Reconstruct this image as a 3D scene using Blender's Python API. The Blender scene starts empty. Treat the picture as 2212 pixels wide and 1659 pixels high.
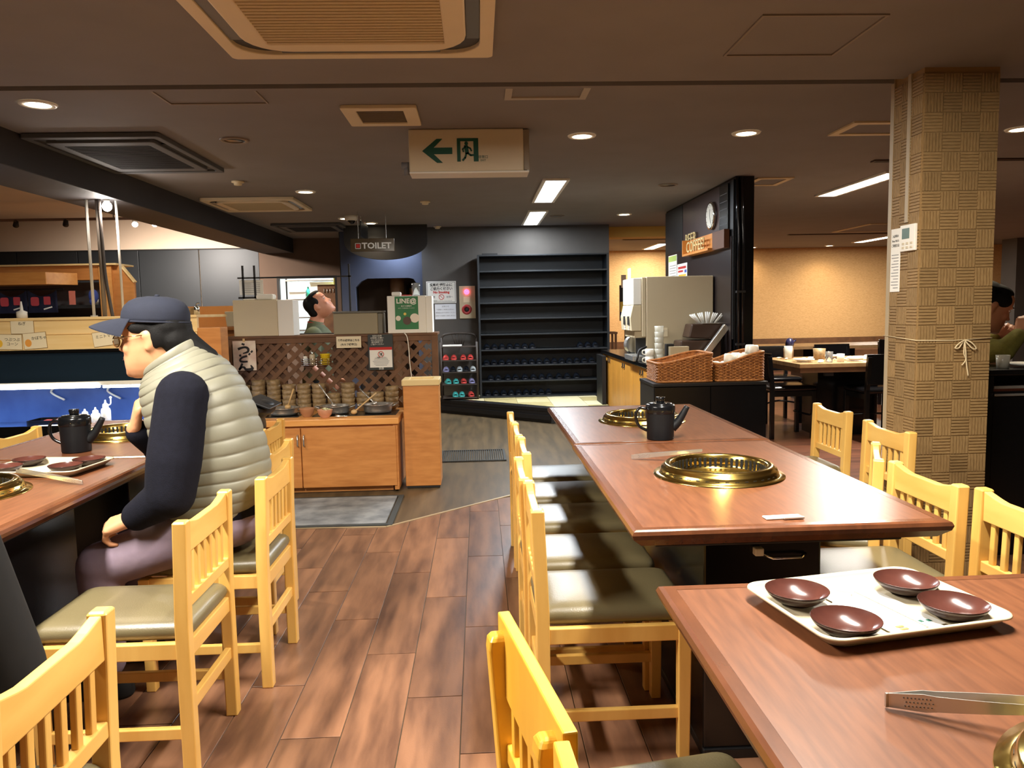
import bpy, bmesh, math, random
from mathutils import Matrix, Vector, Euler
random.seed(7)
R = math.radians
SC = bpy.context.scene
COL = SC.collection

# ------------------------------------------------------------------ camera
FPX = 1680.0
cam_d = bpy.data.cameras.new('camera')
cam_d.sensor_fit = 'HORIZONTAL'; cam_d.sensor_width = 36.0
cam_d.lens = 36.0 * FPX / 2212.0
cam_d.clip_start = 0.05; cam_d.clip_end = 100
cam = bpy.data.objects.new('camera', cam_d); COL.objects.link(cam)
YAW, PITCH, ROLL = 0.041318, 0.096089, 0.020
_f = Vector((math.sin(YAW)*math.cos(PITCH), math.cos(YAW)*math.cos(PITCH), -math.sin(PITCH)))
_r0 = Vector((math.cos(YAW), -math.sin(YAW), 0)); _u0 = _r0.cross(_f)
_r = _r0*math.cos(ROLL) - _u0*math.sin(ROLL); _u = _r0*math.sin(ROLL) + _u0*math.cos(ROLL)
_m = Matrix((_r, _u, -_f)).transposed().to_4x4(); _m.translation = Vector((0, 0, 1.30))
cam.matrix_world = _m
SC.camera = cam

# ------------------------------------------------------------------ world and exposure
wd = bpy.data.worlds.new('world'); SC.world = wd; wd.use_nodes = True
wd.node_tree.nodes['Background'].inputs[0].default_value = (1.0, 0.86, 0.70, 1)
wd.node_tree.nodes['Background'].inputs[1].default_value = 0.0
SC.view_settings.view_transform = 'Standard'; SC.view_settings.look = 'None'
SC.view_settings.gamma = 1.0; SC.view_settings.use_curve_mapping = False
SC.view_settings.exposure = 1.0

# ceiling lamps: (kind, x, y, z, watts, colour); each gets its fixture in the objects below
WARM = (1.0, 0.80, 0.56); NEUT = (1.0, 0.93, 0.82); COOL = (0.86, 0.93, 1.0)
CEIL1, CEIL2, STEPY = 2.32, 2.38, 3.70
TUBES = [  # x, y centre, ceiling height, half length, watts, colour, lit label
    (0.80, 1.95, CEIL1, 0.62, 62, NEUT), (0.68, 7.30, CEIL2, 0.66, 46, COOL),
    (0.69, 9.40, CEIL2, 0.66, 18, COOL), (3.52, 7.15, CEIL2, 0.66, 70, NEUT),
    (6.85, 13.25, CEIL2, 0.62, 50, NEUT), (3.22, 14.05, CEIL2, 0.62, 34, NEUT),
    (-1.55, 1.70, CEIL1, 0.62, 75, NEUT),   # the row of lamps over the left tables, above the picture
]
DOWNS = [  # x, y, lit, watts
    (0.68, 5.01, 1, 34), (1.72, 4.98, 1, 34), (-2.20, 4.15, 1, 75), (-1.515, 7.15, 1, 40),
    (-1.504, 9.2, 1, 26), (1.737, 9.2, 1, 30), (3.484, 4.95, 1, 36), (-1.05, 10.22, 1, 45), (-1.29, 9.72, 1, 14),
    (-1.485, 5.02, 0, 0), (1.724, 7.03, 0, 0), (0.95, 9.25, 0, 0), (3.66, 10.72, 1, 22), (6.70, 14.70, 1, 14), (5.26, 14.82, 1, 14),
]

# ------------------------------------------------------------------ helpers
def lin(c):
    return tuple((x/12.92 if x <= .04045 else ((x+.055)/1.055)**2.4) for x in [v/255.0 for v in c])

MATS = {}
def mat(name, rgb, rough=.5, metal=0.0, var=0.0, vscale=8.0, bump=0.0, bscale=60.0, emit=0.0, trans=0.0,
        alpha=1.0, stretch=None, rgb2=None, coat=0.0, objvar=0.0, spec=None, sheen=0.0):
    if name in MATS: return MATS[name]
    m = bpy.data.materials.new(name); m.use_nodes = True; MATS[name] = m
    nt = m.node_tree; b = nt.nodes['Principled BSDF']
    c = lin(rgb) + (1,)
    b.inputs['Base Color'].default_value = c
    b.inputs['Roughness'].default_value = rough
    b.inputs['Metallic'].default_value = metal
    if spec is not None: b.inputs['Specular IOR Level'].default_value = spec
    if coat: b.inputs['Coat Weight'].default_value = coat; b.inputs['Coat Roughness'].default_value = .12
    if trans: b.inputs['Transmission Weight'].default_value = trans; b.inputs['IOR'].default_value = 1.35
    if sheen: b.inputs['Sheen Weight'].default_value = sheen
    if alpha < 1: b.inputs['Alpha'].default_value = alpha
    if emit:
        b.inputs['Emission Color'].default_value = c; b.inputs['Emission Strength'].default_value = emit
    tc = nt.nodes.new('ShaderNodeTexCoord')
    src = tc.outputs['Object']
    if objvar:
        oi0 = nt.nodes.new('ShaderNodeObjectInfo'); sc0 = nt.nodes.new('ShaderNodeMath'); sc0.operation = 'MULTIPLY'; sc0.inputs[1].default_value = 37.0
        ad0 = nt.nodes.new('ShaderNodeVectorMath'); ad0.operation = 'ADD'
        nt.links.new(oi0.outputs['Random'], sc0.inputs[0]); nt.links.new(src, ad0.inputs[0]); nt.links.new(sc0.outputs[0], ad0.inputs[1]); src = ad0.outputs[0]
    if stretch:
        mp = nt.nodes.new('ShaderNodeMapping'); mp.inputs['Scale'].default_value = stretch
        nt.links.new(src, mp.inputs['Vector']); src = mp.outputs['Vector']
    if var or rgb2 or objvar:
        no = nt.nodes.new('ShaderNodeTexNoise'); no.inputs['Scale'].default_value = vscale; no.inputs['Detail'].default_value = 5
        nt.links.new(src, no.inputs['Vector'])
        ra = nt.nodes.new('ShaderNodeValToRGB')
        c2 = lin(rgb2) + (1,) if rgb2 else tuple(x*(1-var) for x in c[:3]) + (1,)
        ra.color_ramp.elements[0].position = .32; ra.color_ramp.elements[0].color = c2
        ra.color_ramp.elements[1].position = .66; ra.color_ramp.elements[1].color = c
        nt.links.new(no.outputs['Fac'], ra.inputs['Fac'])
        out = ra.outputs['Color']
        if objvar:
            oi = nt.nodes.new('ShaderNodeObjectInfo'); hs = nt.nodes.new('ShaderNodeHueSaturation')
            mr = nt.nodes.new('ShaderNodeMapRange'); mr.inputs['To Min'].default_value = 1-objvar; mr.inputs['To Max'].default_value = 1+objvar
            nt.links.new(oi.outputs['Random'], mr.inputs['Value']); nt.links.new(mr.outputs['Result'], hs.inputs['Value'])
            nt.links.new(out, hs.inputs['Color']); out = hs.outputs['Color']
        nt.links.new(out, b.inputs['Base Color'])
    if bump:
        n2 = nt.nodes.new('ShaderNodeTexNoise'); n2.inputs['Scale'].default_value = bscale; n2.inputs['Detail'].default_value = 3
        nt.links.new(src, n2.inputs['Vector'])
        bp = nt.nodes.new('ShaderNodeBump'); bp.inputs['Strength'].default_value = bump; bp.inputs['Distance'].default_value = .004
        nt.links.new(n2.outputs['Fac'], bp.inputs['Height']); nt.links.new(bp.outputs['Normal'], b.inputs['Normal'])
    return m

class MB:
    """collects verts and faces of one mesh"""
    def __init__(s, M=None): s.v = []; s.f = []; s.M = M or Matrix.Identity(4)
    def _a(s, vs, fs, M=None):
        o = len(s.v); m = s.M @ M if M else s.M
        s.v += [tuple(m @ Vector(p)) for p in vs]; s.f += [tuple(i+o for i in q) for q in fs]
        return s
    def box(s, x0, x1, y0, y1, z0, z1, M=None):
        vs = [(x, y, z) for z in (z0, z1) for y in (y0, y1) for x in (x0, x1)]
        return s._a(vs, [(0,2,3,1),(4,5,7,6),(0,1,5,4),(2,6,7,3),(0,4,6,2),(1,3,7,5)], M)
    def cbox(s, c, sz, M=None):
        return s.box(c[0]-sz[0]/2, c[0]+sz[0]/2, c[1]-sz[1]/2, c[1]+sz[1]/2, c[2]-sz[2]/2, c[2]+sz[2]/2, M)
    def bar(s, p0, p1, w, h, up=(0,0,1)):
        p0, p1 = Vector(p0), Vector(p1); d = p1-p0; L = d.length; d.normalize()
        u = Vector(up); x = d.cross(u)
        if x.length < 1e-5: x = d.cross(Vector((1,0,0)))
        x.normalize(); u = x.cross(d)
        m = Matrix((x, d, u)).transposed().to_4x4(); m.translation = p0
        return s.box(-w/2, w/2, 0, L, -h/2, h/2, m)
    def cyl(s, p0, p1, r0, r1=None, n=14, caps=True):
        r1 = r0 if r1 is None else r1
        p0, p1 = Vector(p0), Vector(p1); d = (p1-p0).normalized()
        a = d.orthogonal().normalized(); b = d.cross(a)
        vs = []
        for p, r in ((p0, r0), (p1, r1)):
            vs += [p + (a*math.cos(t)+b*math.sin(t))*r for t in [2*math.pi*i/n for i in range(n)]]
        fs = [(i, (i+1) % n, n+(i+1) % n, n+i) for i in range(n)]
        if caps: fs += [tuple(range(n-1, -1, -1)), tuple(range(n, 2*n))]
        return s._a(vs, fs)
    def tube(s, pts, r, n=8, closed=False, caps=True):
        pts = [Vector(p) for p in pts]; N = len(pts); rr = r if isinstance(r, (list, tuple)) else [r]*N
        t0 = (pts[1]-pts[0]).normalized(); a = t0.orthogonal().normalized(); vs = []
        for i, p in enumerate(pts):
            if closed: t = (pts[(i+1) % N]-pts[i-1]).normalized()
            else: t = (pts[min(i+1, N-1)]-pts[max(i-1, 0)]).normalized()
            a = (a - t*a.dot(t)); a = a.normalized() if a.length > 1e-6 else t.orthogonal().normalized()
            b = t.cross(a)
            vs += [p+(a*math.cos(q)+b*math.sin(q))*rr[i] for q in [2*math.pi*k/n for k in range(n)]]
        fs = []
        for i in range(N if closed else N-1):
            j = (i+1) % N
            fs += [(i*n+k, i*n+(k+1) % n, j*n+(k+1) % n, j*n+k) for k in range(n)]
        if caps and not closed: fs += [tuple(range(n-1, -1, -1)), tuple(range((N-1)*n, N*n))]
        return s._a(vs, fs)
    def lathe(s, prof, c=(0,0,0), n=28, M=None):
        vs = []; idx = []
        for r, z in prof:
            if r < 1e-6: idx.append([len(vs)]*n); vs.append((c[0], c[1], c[2]+z))
            else:
                idx.append(list(range(len(vs), len(vs)+n)))
                vs += [(c[0]+r*math.cos(2*math.pi*k/n), c[1]+r*math.sin(2*math.pi*k/n), c[2]+z) for k in range(n)]
        fs = []
        for a, b in zip(idx, idx[1:]):
            for k in range(n):
                q = [a[k], a[(k+1) % n], b[(k+1) % n], b[k]]; u = []
                for i in q:
                    if i not in u: u.append(i)
                if len(u) > 2: fs.append(tuple(u))
        return s._a(vs, fs, M)
    def loft(s, rings, closed=True, caps=True, M=None):
        n = len(rings[0]); vs = [p for r in rings for p in r]; fs = []
        for i in range(len(rings)-1):
            for k in range(n if closed else n-1):
                fs.append((i*n+k, i*n+(k+1) % n, (i+1)*n+(k+1) % n, (i+1)*n+k))
        if caps and closed: fs += [tuple(range(n-1, -1, -1)), tuple(range((len(rings)-1)*n, len(rings)*n))]
        return s._a(vs, fs, M)
    def prism(s, poly, d, M=None):
        """poly in the xy plane, from z = 0 to z = d"""
        n = len(poly)
        vs = [(x, y, 0) for x, y in poly]+[(x, y, d) for x, y in poly]
        fs = [(i, (i+1) % n, n+(i+1) % n, n+i) for i in range(n)]+[tuple(range(n-1, -1, -1)), tuple(range(n, 2*n))]
        return s._a(vs, fs, M)
    def ell(s, c, r, M=None, n=16, k=10):
        prof = [(math.sin(math.pi*i/k), -math.cos(math.pi*i/k)) for i in range(k+1)]
        m = Matrix.Translation(c) @ (M or Matrix.Identity(4)) @ Matrix.Diagonal((r[0], r[1], r[2], 1))
        prof[0] = (0, -1); prof[-1] = (0, 1)
        return s.lathe(prof, n=n, M=m)
    def cap(s, p0, p1, r0, r1, n=12):
        """tapered capsule"""
        s.cyl(p0, p1, r0, r1, n, True); s.ell(p0, (r0,)*3, n=n, k=8); s.ell(p1, (r1,)*3, n=n, k=8)
        return s
    def mesh(s, name, smooth=False):
        me = bpy.data.meshes.new(name); me.from_pydata(s.v, [], s.f); me.update()
        bm = bmesh.new(); bm.from_mesh(me); bmesh.ops.recalc_face_normals(bm, faces=bm.faces); bm.to_mesh(me); bm.free()
        if smooth: me.polygons.foreach_set('use_smooth', [True]*len(me.polygons))
        return me

def rootM(o): return Matrix.Translation(o.location) @ o.rotation_euler.to_matrix().to_4x4()

def tag(o, label=None, cat=None, group=None, kind=None):
    if label: o['label'] = label
    if cat: o['category'] = cat
    if group: o['group'] = group
    if kind: o['kind'] = kind
    return o

def thing(name, label, cat, loc=(0,0,0), rz=0.0, group=None):
    o = bpy.data.objects.new(name, None); COL.objects.link(o); o.empty_display_size = .1
    o.location = loc; o.rotation_euler = (0, 0, rz)
    return tag(o, label, cat, group)

def obj(name, mb, m, parent=None, smooth=False, bev=0.0, local=False, seg=2, label=None, cat=None, group=None, kind=None, angle=35):
    """one mesh object; vertices are in world space unless local (then in the parent's space)"""
    me = mb if isinstance(mb, bpy.types.Mesh) else mb.mesh(name, smooth)
    o = bpy.data.objects.new(name, me); COL.objects.link(o)
    if not me.materials: me.materials.append(m)
    if parent is not None:
        o.parent = parent
        if not local:
            top = parent; inv = Matrix.Identity(4)
            while top.parent: top = top.parent
            o.matrix_parent_inverse = rootM(top).inverted() if parent is top else Matrix.Identity(4)
            if parent is not top: o.matrix_parent_inverse = Matrix.Identity(4)
    if bev:
        md = o.modifiers.new('bevel', 'BEVEL'); md.width = bev; md.segments = seg; md.limit_method = 'ANGLE'; md.angle_limit = R(angle)
        if smooth is False and seg > 1:
            pass
    return tag(o, label, cat, group, kind)

def dup(root, loc, rz, label=None, group=None, name=None):
    r = root.copy(); COL.objects.link(r); r.location = loc; r.rotation_euler = (0, 0, rz)
    tag(r, label, None, group)
    def rec(a, b):
        for ch in list(a.children):
            c = ch.copy(); COL.objects.link(c); c.parent = b; rec(ch, c)
    rec(root, r)
    return r

def textmesh(s, size, extr=.0008, align='LEFT', bold=0.0, sx=1.0):
    c = bpy.data.curves.new('lettering', 'FONT'); c.body = s; c.size = size; c.extrude = extr; c.align_x = align; c.offset = bold; c.resolution_u = 2
    o = bpy.data.objects.new('lettering', c); COL.objects.link(o)
    dg = bpy.context.evaluated_depsgraph_get(); dg.update()
    me = bpy.data.meshes.new_from_object(o.evaluated_get(dg)); bpy.data.objects.remove(o); bpy.data.curves.remove(c)
    if sx != 1: me.transform(Matrix.Diagonal((sx, 1, 1, 1)))
    me.materials.clear()
    return me

# matrices that take the text/print plane (x right, y up, z to the viewer) to a wall
def facing_cam(p): m = Matrix(((1,0,0),(0,0,-1),(0,1,0))).to_4x4(); m.translation = Vector(p); return m      # looks towards -Y
def facing_left(p): m = Matrix(((0,0,-1),(-1,0,0),(0,1,0))).to_4x4(); m.translation = Vector(p); return m      # looks towards -X

def lettering(s, size, M, m, parent, align='CENTER', bold=0.0, sx=1.0, label=None):
    me = textmesh(s, size, .0006, align, bold, sx); me.transform(M)
    if parent is not None and parent.parent is None and parent.type == 'EMPTY': pass
    return obj('lettering', me, m, parent, label=label)

def structure(name, mb, m, **k):
    return obj(name, mb, m, kind='structure', **k)

def remeshed(mb, vox, smooth_it=4, fac=.5):
    """one continuous skin from overlapping volumes"""
    me = mb.mesh('tmp'); o = bpy.data.objects.new('tmp', me); COL.objects.link(o)
    r = o.modifiers.new('r', 'REMESH'); r.mode = 'VOXEL'; r.voxel_size = vox
    sm = o.modifiers.new('s', 'SMOOTH'); sm.iterations = smooth_it; sm.factor = fac
    dg = bpy.context.evaluated_depsgraph_get(); dg.update()
    out = bpy.data.meshes.new_from_object(o.evaluated_get(dg)); bpy.data.objects.remove(o)
    out.polygons.foreach_set('use_smooth', [True]*len(out.polygons)); out.materials.clear()
    return out

def crv(pts, k):
    """Catmull-Rom through pts (tuples of any length), k samples per span"""
    out = []; n = len(pts)
    for i in range(n-1):
        p0, p1, p2, p3 = pts[max(i-1, 0)], pts[i], pts[i+1], pts[min(i+2, n-1)]
        for j in range(k):
            t = j/k
            out.append(tuple(.5*((2*b)+(-a+c)*t+(2*a-5*b+4*c-d)*t*t+(-a+3*b-3*c+d)*t**3) for a, b, c, d in zip(p0, p1, p2, p3)))
    out.append(tuple(pts[-1])); return out
# ------------------------------------------------------------------ materials
m_ceil = mat('ceiling_paint', (134, 127, 124), .85, var=.08, vscale=3)
m_ceil_dark = mat('dark_trim_paint', (30, 27, 26), .6, var=.1)
m_beam = mat('beam_paint', (58, 56, 58), .7, var=.1, vscale=3)
m_floor_far = mat('worn_vinyl_floor', (98, 82, 58), .40, rgb2=(70, 60, 44), vscale=3, stretch=(5, .6, 1), bump=.05)
m_floor_right = mat('reddish_board_floor', (124, 76, 54), .35, rgb2=(84, 52, 38), vscale=2.5, stretch=(.7, 6, 1))
m_plank = mat('plank_vinyl', (142, 102, 76), .34, rgb2=(88, 60, 46), vscale=2.2, stretch=(7, 1.1, 7), objvar=.22, bump=.08, bscale=90)
m_wallgrey = mat('grey_wall_paint', (84, 80, 76), .8, var=.12, vscale=4)
m_wallbrown = mat('brown_wall_paint', (110, 90, 76), .8, var=.1, vscale=4)
m_steel_dark = mat('dark_steel_panel', (54, 58, 62), .45, metal=.45, var=.15, vscale=1.2)
m_peach = mat('peach_wall_paint', (228, 208, 186), .8, var=.05, vscale=2)
m_cloth = mat('tan_wall_cloth', (222, 178, 120), .85, rgb2=(204, 158, 100), vscale=30, stretch=(1, 1, 4), bump=.1)
m_neutral = mat('plain_wall_paint', (150, 132, 112), .8, var=.05)
m_black = mat('black_stained_wood', (18, 18, 20), .45, var=.25, vscale=6, stretch=(8, 1, 1))
m_blackgloss = mat('black_lacquer', (12, 12, 14), .22, var=.1)
m_shelf = mat('navy_black_board', (22, 28, 34), .5, var=.15, vscale=3)
m_oak = mat('light_oak', (230, 186, 102), .36, rgb2=(212, 162, 80), vscale=3.0, stretch=(4, 4, .7), bump=.03, objvar=.05)
m_oakx = mat('light_oak_cross', (232, 188, 104), .36, rgb2=(214, 164, 82), vscale=3.0, stretch=(4, .7, 4), bump=.03, objvar=.05)
m_seat = mat('olive_vinyl', (108, 98, 70), .36, var=.08, vscale=6, bump=.12, bscale=260)
m_table = mat('mahogany_laminate', (116, 71, 44), .34, rgb2=(96, 57, 35), vscale=5, stretch=(16, 1.6, 4), bump=.03, bscale=120)
m_tedge = mat('mahogany_edge', (106, 63, 38), .26, rgb2=(88, 51, 31), vscale=5, stretch=(6, 1.5, 4), coat=.3)
m_brass = mat('polished_brass', (222, 190, 104), .18, metal=1.0, var=.12, vscale=14)
m_brass_dk = mat('sooted_brass', (120, 96, 40), .35, metal=.9, var=.3, vscale=20)
m_soot_shade = mat('soot_shade_black', (10, 10, 9), .7)  # soot in the fire bowls, painted shade in the slots, plain black elsewhere
m_steel = mat('brushed_steel', (208, 206, 200), .26, metal=.8, var=.08, vscale=20)
m_chrome = mat('chrome', (226, 226, 224), .1, metal=1.0)
m_pot = mat('black_stoneware', (17, 18, 21), .5, var=.2, vscale=30, spec=.3)
m_potgloss = mat('black_glaze', (14, 15, 17), .2)
m_tray = mat('cream_plastic', (206, 192, 162), .4, var=.04)
m_dish = mat('red_brown_lacquer', (88, 50, 42), .2, rgb2=(74, 42, 36), vscale=20)
m_dishout = mat('dark_lacquer', (48, 30, 26), .25)
m_paper = mat('white_paper', (240, 238, 230), .75)
m_paper2 = mat('cream_paper', (236, 222, 188), .75)
m_ink = mat('black_ink', (26, 24, 24), .7)
m_inkgrey = mat('grey_ink', (120, 120, 124), .7)
m_inkred = mat('red_ink', (196, 44, 36), .7)
m_cream = mat('cream_enamel', (206, 190, 156), .45, var=.04, vscale=4)
m_creamw = mat('white_enamel', (238, 234, 222), .4)
m_acgrey = mat('grey_grille', (44, 46, 50), .85)
m_acpanel = mat('ac_cream_plastic', (226, 208, 172), .5, var=.03)
m_acgrille = mat('ac_beige_mesh', (196, 176, 136), .7, var=.06, vscale=120)
m_counterwood = mat('orange_beech', (206, 140, 76), .42, rgb2=(188, 122, 62), vscale=4, stretch=(1.5, 1.5, 9), bump=.02)
m_countertop = mat('orange_beech_top', (232, 168, 96), .32, rgb2=(218, 150, 80), vscale=4, stretch=(1.2, 9, 9))
m_lattice = mat('brown_lattice_wood', (116, 78, 46), .6, rgb2=(94, 62, 36), vscale=8)
m_yellowwood = mat('yellow_ply', (216, 152, 60), .4, rgb2=(196, 134, 50), vscale=3, stretch=(3, 3, .6))
m_bowl = mat('brown_stoneware', (156, 130, 92), .45, rgb2=(124, 102, 70), vscale=40)
m_glass = mat('clear_glass', (245, 248, 248), .05, trans=.92, spec=.5)
m_lamp = mat('lamp_diffuser', (255, 250, 240), .5, emit=9.0)
m_lampcool = mat('lamp_diffuser_cool', (244, 250, 255), .5, emit=11.0)
m_lampwarm = mat('lamp_bulb_warm', (255, 236, 200), .5, emit=9.0)
m_wicker = mat('wicker', (186, 124, 66), .5, rgb2=(138, 84, 42), vscale=50)
m_skin = mat('skin', (212, 158, 118), .5, rgb2=(202, 144, 104), vscale=10)
m_skin_dk = mat('skin_shaded', (196, 140, 106), .5, rgb2=(184, 124, 94), vscale=10)  # booth man's skin, its tone darkened for his shaded side
m_hair = mat('black_hair', (10, 9, 9), .65, spec=.2, bump=.4, bscale=200, stretch=(4, 4, 1))
m_navy = mat('navy_fleece', (19, 20, 31), .95, var=.25, vscale=60, bump=.3, bscale=300, spec=.2)
m_cap = mat('navy_cotton', (27, 32, 48), .9, var=.1, vscale=30, bump=.1, bscale=300)
m_vest = mat('grey_nylon', (126, 124, 108), .5, var=.06, vscale=8, bump=.15, bscale=40)
m_trouser = mat('mauve_cotton', (136, 120, 134), .85, rgb2=(118, 102, 120), vscale=8, bump=.2, bscale=30)
m_blackcoat = mat('black_coat_cloth', (17, 19, 22), .85, var=.2, vscale=20)

# ------------------------------------------------------------------ floor
fl = structure('floor', MB().box(-8.2, 11.2, -2.7, 15.3, -.12, -.004), m_floor_far)
PW = .185
def strip_y(x):      # the metal strip where the boards end
    if x < -.587: return 4.64 - (x+.587)*.04
    if x < .21: return 4.64 + (x+.587)*(5.36-4.64)/(.797)
    return 5.36
pl_me = {}
def plank(x0, y0, y1l, y1r):
    g = .0016; key = (round(y1l-y0, 3), round(y1r-y0, 3)); 
    if key not in pl_me:
        mb = MB(); h = .0035
        a, b = y1l-y0-2*g, y1r-y0-2*g
        mb.loft([[(g, g, -.006), (PW-g, g, -.006), (PW-g, b, -.006), (g, a, -.006)],
                 [(g, g, -.0006), (PW-g, g, -.0006), (PW-g, b, -.0006), (g, a, -.0006)],
                 [(g+.0008, g+.0008, 0), (PW-g-.0008, g+.0008, 0), (PW-g-.0008, b-.0008, 0), (g+.0008, a-.0008, 0)]])
        pl_me[key] = mb.mesh('plank'); pl_me[key].materials.append(m_plank)
    o = bpy.data.objects.new('plank', pl_me[key]); COL.objects.link(o); o.parent = fl; o.location = (x0, y0, 0)
c0 = .10 - PW*14
for c in range(32):
    x0 = c0 + c*PW; ye_l, ye_r = strip_y(x0), strip_y(x0+PW)
    y = .25 - ((c*.377) % 1)*.92
    while y < min(ye_l, ye_r)-.02:
        e = y+.92
        if e > min(ye_l, ye_r)-.12: plank(x0, y, ye_l, ye_r); break
        plank(x0, y, e, e); y = e
mb = MB()
sp = [(c0, strip_y(c0)), (-.587, 4.64), (.21, 5.36), (c0+32*PW, 5.36)]
for a, b in zip(sp, sp[1:]): mb.bar((a[0], a[1], .001), (b[0], b[1], .001), .016, .007)
structure('trim_1', mb, mat('pale_metal_strip', (190, 172, 140), .4, metal=.4))
structure('floor_right', MB().box(2.4, 11.2, 5.45, 15.3, -.004, .001), m_floor_right)

# raised platform with carpet tiles in front of the shoe shelf
PH = .17
plat = [(-.62, 10.02), (.80, 8.72), (1.485, 8.72), (1.485, 9.36), (1.74, 9.36), (1.74, 10.3), (-.62, 10.3)]
pf = structure('floor_platform', MB().prism(plat, PH-.008), m_black)
def inpoly(x, y): 
    return x < 1.5 and y > 8.86 and (y-10.02)*(1.42)+(x+.62)*1.30 > .13*1.92 and x > -.6 and y < 10.55
m_ct = [mat('carpet_tile_a', (206, 194, 148), .95, bump=.3, bscale=200, var=.08), mat('carpet_tile_b', (178, 166, 116), .95, bump=.3, bscale=200, var=.08),
        mat('carpet_tile_c', (216, 208, 168), .95, bump=.3, bscale=200, var=.08)]
import itertools
def clip(poly, a, b, c):      # keep a x + b y >= c
    out = []
    for i in range(len(poly)):
        p, q = poly[i-1], poly[i]; fp, fq = a*p[0]+b*p[1]-c, a*q[0]+b*q[1]-c
        if (fp >= 0) != (fq >= 0):
            t = fp/(fp-fq); out.append((p[0]+(q[0]-p[0])*t, p[1]+(q[1]-p[1])*t))
        if fq >= 0: out.append(q)
    return out
n_ = math.hypot(1.42, 1.30)
for i, j in itertools.product(range(6), range(6)):
    x0, y0 = -.75+i*.4, 8.55+j*.4
    p = [(x0+.002, y0+.002), (x0+.398, y0+.002), (x0+.398, y0+.398), (x0+.002, y0+.398)]
    p = clip(p, 1.30/n_, 1.42/n_, (1.30*-.62+1.42*10.02)/n_+.14); 
    if p: p = clip(p, 0, 1, 8.86)
    if p: p = clip(p, 0, -1, -10.29)
    if p: p = clip(p, -1, 0, -1.48)
    if p: p = clip(p, 1, 0, -.6)
    if len(p) > 2:
        obj('carpet_tile', MB().prism(p, .010, Matrix.Translation((0, 0, PH-.008))), m_ct[(i*2+j*3+(i*j) % 2) % 3], pf)
# dark kerb boards along the platform's front edge
mb = MB(); e0, e1 = Vector((-.62, 10.02, PH-.02)), Vector((.80, 8.72, PH-.02))
nn = Vector((1.30, 1.42, 0)).normalized()
mb.bar(e0+nn*.06, e1+nn*.06, .13, .045); mb.bar((.78, 8.79, PH-.02), (1.482, 8.79, PH-.02), .13, .045)
structure('trim_2', mb, m_black, bev=.006)
mb = MB(); mb.bar(e0-nn*.012-Vector((0, 0, .09)), e1-nn*.012-Vector((0, 0, .09)), .02, .05)
structure('trim_3', mb, m_black)

# ------------------------------------------------------------------ ceilings
# the lower ceiling ends in an open groove with a thin lip behind it
structure('ceiling_near', MB().box(-8.2, 11.2, -2.7, STEPY-.075, CEIL1, 2.9), m_ceil)
structure('trim_ceiling_step', MB().box(-8.2, 11.2, STEPY-.012, STEPY+.022, CEIL1-.002, 2.9).box(-8.2, 11.2, STEPY-.075, STEPY-.012, 2.50, 2.9), m_ceil)
structure('ceiling', MB().box(-3.05, 11.2, STEPY+.02, 15.3, CEIL2, 2.9), m_ceil)
structure('ceiling_left', MB().box(-8.2, -3.05, STEPY+.02, 6.3, CEIL2, 2.9), m_ceil)
structure('ceiling_left_raised', MB().box(-8.2, -3.05, 6.3, 11.7, 2.72, 2.9), m_peach)
structure('ceiling_beam', MB().box(-3.10, -2.66, STEPY+.02, 11.7, 2.17, 2.70), m_beam, bev=.006)
# access panels and hatch frames in the ceiling
def frame_xy(x0, x1, y0, y1, z, w, t=.006):
    mb = MB()
    mb.box(x0, x1, y0, y0+w, z-t, z); mb.box(x0, x1, y1-w, y1, z-t, z); mb.box(x0, x0+w, y0+w, y1-w, z-t, z); mb.box(x1-w, x1, y0+w, y1-w, z-t, z)
    return mb
m_hatch = mat('hatch_frame_alu', (140, 126, 112), .5, metal=.3)
structure('trim_4', frame_xy(1.03, 1.49, 2.82, 3.27, CEIL1, .010), m_hatch)
structure('trim_5', frame_xy(.16, .58, 3.74, 4.13, CEIL2, .035, .008), mat('hatch_frame_pale', (176, 162, 144), .5))
structure('trim_6', frame_xy(-1.55, -1.05, 3.76, 4.17, CEIL2, .010), m_hatch)

# ------------------------------------------------------------------ walls
structure('wall_back', MB().box(-.72, 1.74, 10.30, 10.45, 0, CEIL2+.05), m_wallgrey)
# wall with the arched toilet niche
def arch_wall():
    mb = MB(); y0, y1 = 10.35, 10.45
    x0, x1 = -1.78, -.70
    # band above the opening, its lower edge flat; opening between -1.62 and -.80
    mb.box(x0, -1.60, y0, y1, 0, CEIL2+.02); mb.box(-.80, x1, y0, y1, 0, CEIL2+.02)
    pts = [(-1.60, 1.62), (-1.52, 1.70), (-1.44, 1.735), (-.90, 1.735), (-.84, 1.72), (-.80, 1.66)]
    poly = pts+[(-.80, CEIL2+.02), (-1.60, CEIL2+.02)]
    m = Matrix(((1,0,0,0),(0,0,1,y0),(0,1,0,0),(0,0,0,1)))
    mb.prism(poly, y1-y0, m); return mb
structure('wall_toilet', arch_wall(), mat('blue_grey_wall_paint', (74, 80, 100), .75, var=.08))
structure('wall_niche', MB().box(-1.95, -.55, 11.6, 11.7, 0, CEIL2), m_wallbrown)
structure('wall_niche_side', MB().box(-.62, -.55, 10.45, 11.6, 0, CEIL2), m_wallgrey)
obj('round_column', MB().cyl((-1.12, 11.0, 0), (-1.12, 11.0, CEIL2-.001), .10, n=24), mat('tan_column', (150, 112, 80), .6), smooth=True, bev=.004,
    label='round tan pillar standing inside the toilet niche', cat='pillar')
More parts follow.
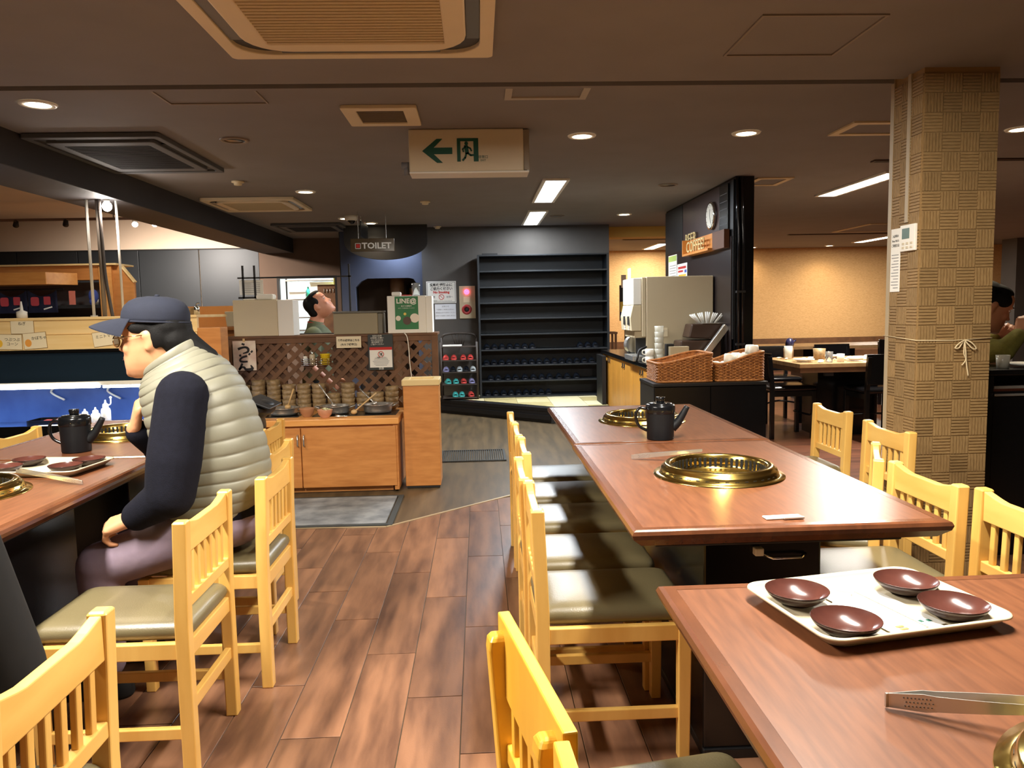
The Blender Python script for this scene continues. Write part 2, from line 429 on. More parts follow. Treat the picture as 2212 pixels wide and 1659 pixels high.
# curved valance over the toilet niche
pts = [(-.98, .0)]
prof = [(math.cos(a), math.sin(a)) for a in [math.pi+math.pi*i/24 for i in range(25)]]
poly = [(-1.14+.52*x, 2.17+.22*y) for x, y in prof]+[(-.62, CEIL2), (-1.66, CEIL2)]
structure('trim_valance', MB().prism(poly, .07, Matrix(((1,0,0,0),(0,0,1,9.95),(0,1,0,0),(0,0,0,1)))), m_ceil_dark)
# wall with the kitchen hatch
mb = MB(); Yk = 11.55
mb.box(-3.16, -2.92, Yk, Yk+.1, 0, CEIL2+.02); mb.box(-2.05, -1.75, Yk, Yk+.1, 0, CEIL2+.02)
mb.box(-2.92, -2.05, Yk, Yk+.1, 1.84, CEIL2+.02); mb.box(-2.92, -2.05, Yk, Yk+.1, 0, .85)
structure('wall_kitchen', mb, m_wallbrown)
structure('wall_niche_left', MB().box(-1.80, -1.74, 10.40, Yk, 0, CEIL2), m_wallgrey)
w1 = structure('window_1', frame_xy(0, .87, 0, .99, 0, .035, .06), m_ceil_dark)
w1.rotation_euler = (R(90), 0, 0); w1.location = (-2.92, Yk, .85)
structure('wall_kitchen_far', MB().box(-3.6, -1.2, 13.6, 13.7, 0, 2.4), mat('white_kitchen_tile', (226, 236, 238), .4))
structure('ceiling_kitchen', MB().box(-3.6, -1.2, 11.66, 13.6, 2.38, 2.45), m_neutral)
structure('wall_kitchen_left', MB().box(-3.66, -3.6, 11.66, 13.7, 0, 2.4), m_neutral)
structure('wall_kitchen_right', MB().box(-1.2, -1.14, 11.72, 13.7, 0, 2.4), m_neutral)
# left kitchen zone: steel panels below, plaster above
wl = structure('wall_left_back', MB().box(-8.2, -3.13, 11.62, 11.75, 0, 2.75), m_peach)
for i in range(6):
    obj('steel_panel', MB().box(-3.16-(i+1)*.86, -3.16-i*.86-.012, 11.585, 11.62, 1.42, 2.245), m_steel_dark, wl, bev=.003)
structure('trim_7', MB().box(-8.2, -3.13, 11.575, 11.62, 1.30, 1.42), m_ceil_dark)
structure('trim_8', MB().box(-8.2, -3.13, 11.57, 11.62, 2.245, 2.262), m_ceil_dark)
structure('wall_left_lower', MB().box(-8.2, -3.13, 11.60, 11.62, 0, 1.30), mat('orange_wood_wall', (224, 156, 84), .5, var=.1))
# right room
structure('wall_right_back', MB().box(1.74, 11.2, 15.15, 15.3, 0, CEIL2+.1), m_cloth)
structure('wall_right', MB().box(11.05, 11.2, -2.7, 15.2, 0, CEIL2+.1), m_cloth)
structure('wall_left', MB().box(-8.2, -8.05, -2.7, 11.7, 0, 2.8), m_neutral)
structure('wall_front', MB().box(-8.2, 11.2, -2.7, -2.55, 0, 2.5), m_neutral)
structure('wall_back_side', MB().box(1.66, 1.74, 10.45, 15.15, 0, CEIL2+.05), m_cloth)
structure('baseboard_right', MB().box(1.74, 11.05, 15.10, 15.15, .40, .47), mat('brown_rail', (120, 76, 44), .4))
structure('trim_9', MB().box(1.74, 2.85, 10.62, 10.95, 2.24, CEIL2), mat('ochre_soffit_paint', (206, 168, 84), .7))
structure('wall_right_pier', MB().box(9.6, 10.1, 13.6, 14.0, 0, CEIL2), m_wallgrey)

# dark pier carrying the clock beside the drink bar
PX0, PX1, PY0, PY1 = 2.20, 2.36, 6.62, 9.05
wp = structure('wall_pier', MB().box(PX0, PX1, PY0, PY1, 0, CEIL2), m_blackgloss)
for (a, b, z0, z1, mm) in ((8.30, 9.05, 1.0, 2.36, m_black), (7.02, 8.28, 1.0, 2.36, mat('purple_brown_board', (70, 50, 48), .35, var=.2)), (6.64, 7.00, 1.0, 2.36, m_black), (6.66, 8.9, .78, 1.885, mat('dark_brown_board', (42, 34, 34), .3, var=.2))):
    obj('board', MB().box(PX0-.012-(.010 if z1 < 2 else 0), PX0-(.012 if z1 < 2 else 0), a, b, z0, z1), mm, wp, bev=.002)
# wall-paper clad column
CX0, CX1, CY0, CY1 = 1.985, 2.325, 3.45, 3.72
wc = structure('wall_column', MB().box(CX0, CX1, CY0, CY1, 0, CEIL2), mat('column_core', (150, 118, 72), .7))
def weave_tile(t):
    mb = MB(); n = 6; w = t/n
    mb.box(0, t, -.002, 0, 0, t)
    for i in range(n): mb.box(.0018, t-.0018, -.0062, -.002, i*w+.0024, (i+1)*w-.0024)
    me = mb.mesh('tile'); return me
TS = (CX1-CX0)/4
m_weave = mat('woven_straw', (154, 124, 80), .65, rgb2=(130, 102, 62), vscale=60, stretch=(.6, 1, 6), objvar=.10)
tme = weave_tile(TS); tme.materials.append(m_weave)
rows = int(CEIL2/TS)
for r in range(rows):
    for i in range(4):
        o = bpy.data.objects.new('tile', tme); COL.objects.link(o); o.parent = wc
        if (i+r) % 2: o.rotation_euler = (0, R(90), 0); o.location = (CX0+i*TS, CY0, (r+1)*TS)
        else: o.location = (CX0+i*TS, CY0, r*TS)
    for i in range(3):
        o = bpy.data.objects.new('tile', tme); COL.objects.link(o); o.parent = wc
        o.rotation_euler = Matrix(((0, 1, 0), (-1, 0, 0), (0, 0, 1))).to_euler()
        if (i+r) % 2 == 0:
            o.location = (CX0, CY0+(i+1)*TS, r*TS)
        else:
            m = Matrix(((0, 1, 0), (0, 0, -1), (-1, 0, 0)))
            o.rotation_euler = m.to_euler(); o.location = (CX0, CY0+(i+1)*TS, (r+1)*TS)
# pale corner strips of the column
structure('trim_10', MB().box(CX0-.010, CX0, CY0+.09, CY0+.115, 1.66, CEIL1).box(CX0-.008, CX0, CY1-.035, CY1-.005, 0, CEIL2), mat('pale_conduit', (172, 154, 124), .5))
# ------------------------------------------------------------------ ceiling fixtures
def area(name, loc, sx, sy, watts, col, parent, spread=180):
    d = bpy.data.lights.new(name, 'AREA'); d.shape = 'RECTANGLE'; d.size = sx; d.size_y = sy; d.energy = watts; d.color = col; d.spread = R(spread)
    o = bpy.data.objects.new(name, d); COL.objects.link(o); o.parent = parent; o.location = loc
    return o
TUBE_LABEL = ['white strip lamp in the ceiling above the table with tongs beside its grill', 'cool white strip lamp in the ceiling beyond the exit sign',
    'cool white strip lamp in the ceiling closest to the shoe shelf', 'white strip lamp in the ceiling beside the straw-patterned column',
    'white strip lamp deep inside the dining room near its far wall',
    'white strip lamp in the ceiling seen between shoe shelf and clock pier', 'white strip lamp in the ceiling above the left-hand grill table']
for (x, y, z, hl, w, col), lb in zip(TUBES, TUBE_LABEL):
    t = thing('strip_lamp', lb, 'ceiling lamp', (x, y, z), group='strip lamps in the ceiling')
    obj('housing', frame_xy(-.115, .115, -hl-.03, hl+.03, 0, .03, .018), m_creamw, t, local=True, bev=.003)
    obj('diffuser', MB().box(-.085, .085, -hl, hl, -.014, -.004), m_lampcool if col is COOL else m_lamp, t, local=True)
    area({(.80, 1.95): 'strip_lamp_right_offscreen', (-1.55, 1.70): 'strip_lamp_left_offscreen'}.get((x, y), 'lamp_light'), (0, 0, -.022), .16, 2*hl, w, col, t)
DL = ['glowing round downlight above the middle grill table', 'glowing round downlight above the aisle beside the column', 'glowing round downlight over the left-hand teapot table',
    'glowing round downlight next to the white cassette air conditioner', 'glowing round downlight beside the dome camera', 'glowing round downlight above the drink bar machine',
    'glowing round downlight to the right of the straw-patterned column', 'round downlight hidden behind the curved valance of the toilet niche', 'glowing round downlight right above the toilet sign', 'unlit round downlight beside the dark cassette air conditioner',
    'unlit round downlight in front of the clock pier', 'unlit round downlight above the shoe shelf platform', 'small lit ceiling spot beside the pipes of the clock pier', 'glowing round downlight by the tan wall, behind the column', 'glowing round downlight by the tan wall of the dining room']
for (x, y, lit, w), lb in zip(DOWNS, DL):
    t = thing('downlight', lb, 'downlight', (x, y, CEIL2), group='round ceiling downlights')
    obj('trim_ring', MB().lathe([(.062, -.001), (.062, -.008), (.085, -.008), (.090, -.001)], n=24), m_creamw if lit else mat('dull_ring', (120, 104, 88), .5), t, True, local=True)
    obj('bulb', MB().lathe([(0, -.005), (.063, -.005), (.063, -.002)], n=24), m_lampwarm if lit else mat('dark_reflector', (40, 36, 32), .3), t, True, local=True)
    if lit:
        d = bpy.data.lights.new('lamp_light', 'SPOT'); d.energy = w; d.color = (1.0, .82, .58) if y != 10.22 else (.70, .82, 1.0); d.spot_size = R(135); d.spot_blend = .8; d.shadow_soft_size = .06
        o = bpy.data.objects.new('lamp_light', d); COL.objects.link(o); o.parent = t; o.location = (0, 0, -.02)

def rrect(hx, hy, r, n=6):
    out = []
    for sx, sy, a0 in ((1, 1, 0), (-1, 1, 90), (-1, -1, 180), (1, -1, 270)):
        for i in range(n+1):
            a = R(a0+90*i/n); out.append((sx*(hx-r)+r*math.cos(a), sy*(hy-r)+r*math.sin(a)))
    return out
def ring_prism(outer, inner, z0, z1):
    mb = MB(); n = len(outer); vs = []
    for z in (z0, z1):
        vs += [(x, y, z) for x, y in outer]; vs += [(x, y, z) for x, y in inner]
    fs = []
    for i in range(n):
        j = (i+1) % n
        fs += [(i, j, n+j, n+i), (2*n+i, 3*n+i, 3*n+j, 2*n+j), (i, 2*n+i, 2*n+j, j), (n+i, n+j, 3*n+j, 3*n+i)]
    return mb._a(vs, fs)
def cassette(name, label, loc, half, rounded, dark=False, hy=None):
    t = thing(name, label, 'air conditioner', (loc[0], loc[1], loc[2]-.002))
    a, b = (mat('ac_grey_plastic', (84, 85, 88), .75), m_acgrey) if dark else (m_acpanel, m_acgrille)
    h = half; g = h*.64
    obj('panel', ring_prism(rrect(h, h, .02), rrect(h*.90, h*.90, .10*rounded+.02), -.028, 0), a, t, local=True, bev=.004)
    obj('louvre_gap', MB().prism(rrect(h*.91, h*.91, .10*rounded+.02), .006, Matrix.Translation((0, 0, -.012))), mat('louvre_gap_shade', (62, 62, 62), .6), t, local=True)  # dark plate; the shade of the gap is put into its colour
    obj('inner_panel', ring_prism(rrect(h*.80, h*.80, .14*rounded+.02), rrect(g, g, .01), -.034, -.012), a, t, local=True, bev=.005)
    gr = obj('grille', MB().prism(rrect(g, g, .01), .008, Matrix.Translation((0, 0, -.030))), b, t, local=True)
    mb = MB(); k = 24
    for i in range(k): mb.box(-g, g, -g+2*g*(i+.3)/k, -g+2*g*(i+.62)/k, -.033, -.030)
    obj('grille_ribs', mb, b, t, local=True, kind='stuff')
    for s in (1, -1):
        obj('louvre', MB().box(s*h*.85-.025, s*h*.85+.025, -h*.6, h*.6, -.022, -.016), m_acgrey if dark else mat('grey_louvre', (96, 98, 98), .4), t, local=True, bev=.003)
        obj('louvre', MB().box(-h*.6, h*.6, s*h*.85-.025, s*h*.85+.025, -.022, -.016), m_acgrey if dark else MATS['grey_louvre'], t, local=True, bev=.003)
    if hy: t.scale = (1, hy/half, 1)
    return t
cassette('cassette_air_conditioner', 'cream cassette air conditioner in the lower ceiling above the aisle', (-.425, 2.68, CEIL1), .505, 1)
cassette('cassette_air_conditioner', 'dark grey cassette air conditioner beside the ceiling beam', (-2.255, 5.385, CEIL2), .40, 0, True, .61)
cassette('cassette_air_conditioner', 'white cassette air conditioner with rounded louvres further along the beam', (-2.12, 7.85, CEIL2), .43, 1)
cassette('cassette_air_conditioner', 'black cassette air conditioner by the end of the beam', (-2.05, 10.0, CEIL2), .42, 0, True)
# square exhaust vent
t = thing('ceiling_vent', 'small square cream vent grille in front of the exit sign', 'vent', (-.50, 4.42, CEIL2))
obj('frame', ring_prism(rrect(.20, .20, .01, 2), rrect(.125, .14, .005, 2), -.02, 0), m_acpanel, t, local=True, bev=.006)
for i in range(14): obj('slat', MB().box(-.125, .125, -.13+i*.0195, -.122+i*.0195, -.014, -.003), mat('vent_slat', (120, 104, 80), .6), t, local=True)
# exit sign box
t = thing('exit_sign', 'white hanging exit sign with green arrow and running figure', 'sign', (-.05, 4.86, 2.13))
EX0, EX1, EY = -.392, .296, 4.78
m_green = mat('sign_green', (20, 84, 66), .5)
obj('housing', MB().box(EX0, EX1, EY, EY+.17, 2.128, CEIL2-.001), mat('sign_white_plastic', (222, 208, 178), .35, var=.03), t, bev=.008)
obj('side_cap', MB().box(EX1, EX1+.035, EY+.01, EY+.16, 2.135, 2.375), mat('clear_side_plastic', (150, 138, 120), .2), t, bev=.004)
obj('lower_rail', MB().box(EX0, EX1+.03, EY-.004, EY+.174, 2.118, 2.130), m_creamw, t, bev=.003)
obj('test_knob', MB().cyl((EX0-.05, EY+.06, 2.175), (EX0, EY+.06, 2.175), .022, n=14).cyl((EX0-.02, EY+.06, 2.12), (EX0-.02, EY+.06, 2.17), .018, n=14), m_inkgrey, t, True)
m = facing_cam((0, EY-.0005, 0))
arrow = [(-.312, 2.250), (-.225, 2.320), (-.190, 2.320), (-.243, 2.269), (-.132, 2.269), (-.132, 2.231), (-.243, 2.231), (-.190, 2.180), (-.225, 2.180)]
obj('arrow', MB().prism(arrow, .002, m), m_green, t)
mb = MB(); 
mb.prism([(-.104, 2.322), (.024, 2.322), (.024, 2.186), (-.005, 2.186), (-.005, 2.305), (-.083, 2.305), (-.083, 2.186), (-.104, 2.186)], .002, m)
obj('doorway', mb, m_green, t)
mb = MB(); mz = facing_cam((0, EY-.0025, 0))
mb.prism([(-.048+.011*math.cos(R(a)), 2.292+.011*math.sin(R(a))) for a in range(0, 360, 30)], .002, mz)
def stroke(pts, w): 
    for a, b in zip(pts, pts[1:]):
        a, b = Vector(a), Vector(b); d = (b-a).normalized(); n = Vector((-d.y, d.x))*w/2; e = d*w*.3
        mb.prism([tuple(a-e+n), tuple(a-e-n), tuple(b+e-n), tuple(b+e+n)], .002, mz)
stroke([(-.050, 2.275), (-.044, 2.236)], .022); stroke([(-.042, 2.272), (-.024, 2.262), (-.018, 2.248)], .009)
stroke([(-.054, 2.272), (-.070, 2.258), (-.066, 2.244)], .009); stroke([(-.042, 2.236), (-.022, 2.222), (.008, 2.224)], .011); stroke([(-.048, 2.234), (-.056, 2.208), (-.070, 2.194)], .011)
obj('running_figure', mb, m_green, t)
lettering('非常口', .020, facing_cam((.052, EY-.001, 2.205)), m_green, t); lettering('EXIT', .016, facing_cam((.052, EY-.001, 2.187)), m_green, t)
# toilet sign hanging in front of the niche
t = thing('toilet_sign', 'smoked acrylic TOILET sign hanging before the blue niche', 'sign', (-1.13, 8.6, 1.95))
obj('plate', MB().box(-1.366, -.892, 8.60, 8.615, 1.952, 2.092), mat('smoked_acrylic', (84, 66, 36), .15, var=.2, vscale=3), t, bev=.004)
obj('hanger', MB().cyl((-1.28, 8.607, 2.09), (-1.28, 8.607, CEIL2), .004).cyl((-.98, 8.607, 2.09), (-.98, 8.607, CEIL2), .004), m_steel, t)
lettering('TOILET', .088, facing_cam((-1.085, 8.598, 1.985)), m_creamw, t, bold=.0025, sx=1.1)
mb = MB(); mm = facing_cam((-1.285, 8.598, 2.013))
o_ = obj('pictogram_frame', ring_prism(rrect(.030, .030, .006, 2), rrect(.025, .025, .004, 2), 0, .001), m_creamw, t)
o_.data.transform(mm)
obj('pictogram', MB().prism(rrect(.020, .020, .004, 2), .001, mm), m_inkred, t)
# dome camera and its dark hanging sign, smoke detector, small sensors
t = thing('dome_camera', 'white dome security camera on the ceiling near the toilet sign', 'camera', (-1.40, 8.95, CEIL2))
obj('base', MB().lathe([(0, 0), (.075, 0), (.075, -.04), (.06, -.055), (0, -.055)]), m_creamw, t, True, local=True)
obj('dome', MB().lathe([(.042, -.05), (.042, -.062), (.03, -.085), (0, -.095)]), m_blackgloss, t, True, local=True)
t = thing('hanging_notice', 'small dark notice board hanging edge-on beside the dome camera', 'sign', (-1.30, 9.2, 2.1))
obj('plate', MB().box(-.005, .005, -.28, .30, .05, .22), m_black, t, local=True, bev=.002)
obj('hanger', MB().cyl((0, .2, .22), (0, .2, .28), .006).cyl((0, -.2, .22), (0, -.2, .28), .006), m_steel, t, local=True)
for (x, y, r, lb) in ((-.50, 10.2, .05, 'white smoke detector on the ceiling by the back wall'), (-.50, 7.88, .05, 'small flat ceiling sensor between the strip lamps and the beam'), (-1.93, 6.55, .05, 'small brown ceiling sensor near the beam')):
    t = thing('smoke_detector', lb, 'detector', (x, y, CEIL2))
    obj('base', MB().lathe([(0, 0), (r, 0), (r, -.012), (0, -.012)]), m_acpanel if r > .04 else m_ceil, t, True, local=True)
    obj('head', MB().lathe([(r*.7, -.012), (r*.62, -.032), (0, -.036)]), m_acpanel, t, True, local=True)
# line diffusers in the dining room ceiling
for (x0, x1, y, lb) in ((3.05, 4.45, 5.98, 'long dark slot diffuser in the ceiling behind the column'), (2.2, 3.0, 10.9, 'dark slot diffuser above the drink bar opening'), (2.35, 4.1, 12.6, 'dark slot diffuser near the tan wall'), (4.9, 7.4, 12.2, 'dark slot diffuser over the back dining tables')):
    t = thing('slot_diffuser', lb, 'vent', (x0, y, CEIL2))
    obj('frame', MB().box(x0, x1, y-.035, y+.035, CEIL2-.012, CEIL2), mat('slot_frame', (80, 58, 44), .6), t, bev=.003)
    obj('slot', MB().box(x0+.02, x1-.02, y-.012, y+.012, CEIL2-.014, CEIL2-.011), m_soot_shade, t)
for (x0, x1, y0, y1, lb) in ((2.28, 2.95, 4.70, 5.06, 'pale hatch frame in the ceiling left of the column'), (2.42, 2.74, 6.70, 7.12, 'pale hatch frame in the ceiling right of the clock pier'), (5.45, 6.45, 10.7, 11.9, 'pale hatch frame in the ceiling above the far dining chairs')):
    t = thing('ceiling_hatch', lb, 'hatch', (x0, y0, CEIL2))
    obj('frame', frame_xy(x0, x1, y0, y1, CEIL2, .05, .01), mat('hatch_cream', (214, 192, 152), .5), t)
    obj('panel', MB().box(x0+.05, x1-.05, y0+.05, y1-.05, CEIL2-.004, CEIL2), m_ceil, t)

# ------------------------------------------------------------------ light oak chairs
def soft_cushion(x0, x1, hw, z0, z1, n=14):
    """rounded pad: stacked rounded rectangles"""
    rings = []
    cx = (x0+x1)/2; hx = (x1-x0)/2
    for dz, ins in ((0, .016), (.008, .004), (.018, 0), (.030, .002), (.040, .010), (.046, .024), (.050, .06), (.0515, .12)):
        z = z0+dz*(z1-z0)/.0515
        rings.append([(cx+px, py, z) for px, py in rrect(max(hx-ins, .02), max(hw-ins, .02), .03, 5)])
    return MB().loft(rings)
def make_chair(label, group):
    t = thing('dining_chair', label, 'chair', group=group)
    PWd = .038; hw = .182; top = .745
    for s in (1, -1):
        obj('rear_post', MB().loft([[(-.019+dx, s*hw-.02, z), (.019+dx, s*hw-.02, z), (.019+dx, s*hw+.02, z), (-.019+dx, s*hw+.02, z)] for z, dx in ((0, 0), (.30, 0), (.45, 0), (top-.006, -.010))]+
            [[(-.026, s*hw-.016, top), (.006, s*hw-.016, top), (.006, s*hw+.016, top), (-.026, s*hw+.016, top)]]), m_oak, t, local=True, bev=.004)
        obj('front_leg', MB().loft([[(.385, s*(hw-.004)-.018, z), (.385+w, s*(hw-.004)-.018, z), (.385+w, s*(hw-.004)+.018, z), (.385, s*(hw-.004)+.018, z)] for z, w in ((0, .032), (.40, .038))]), m_oak, t, local=True, bev=.003)
        obj('side_rail', MB().box(.018, .387, s*(hw-.002)-.012, s*(hw-.002)+.012, .355, .402), m_oak, t, local=True, bev=.003)
        obj('side_stretcher', MB().box(.014, .390, s*(hw-.004)-.010, s*(hw-.004)+.010, .122, .155), m_oak, t, local=True, bev=.003)
    # top rail with a dipped upper edge
    N = 12; up = []
    for i in range(N+1):
        y = -hw+.018+(2*hw-.036)*i/N; u = abs(2*i/N-1)
        up.append((y, top-.022+.016*max(0, (u-.55)/.45)**1.0))
    poly = up+[(hw-.018, .650), (-hw+.018, .650)]
    mrail = Matrix(((0,0,1,-.021),(1,0,0,0),(0,1,0,0),(0,0,0,1)))
    obj('top_rail', MB().prism(poly, .024, mrail), m_oakx, t, local=True, bev=.003)
    obj('lower_rail', MB().box(-.018, .006, -hw+.018, hw-.018, .497, .530), m_oakx, t, local=True, bev=.003)
    for i in range(6):
        y = -.125+i*.05
        obj('slat', MB().loft([[(-.012+d, y-.010, z), (.002+d, y-.010, z), (.002+d, y+.010, z), (-.012+d, y+.010, z)] for z, d in ((.528, 0), (.652, -.004))]), m_oak, t, local=True, bev=.003)
    obj('back_seat_rail', MB().box(-.012, .012, -hw+.018, hw-.018, .352, .400), m_oakx, t, local=True, bev=.003)
    obj('front_seat_rail', MB().box(.39, .414, -hw+.02, hw-.02, .355, .402), m_oakx, t, local=True, bev=.003)
    obj('back_stretcher', MB().box(-.010, .010, -hw+.018, hw-.018, .195, .232), m_oakx, t, local=True, bev=.003)
    obj('seat_cushion', soft_cushion(-.012, .432, .176, .402, .458), m_seat, t, True, local=True, label='olive brown vinyl seat cushion')
    return t
GR = 'light oak slat-back chairs'
ch0 = make_chair('light oak chair at the middle grill table, at its corner facing the front table', GR)
ch0.location = (.160, 2.296, 0)
CH = [
    (.148, 2.704, 0, 'light oak chair second along the aisle side of the middle grill table'),
    (.183, 3.165, 0, 'light oak chair at the seam between the middle and rear grill tables, aisle side'),
    (.176, 3.594, 0, 'light oak chair at the rear grill table, aisle side, next to the seam'),
    (.170, 4.004, 0, 'light oak chair at the far end of the rear grill table, aisle side'),
    (-.745, 1.29, math.pi, 'light oak chair holding the person in the black coat'),
    (-.832, 2.29, math.pi, 'empty light oak chair between the black coat and the man in the cap'),
    (-.765, 2.835, math.pi, 'light oak chair the man in the navy cap sits on'),
    (-.870, 3.29, math.pi, 'light oak chair behind the man in the navy cap'),
    (-1.075, 3.97, math.pi, 'light oak chair with the black bag on it by the noodle counter'),
    (-2.298, 3.92, 0, 'light oak chair behind the left teapot, before the lit display case'),
    (1.435, 2.436, math.pi, 'light oak chair tucked against the middle grill table on the column side'),
    (1.475, 2.02, math.pi, 'light oak chair beside the gap between front and middle tables, column side'),
    (1.478, 2.83, math.pi-R(26), 'light oak chair turned at an angle on the column side of the middle table'),
    (1.822, 3.39, math.pi, 'light oak chair standing right against the straw-patterned column'),
    (1.868, 4.05, math.pi, 'light oak chair standing alone in the aisle left of the column'),
]
for x, y, rz, lb in CH: dup(ch0, (x, y, 0), rz, lb, GR)
# two chairs of another make at the front table: thinner rail set in front of rounded posts
def make_chair_b(label, loc, rz):
    t = thing('dining_chair', label, 'chair', loc, rz, 'light oak chairs at the front table')
    m_gold = mat('golden_oak', (236, 184, 66), .34, rgb2=(222, 164, 52), vscale=3, stretch=(4, 4, .8))
    hw = .185
    for s in (1, -1):
        y = s*hw*.93
        rings = [[(-.030+dx, y-.019, z), (.004+dx, y-.019, z), (.004+dx, y+.019, z), (-.030+dx, y+.019, z)] for z, dx in ((0, 0), (.44, 0), (.70, -.016), (.716, -.014))]
        rings += [[(-.038, y-.012, .726), (-.016, y-.012, .726), (-.016, y+.012, .726), (-.038, y+.012, .726)]]
        obj('rear_post', MB().loft(rings), m_gold, t, local=True, bev=.006, seg=3)
        obj('front_leg', MB().box(.37, .405, y-.018, y+.018, 0, .40), m_gold, t, local=True, bev=.003)
        obj('side_rail', MB().box(0, .372, y-.012, y+.012, .355, .402), m_gold, t, local=True, bev=.003)
        obj('side_stretcher', MB().box(0, .372, y-.010, y+.010, .122, .155), m_gold, t, local=True, bev=.003)
    obj('top_rail', MB().box(-.018, .004, -hw-.028, hw+.028, .61, .748), m_gold, t, local=True, bev=.003)
    for i in range(5):
        y = -.12+i*.06; obj('slat', MB().box(-.014, .0, y-.011, y+.011, .52, .615), m_gold, t, local=True, bev=.003)
    obj('lower_rail', MB().box(-.018, .004, -hw+.03, hw-.03, .49, .525), m_gold, t, local=True, bev=.003)
    obj('back_seat_rail', MB().box(-.02, .004, -hw+.03, hw-.03, .352, .400), m_gold, t, local=True, bev=.003)
    obj('seat_cushion', soft_cushion(.005, .425, .172, .402, .458), m_seat, t, True, local=True, label='olive brown vinyl seat cushion')
make_chair_b('golden chair with a rail standing above its posts, at the front table', (.077, 1.175, 0), R(10))
make_chair_b('second golden chair at the front table, mostly cut off', (.115, .735, 0), R(4))

# ------------------------------------------------------------------ grill tables
TH = .74
def make_table(label, x0, x1, y0, y1, grill=True, group='built-in grill tables'):
    cx, cy = (x0+x1)/2, (y0+y1)/2; hx, hy = (x1-x0)/2, (y1-y0)/2
    t = thing('grill_table', label, 'table', (cx, cy, 0), group=group)
    # angles include the corners so the rectangle stays sharp
    ix, iy = hx-.034, hy-.034
    angs = sorted(set([2*math.pi*i/48 for i in range(48)]+[math.atan2(sy*iy, sx*ix) % (2*math.pi) for sx in (1, -1) for sy in (1, -1)]))
    def rp(a, ax, ay):
        c, s = math.cos(a), math.sin(a); k = min(ax/abs(c) if abs(c) > 1e-9 else 1e9, ay/abs(s) if abs(s) > 1e-9 else 1e9); return (c*k, s*k)
    RH = .196
    n = len(angs); vs = []; 
    for z in (TH, TH-.04):
        vs += [(RH*math.cos(a), RH*math.sin(a), z) for a in angs]; vs += [rp(a, ix, iy)+(z,) for a in angs]
    fs = []
    for i in range(n):
        j = (i+1) % n
        fs += [(i, j, n+j, n+i), (2*n+i, 3*n+i, 3*n+j, 2*n+j), (i, 2*n+i, 2*n+j, j), (n+i, n+j, 3*n+j, 3*n+i)]
    obj('table_top', MB()._a(vs, fs), m_table, t, local=True)
    # edging frame with a rounded nose and an undercut
    pr = [(-.0335, TH+.0004), (-.012, TH+.0004), (-.004, TH-.003), (0, TH-.012), (-.004, TH-.024), (-.028, TH-.046), (-.0335, TH-.046)]
    rings = []
    for d, z in pr+[pr[0]]:
        rings.append([(-hx-d, -hy-d, z), (hx+d, -hy-d, z), (hx+d, hy+d, z), (-hx-d, hy+d, z)])
    obj('edging', MB().loft(rings, caps=False), m_tedge, t, local=True)
    # black pedestal with the burner cabinet
    p = obj('pedestal', MB().box(-.168, .168, -hy+.22, hy-.22, .02, TH-.04), m_blackgloss, t, local=True, bev=.006)
    obj('plinth', MB().box(-.170, .170, -hy+.21, hy-.21, 0, .03), m_black, t, local=True, bev=.004)
    obj('under_frame', MB().box(-hx+.08, hx-.08, -hy+.10, hy-.10, TH-.075, TH-.041), m_black, t, local=True, bev=.004)
    obj('switch_knob', MB().box(-.03, -.005, -hy+.195, -hy+.22, .600, .622), m_creamw, t, local=True, bev=.003)
    obj('drawer_handle', MB().tube([(.0, -hy+.215, .598), (.02, -hy+.195, .594), (.10, -hy+.195, .594), (.12, -hy+.215, .598)], .005), m_chrome, t, True, local=True)
    # brass roaster
    g = obj('roaster_ring', MB().lathe([(.213, TH+.001), (.212, TH+.004), (.196, TH+.006), (.193, TH+.008), (.190, TH+.020), (.186, TH+.026), (.180, TH+.028), (.178, TH+.034), (.172, TH+.0385), (.160, TH+.0385), (.155, TH+.034), (.152, TH+.006), (.150, TH-.012), (.132, TH-.016)], n=56), m_brass, t, True, local=True)
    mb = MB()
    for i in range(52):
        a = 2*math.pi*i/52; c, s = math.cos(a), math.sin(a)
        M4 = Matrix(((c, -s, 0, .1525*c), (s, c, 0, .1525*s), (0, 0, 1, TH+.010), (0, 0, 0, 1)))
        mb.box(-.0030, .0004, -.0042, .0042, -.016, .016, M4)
    obj('air_slots', mb, m_soot_shade, t, local=True, kind='stuff')  # dark blocks: soot and the shade inside the slots, as colour
    mb = MB()
    for i in range(40):
        a = 2*math.pi*i/40; c, s = math.cos(a), math.sin(a)
        M4 = Matrix(((c, -s, 0, .1905*c), (s, c, 0, .1905*s), (0, 0, 1, TH+.0125), (0, 0, 0, 1)))
        mb.box(-.001, .0012, -.006, .006, -.0025, .0025, M4)
    obj('outer_slots', mb, m_soot_shade, t, local=True, kind='stuff')  # dark blocks stand in for the shaded outer holes
    obj('grate_ring', MB().lathe([(.150, TH-.012), (.128, TH-.014), (.112, TH-.020), (.108, TH-.034)], n=48), m_brass_dk, t, True, local=True)
    mb = MB().lathe([(.15, TH-.013), (.15, TH-.11), (0, TH-.11)], n=32)
    obj('fire_bowl', mb, m_soot_shade, t, True, local=True)
    return t
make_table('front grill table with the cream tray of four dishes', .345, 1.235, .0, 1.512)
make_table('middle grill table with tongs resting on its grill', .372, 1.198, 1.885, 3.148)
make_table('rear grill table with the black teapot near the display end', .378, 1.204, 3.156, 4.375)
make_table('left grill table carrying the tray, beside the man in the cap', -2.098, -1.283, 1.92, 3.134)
make_table('left rear grill table, beyond the teapot and up to the display case', -2.098, -1.283, 3.142, 4.30)
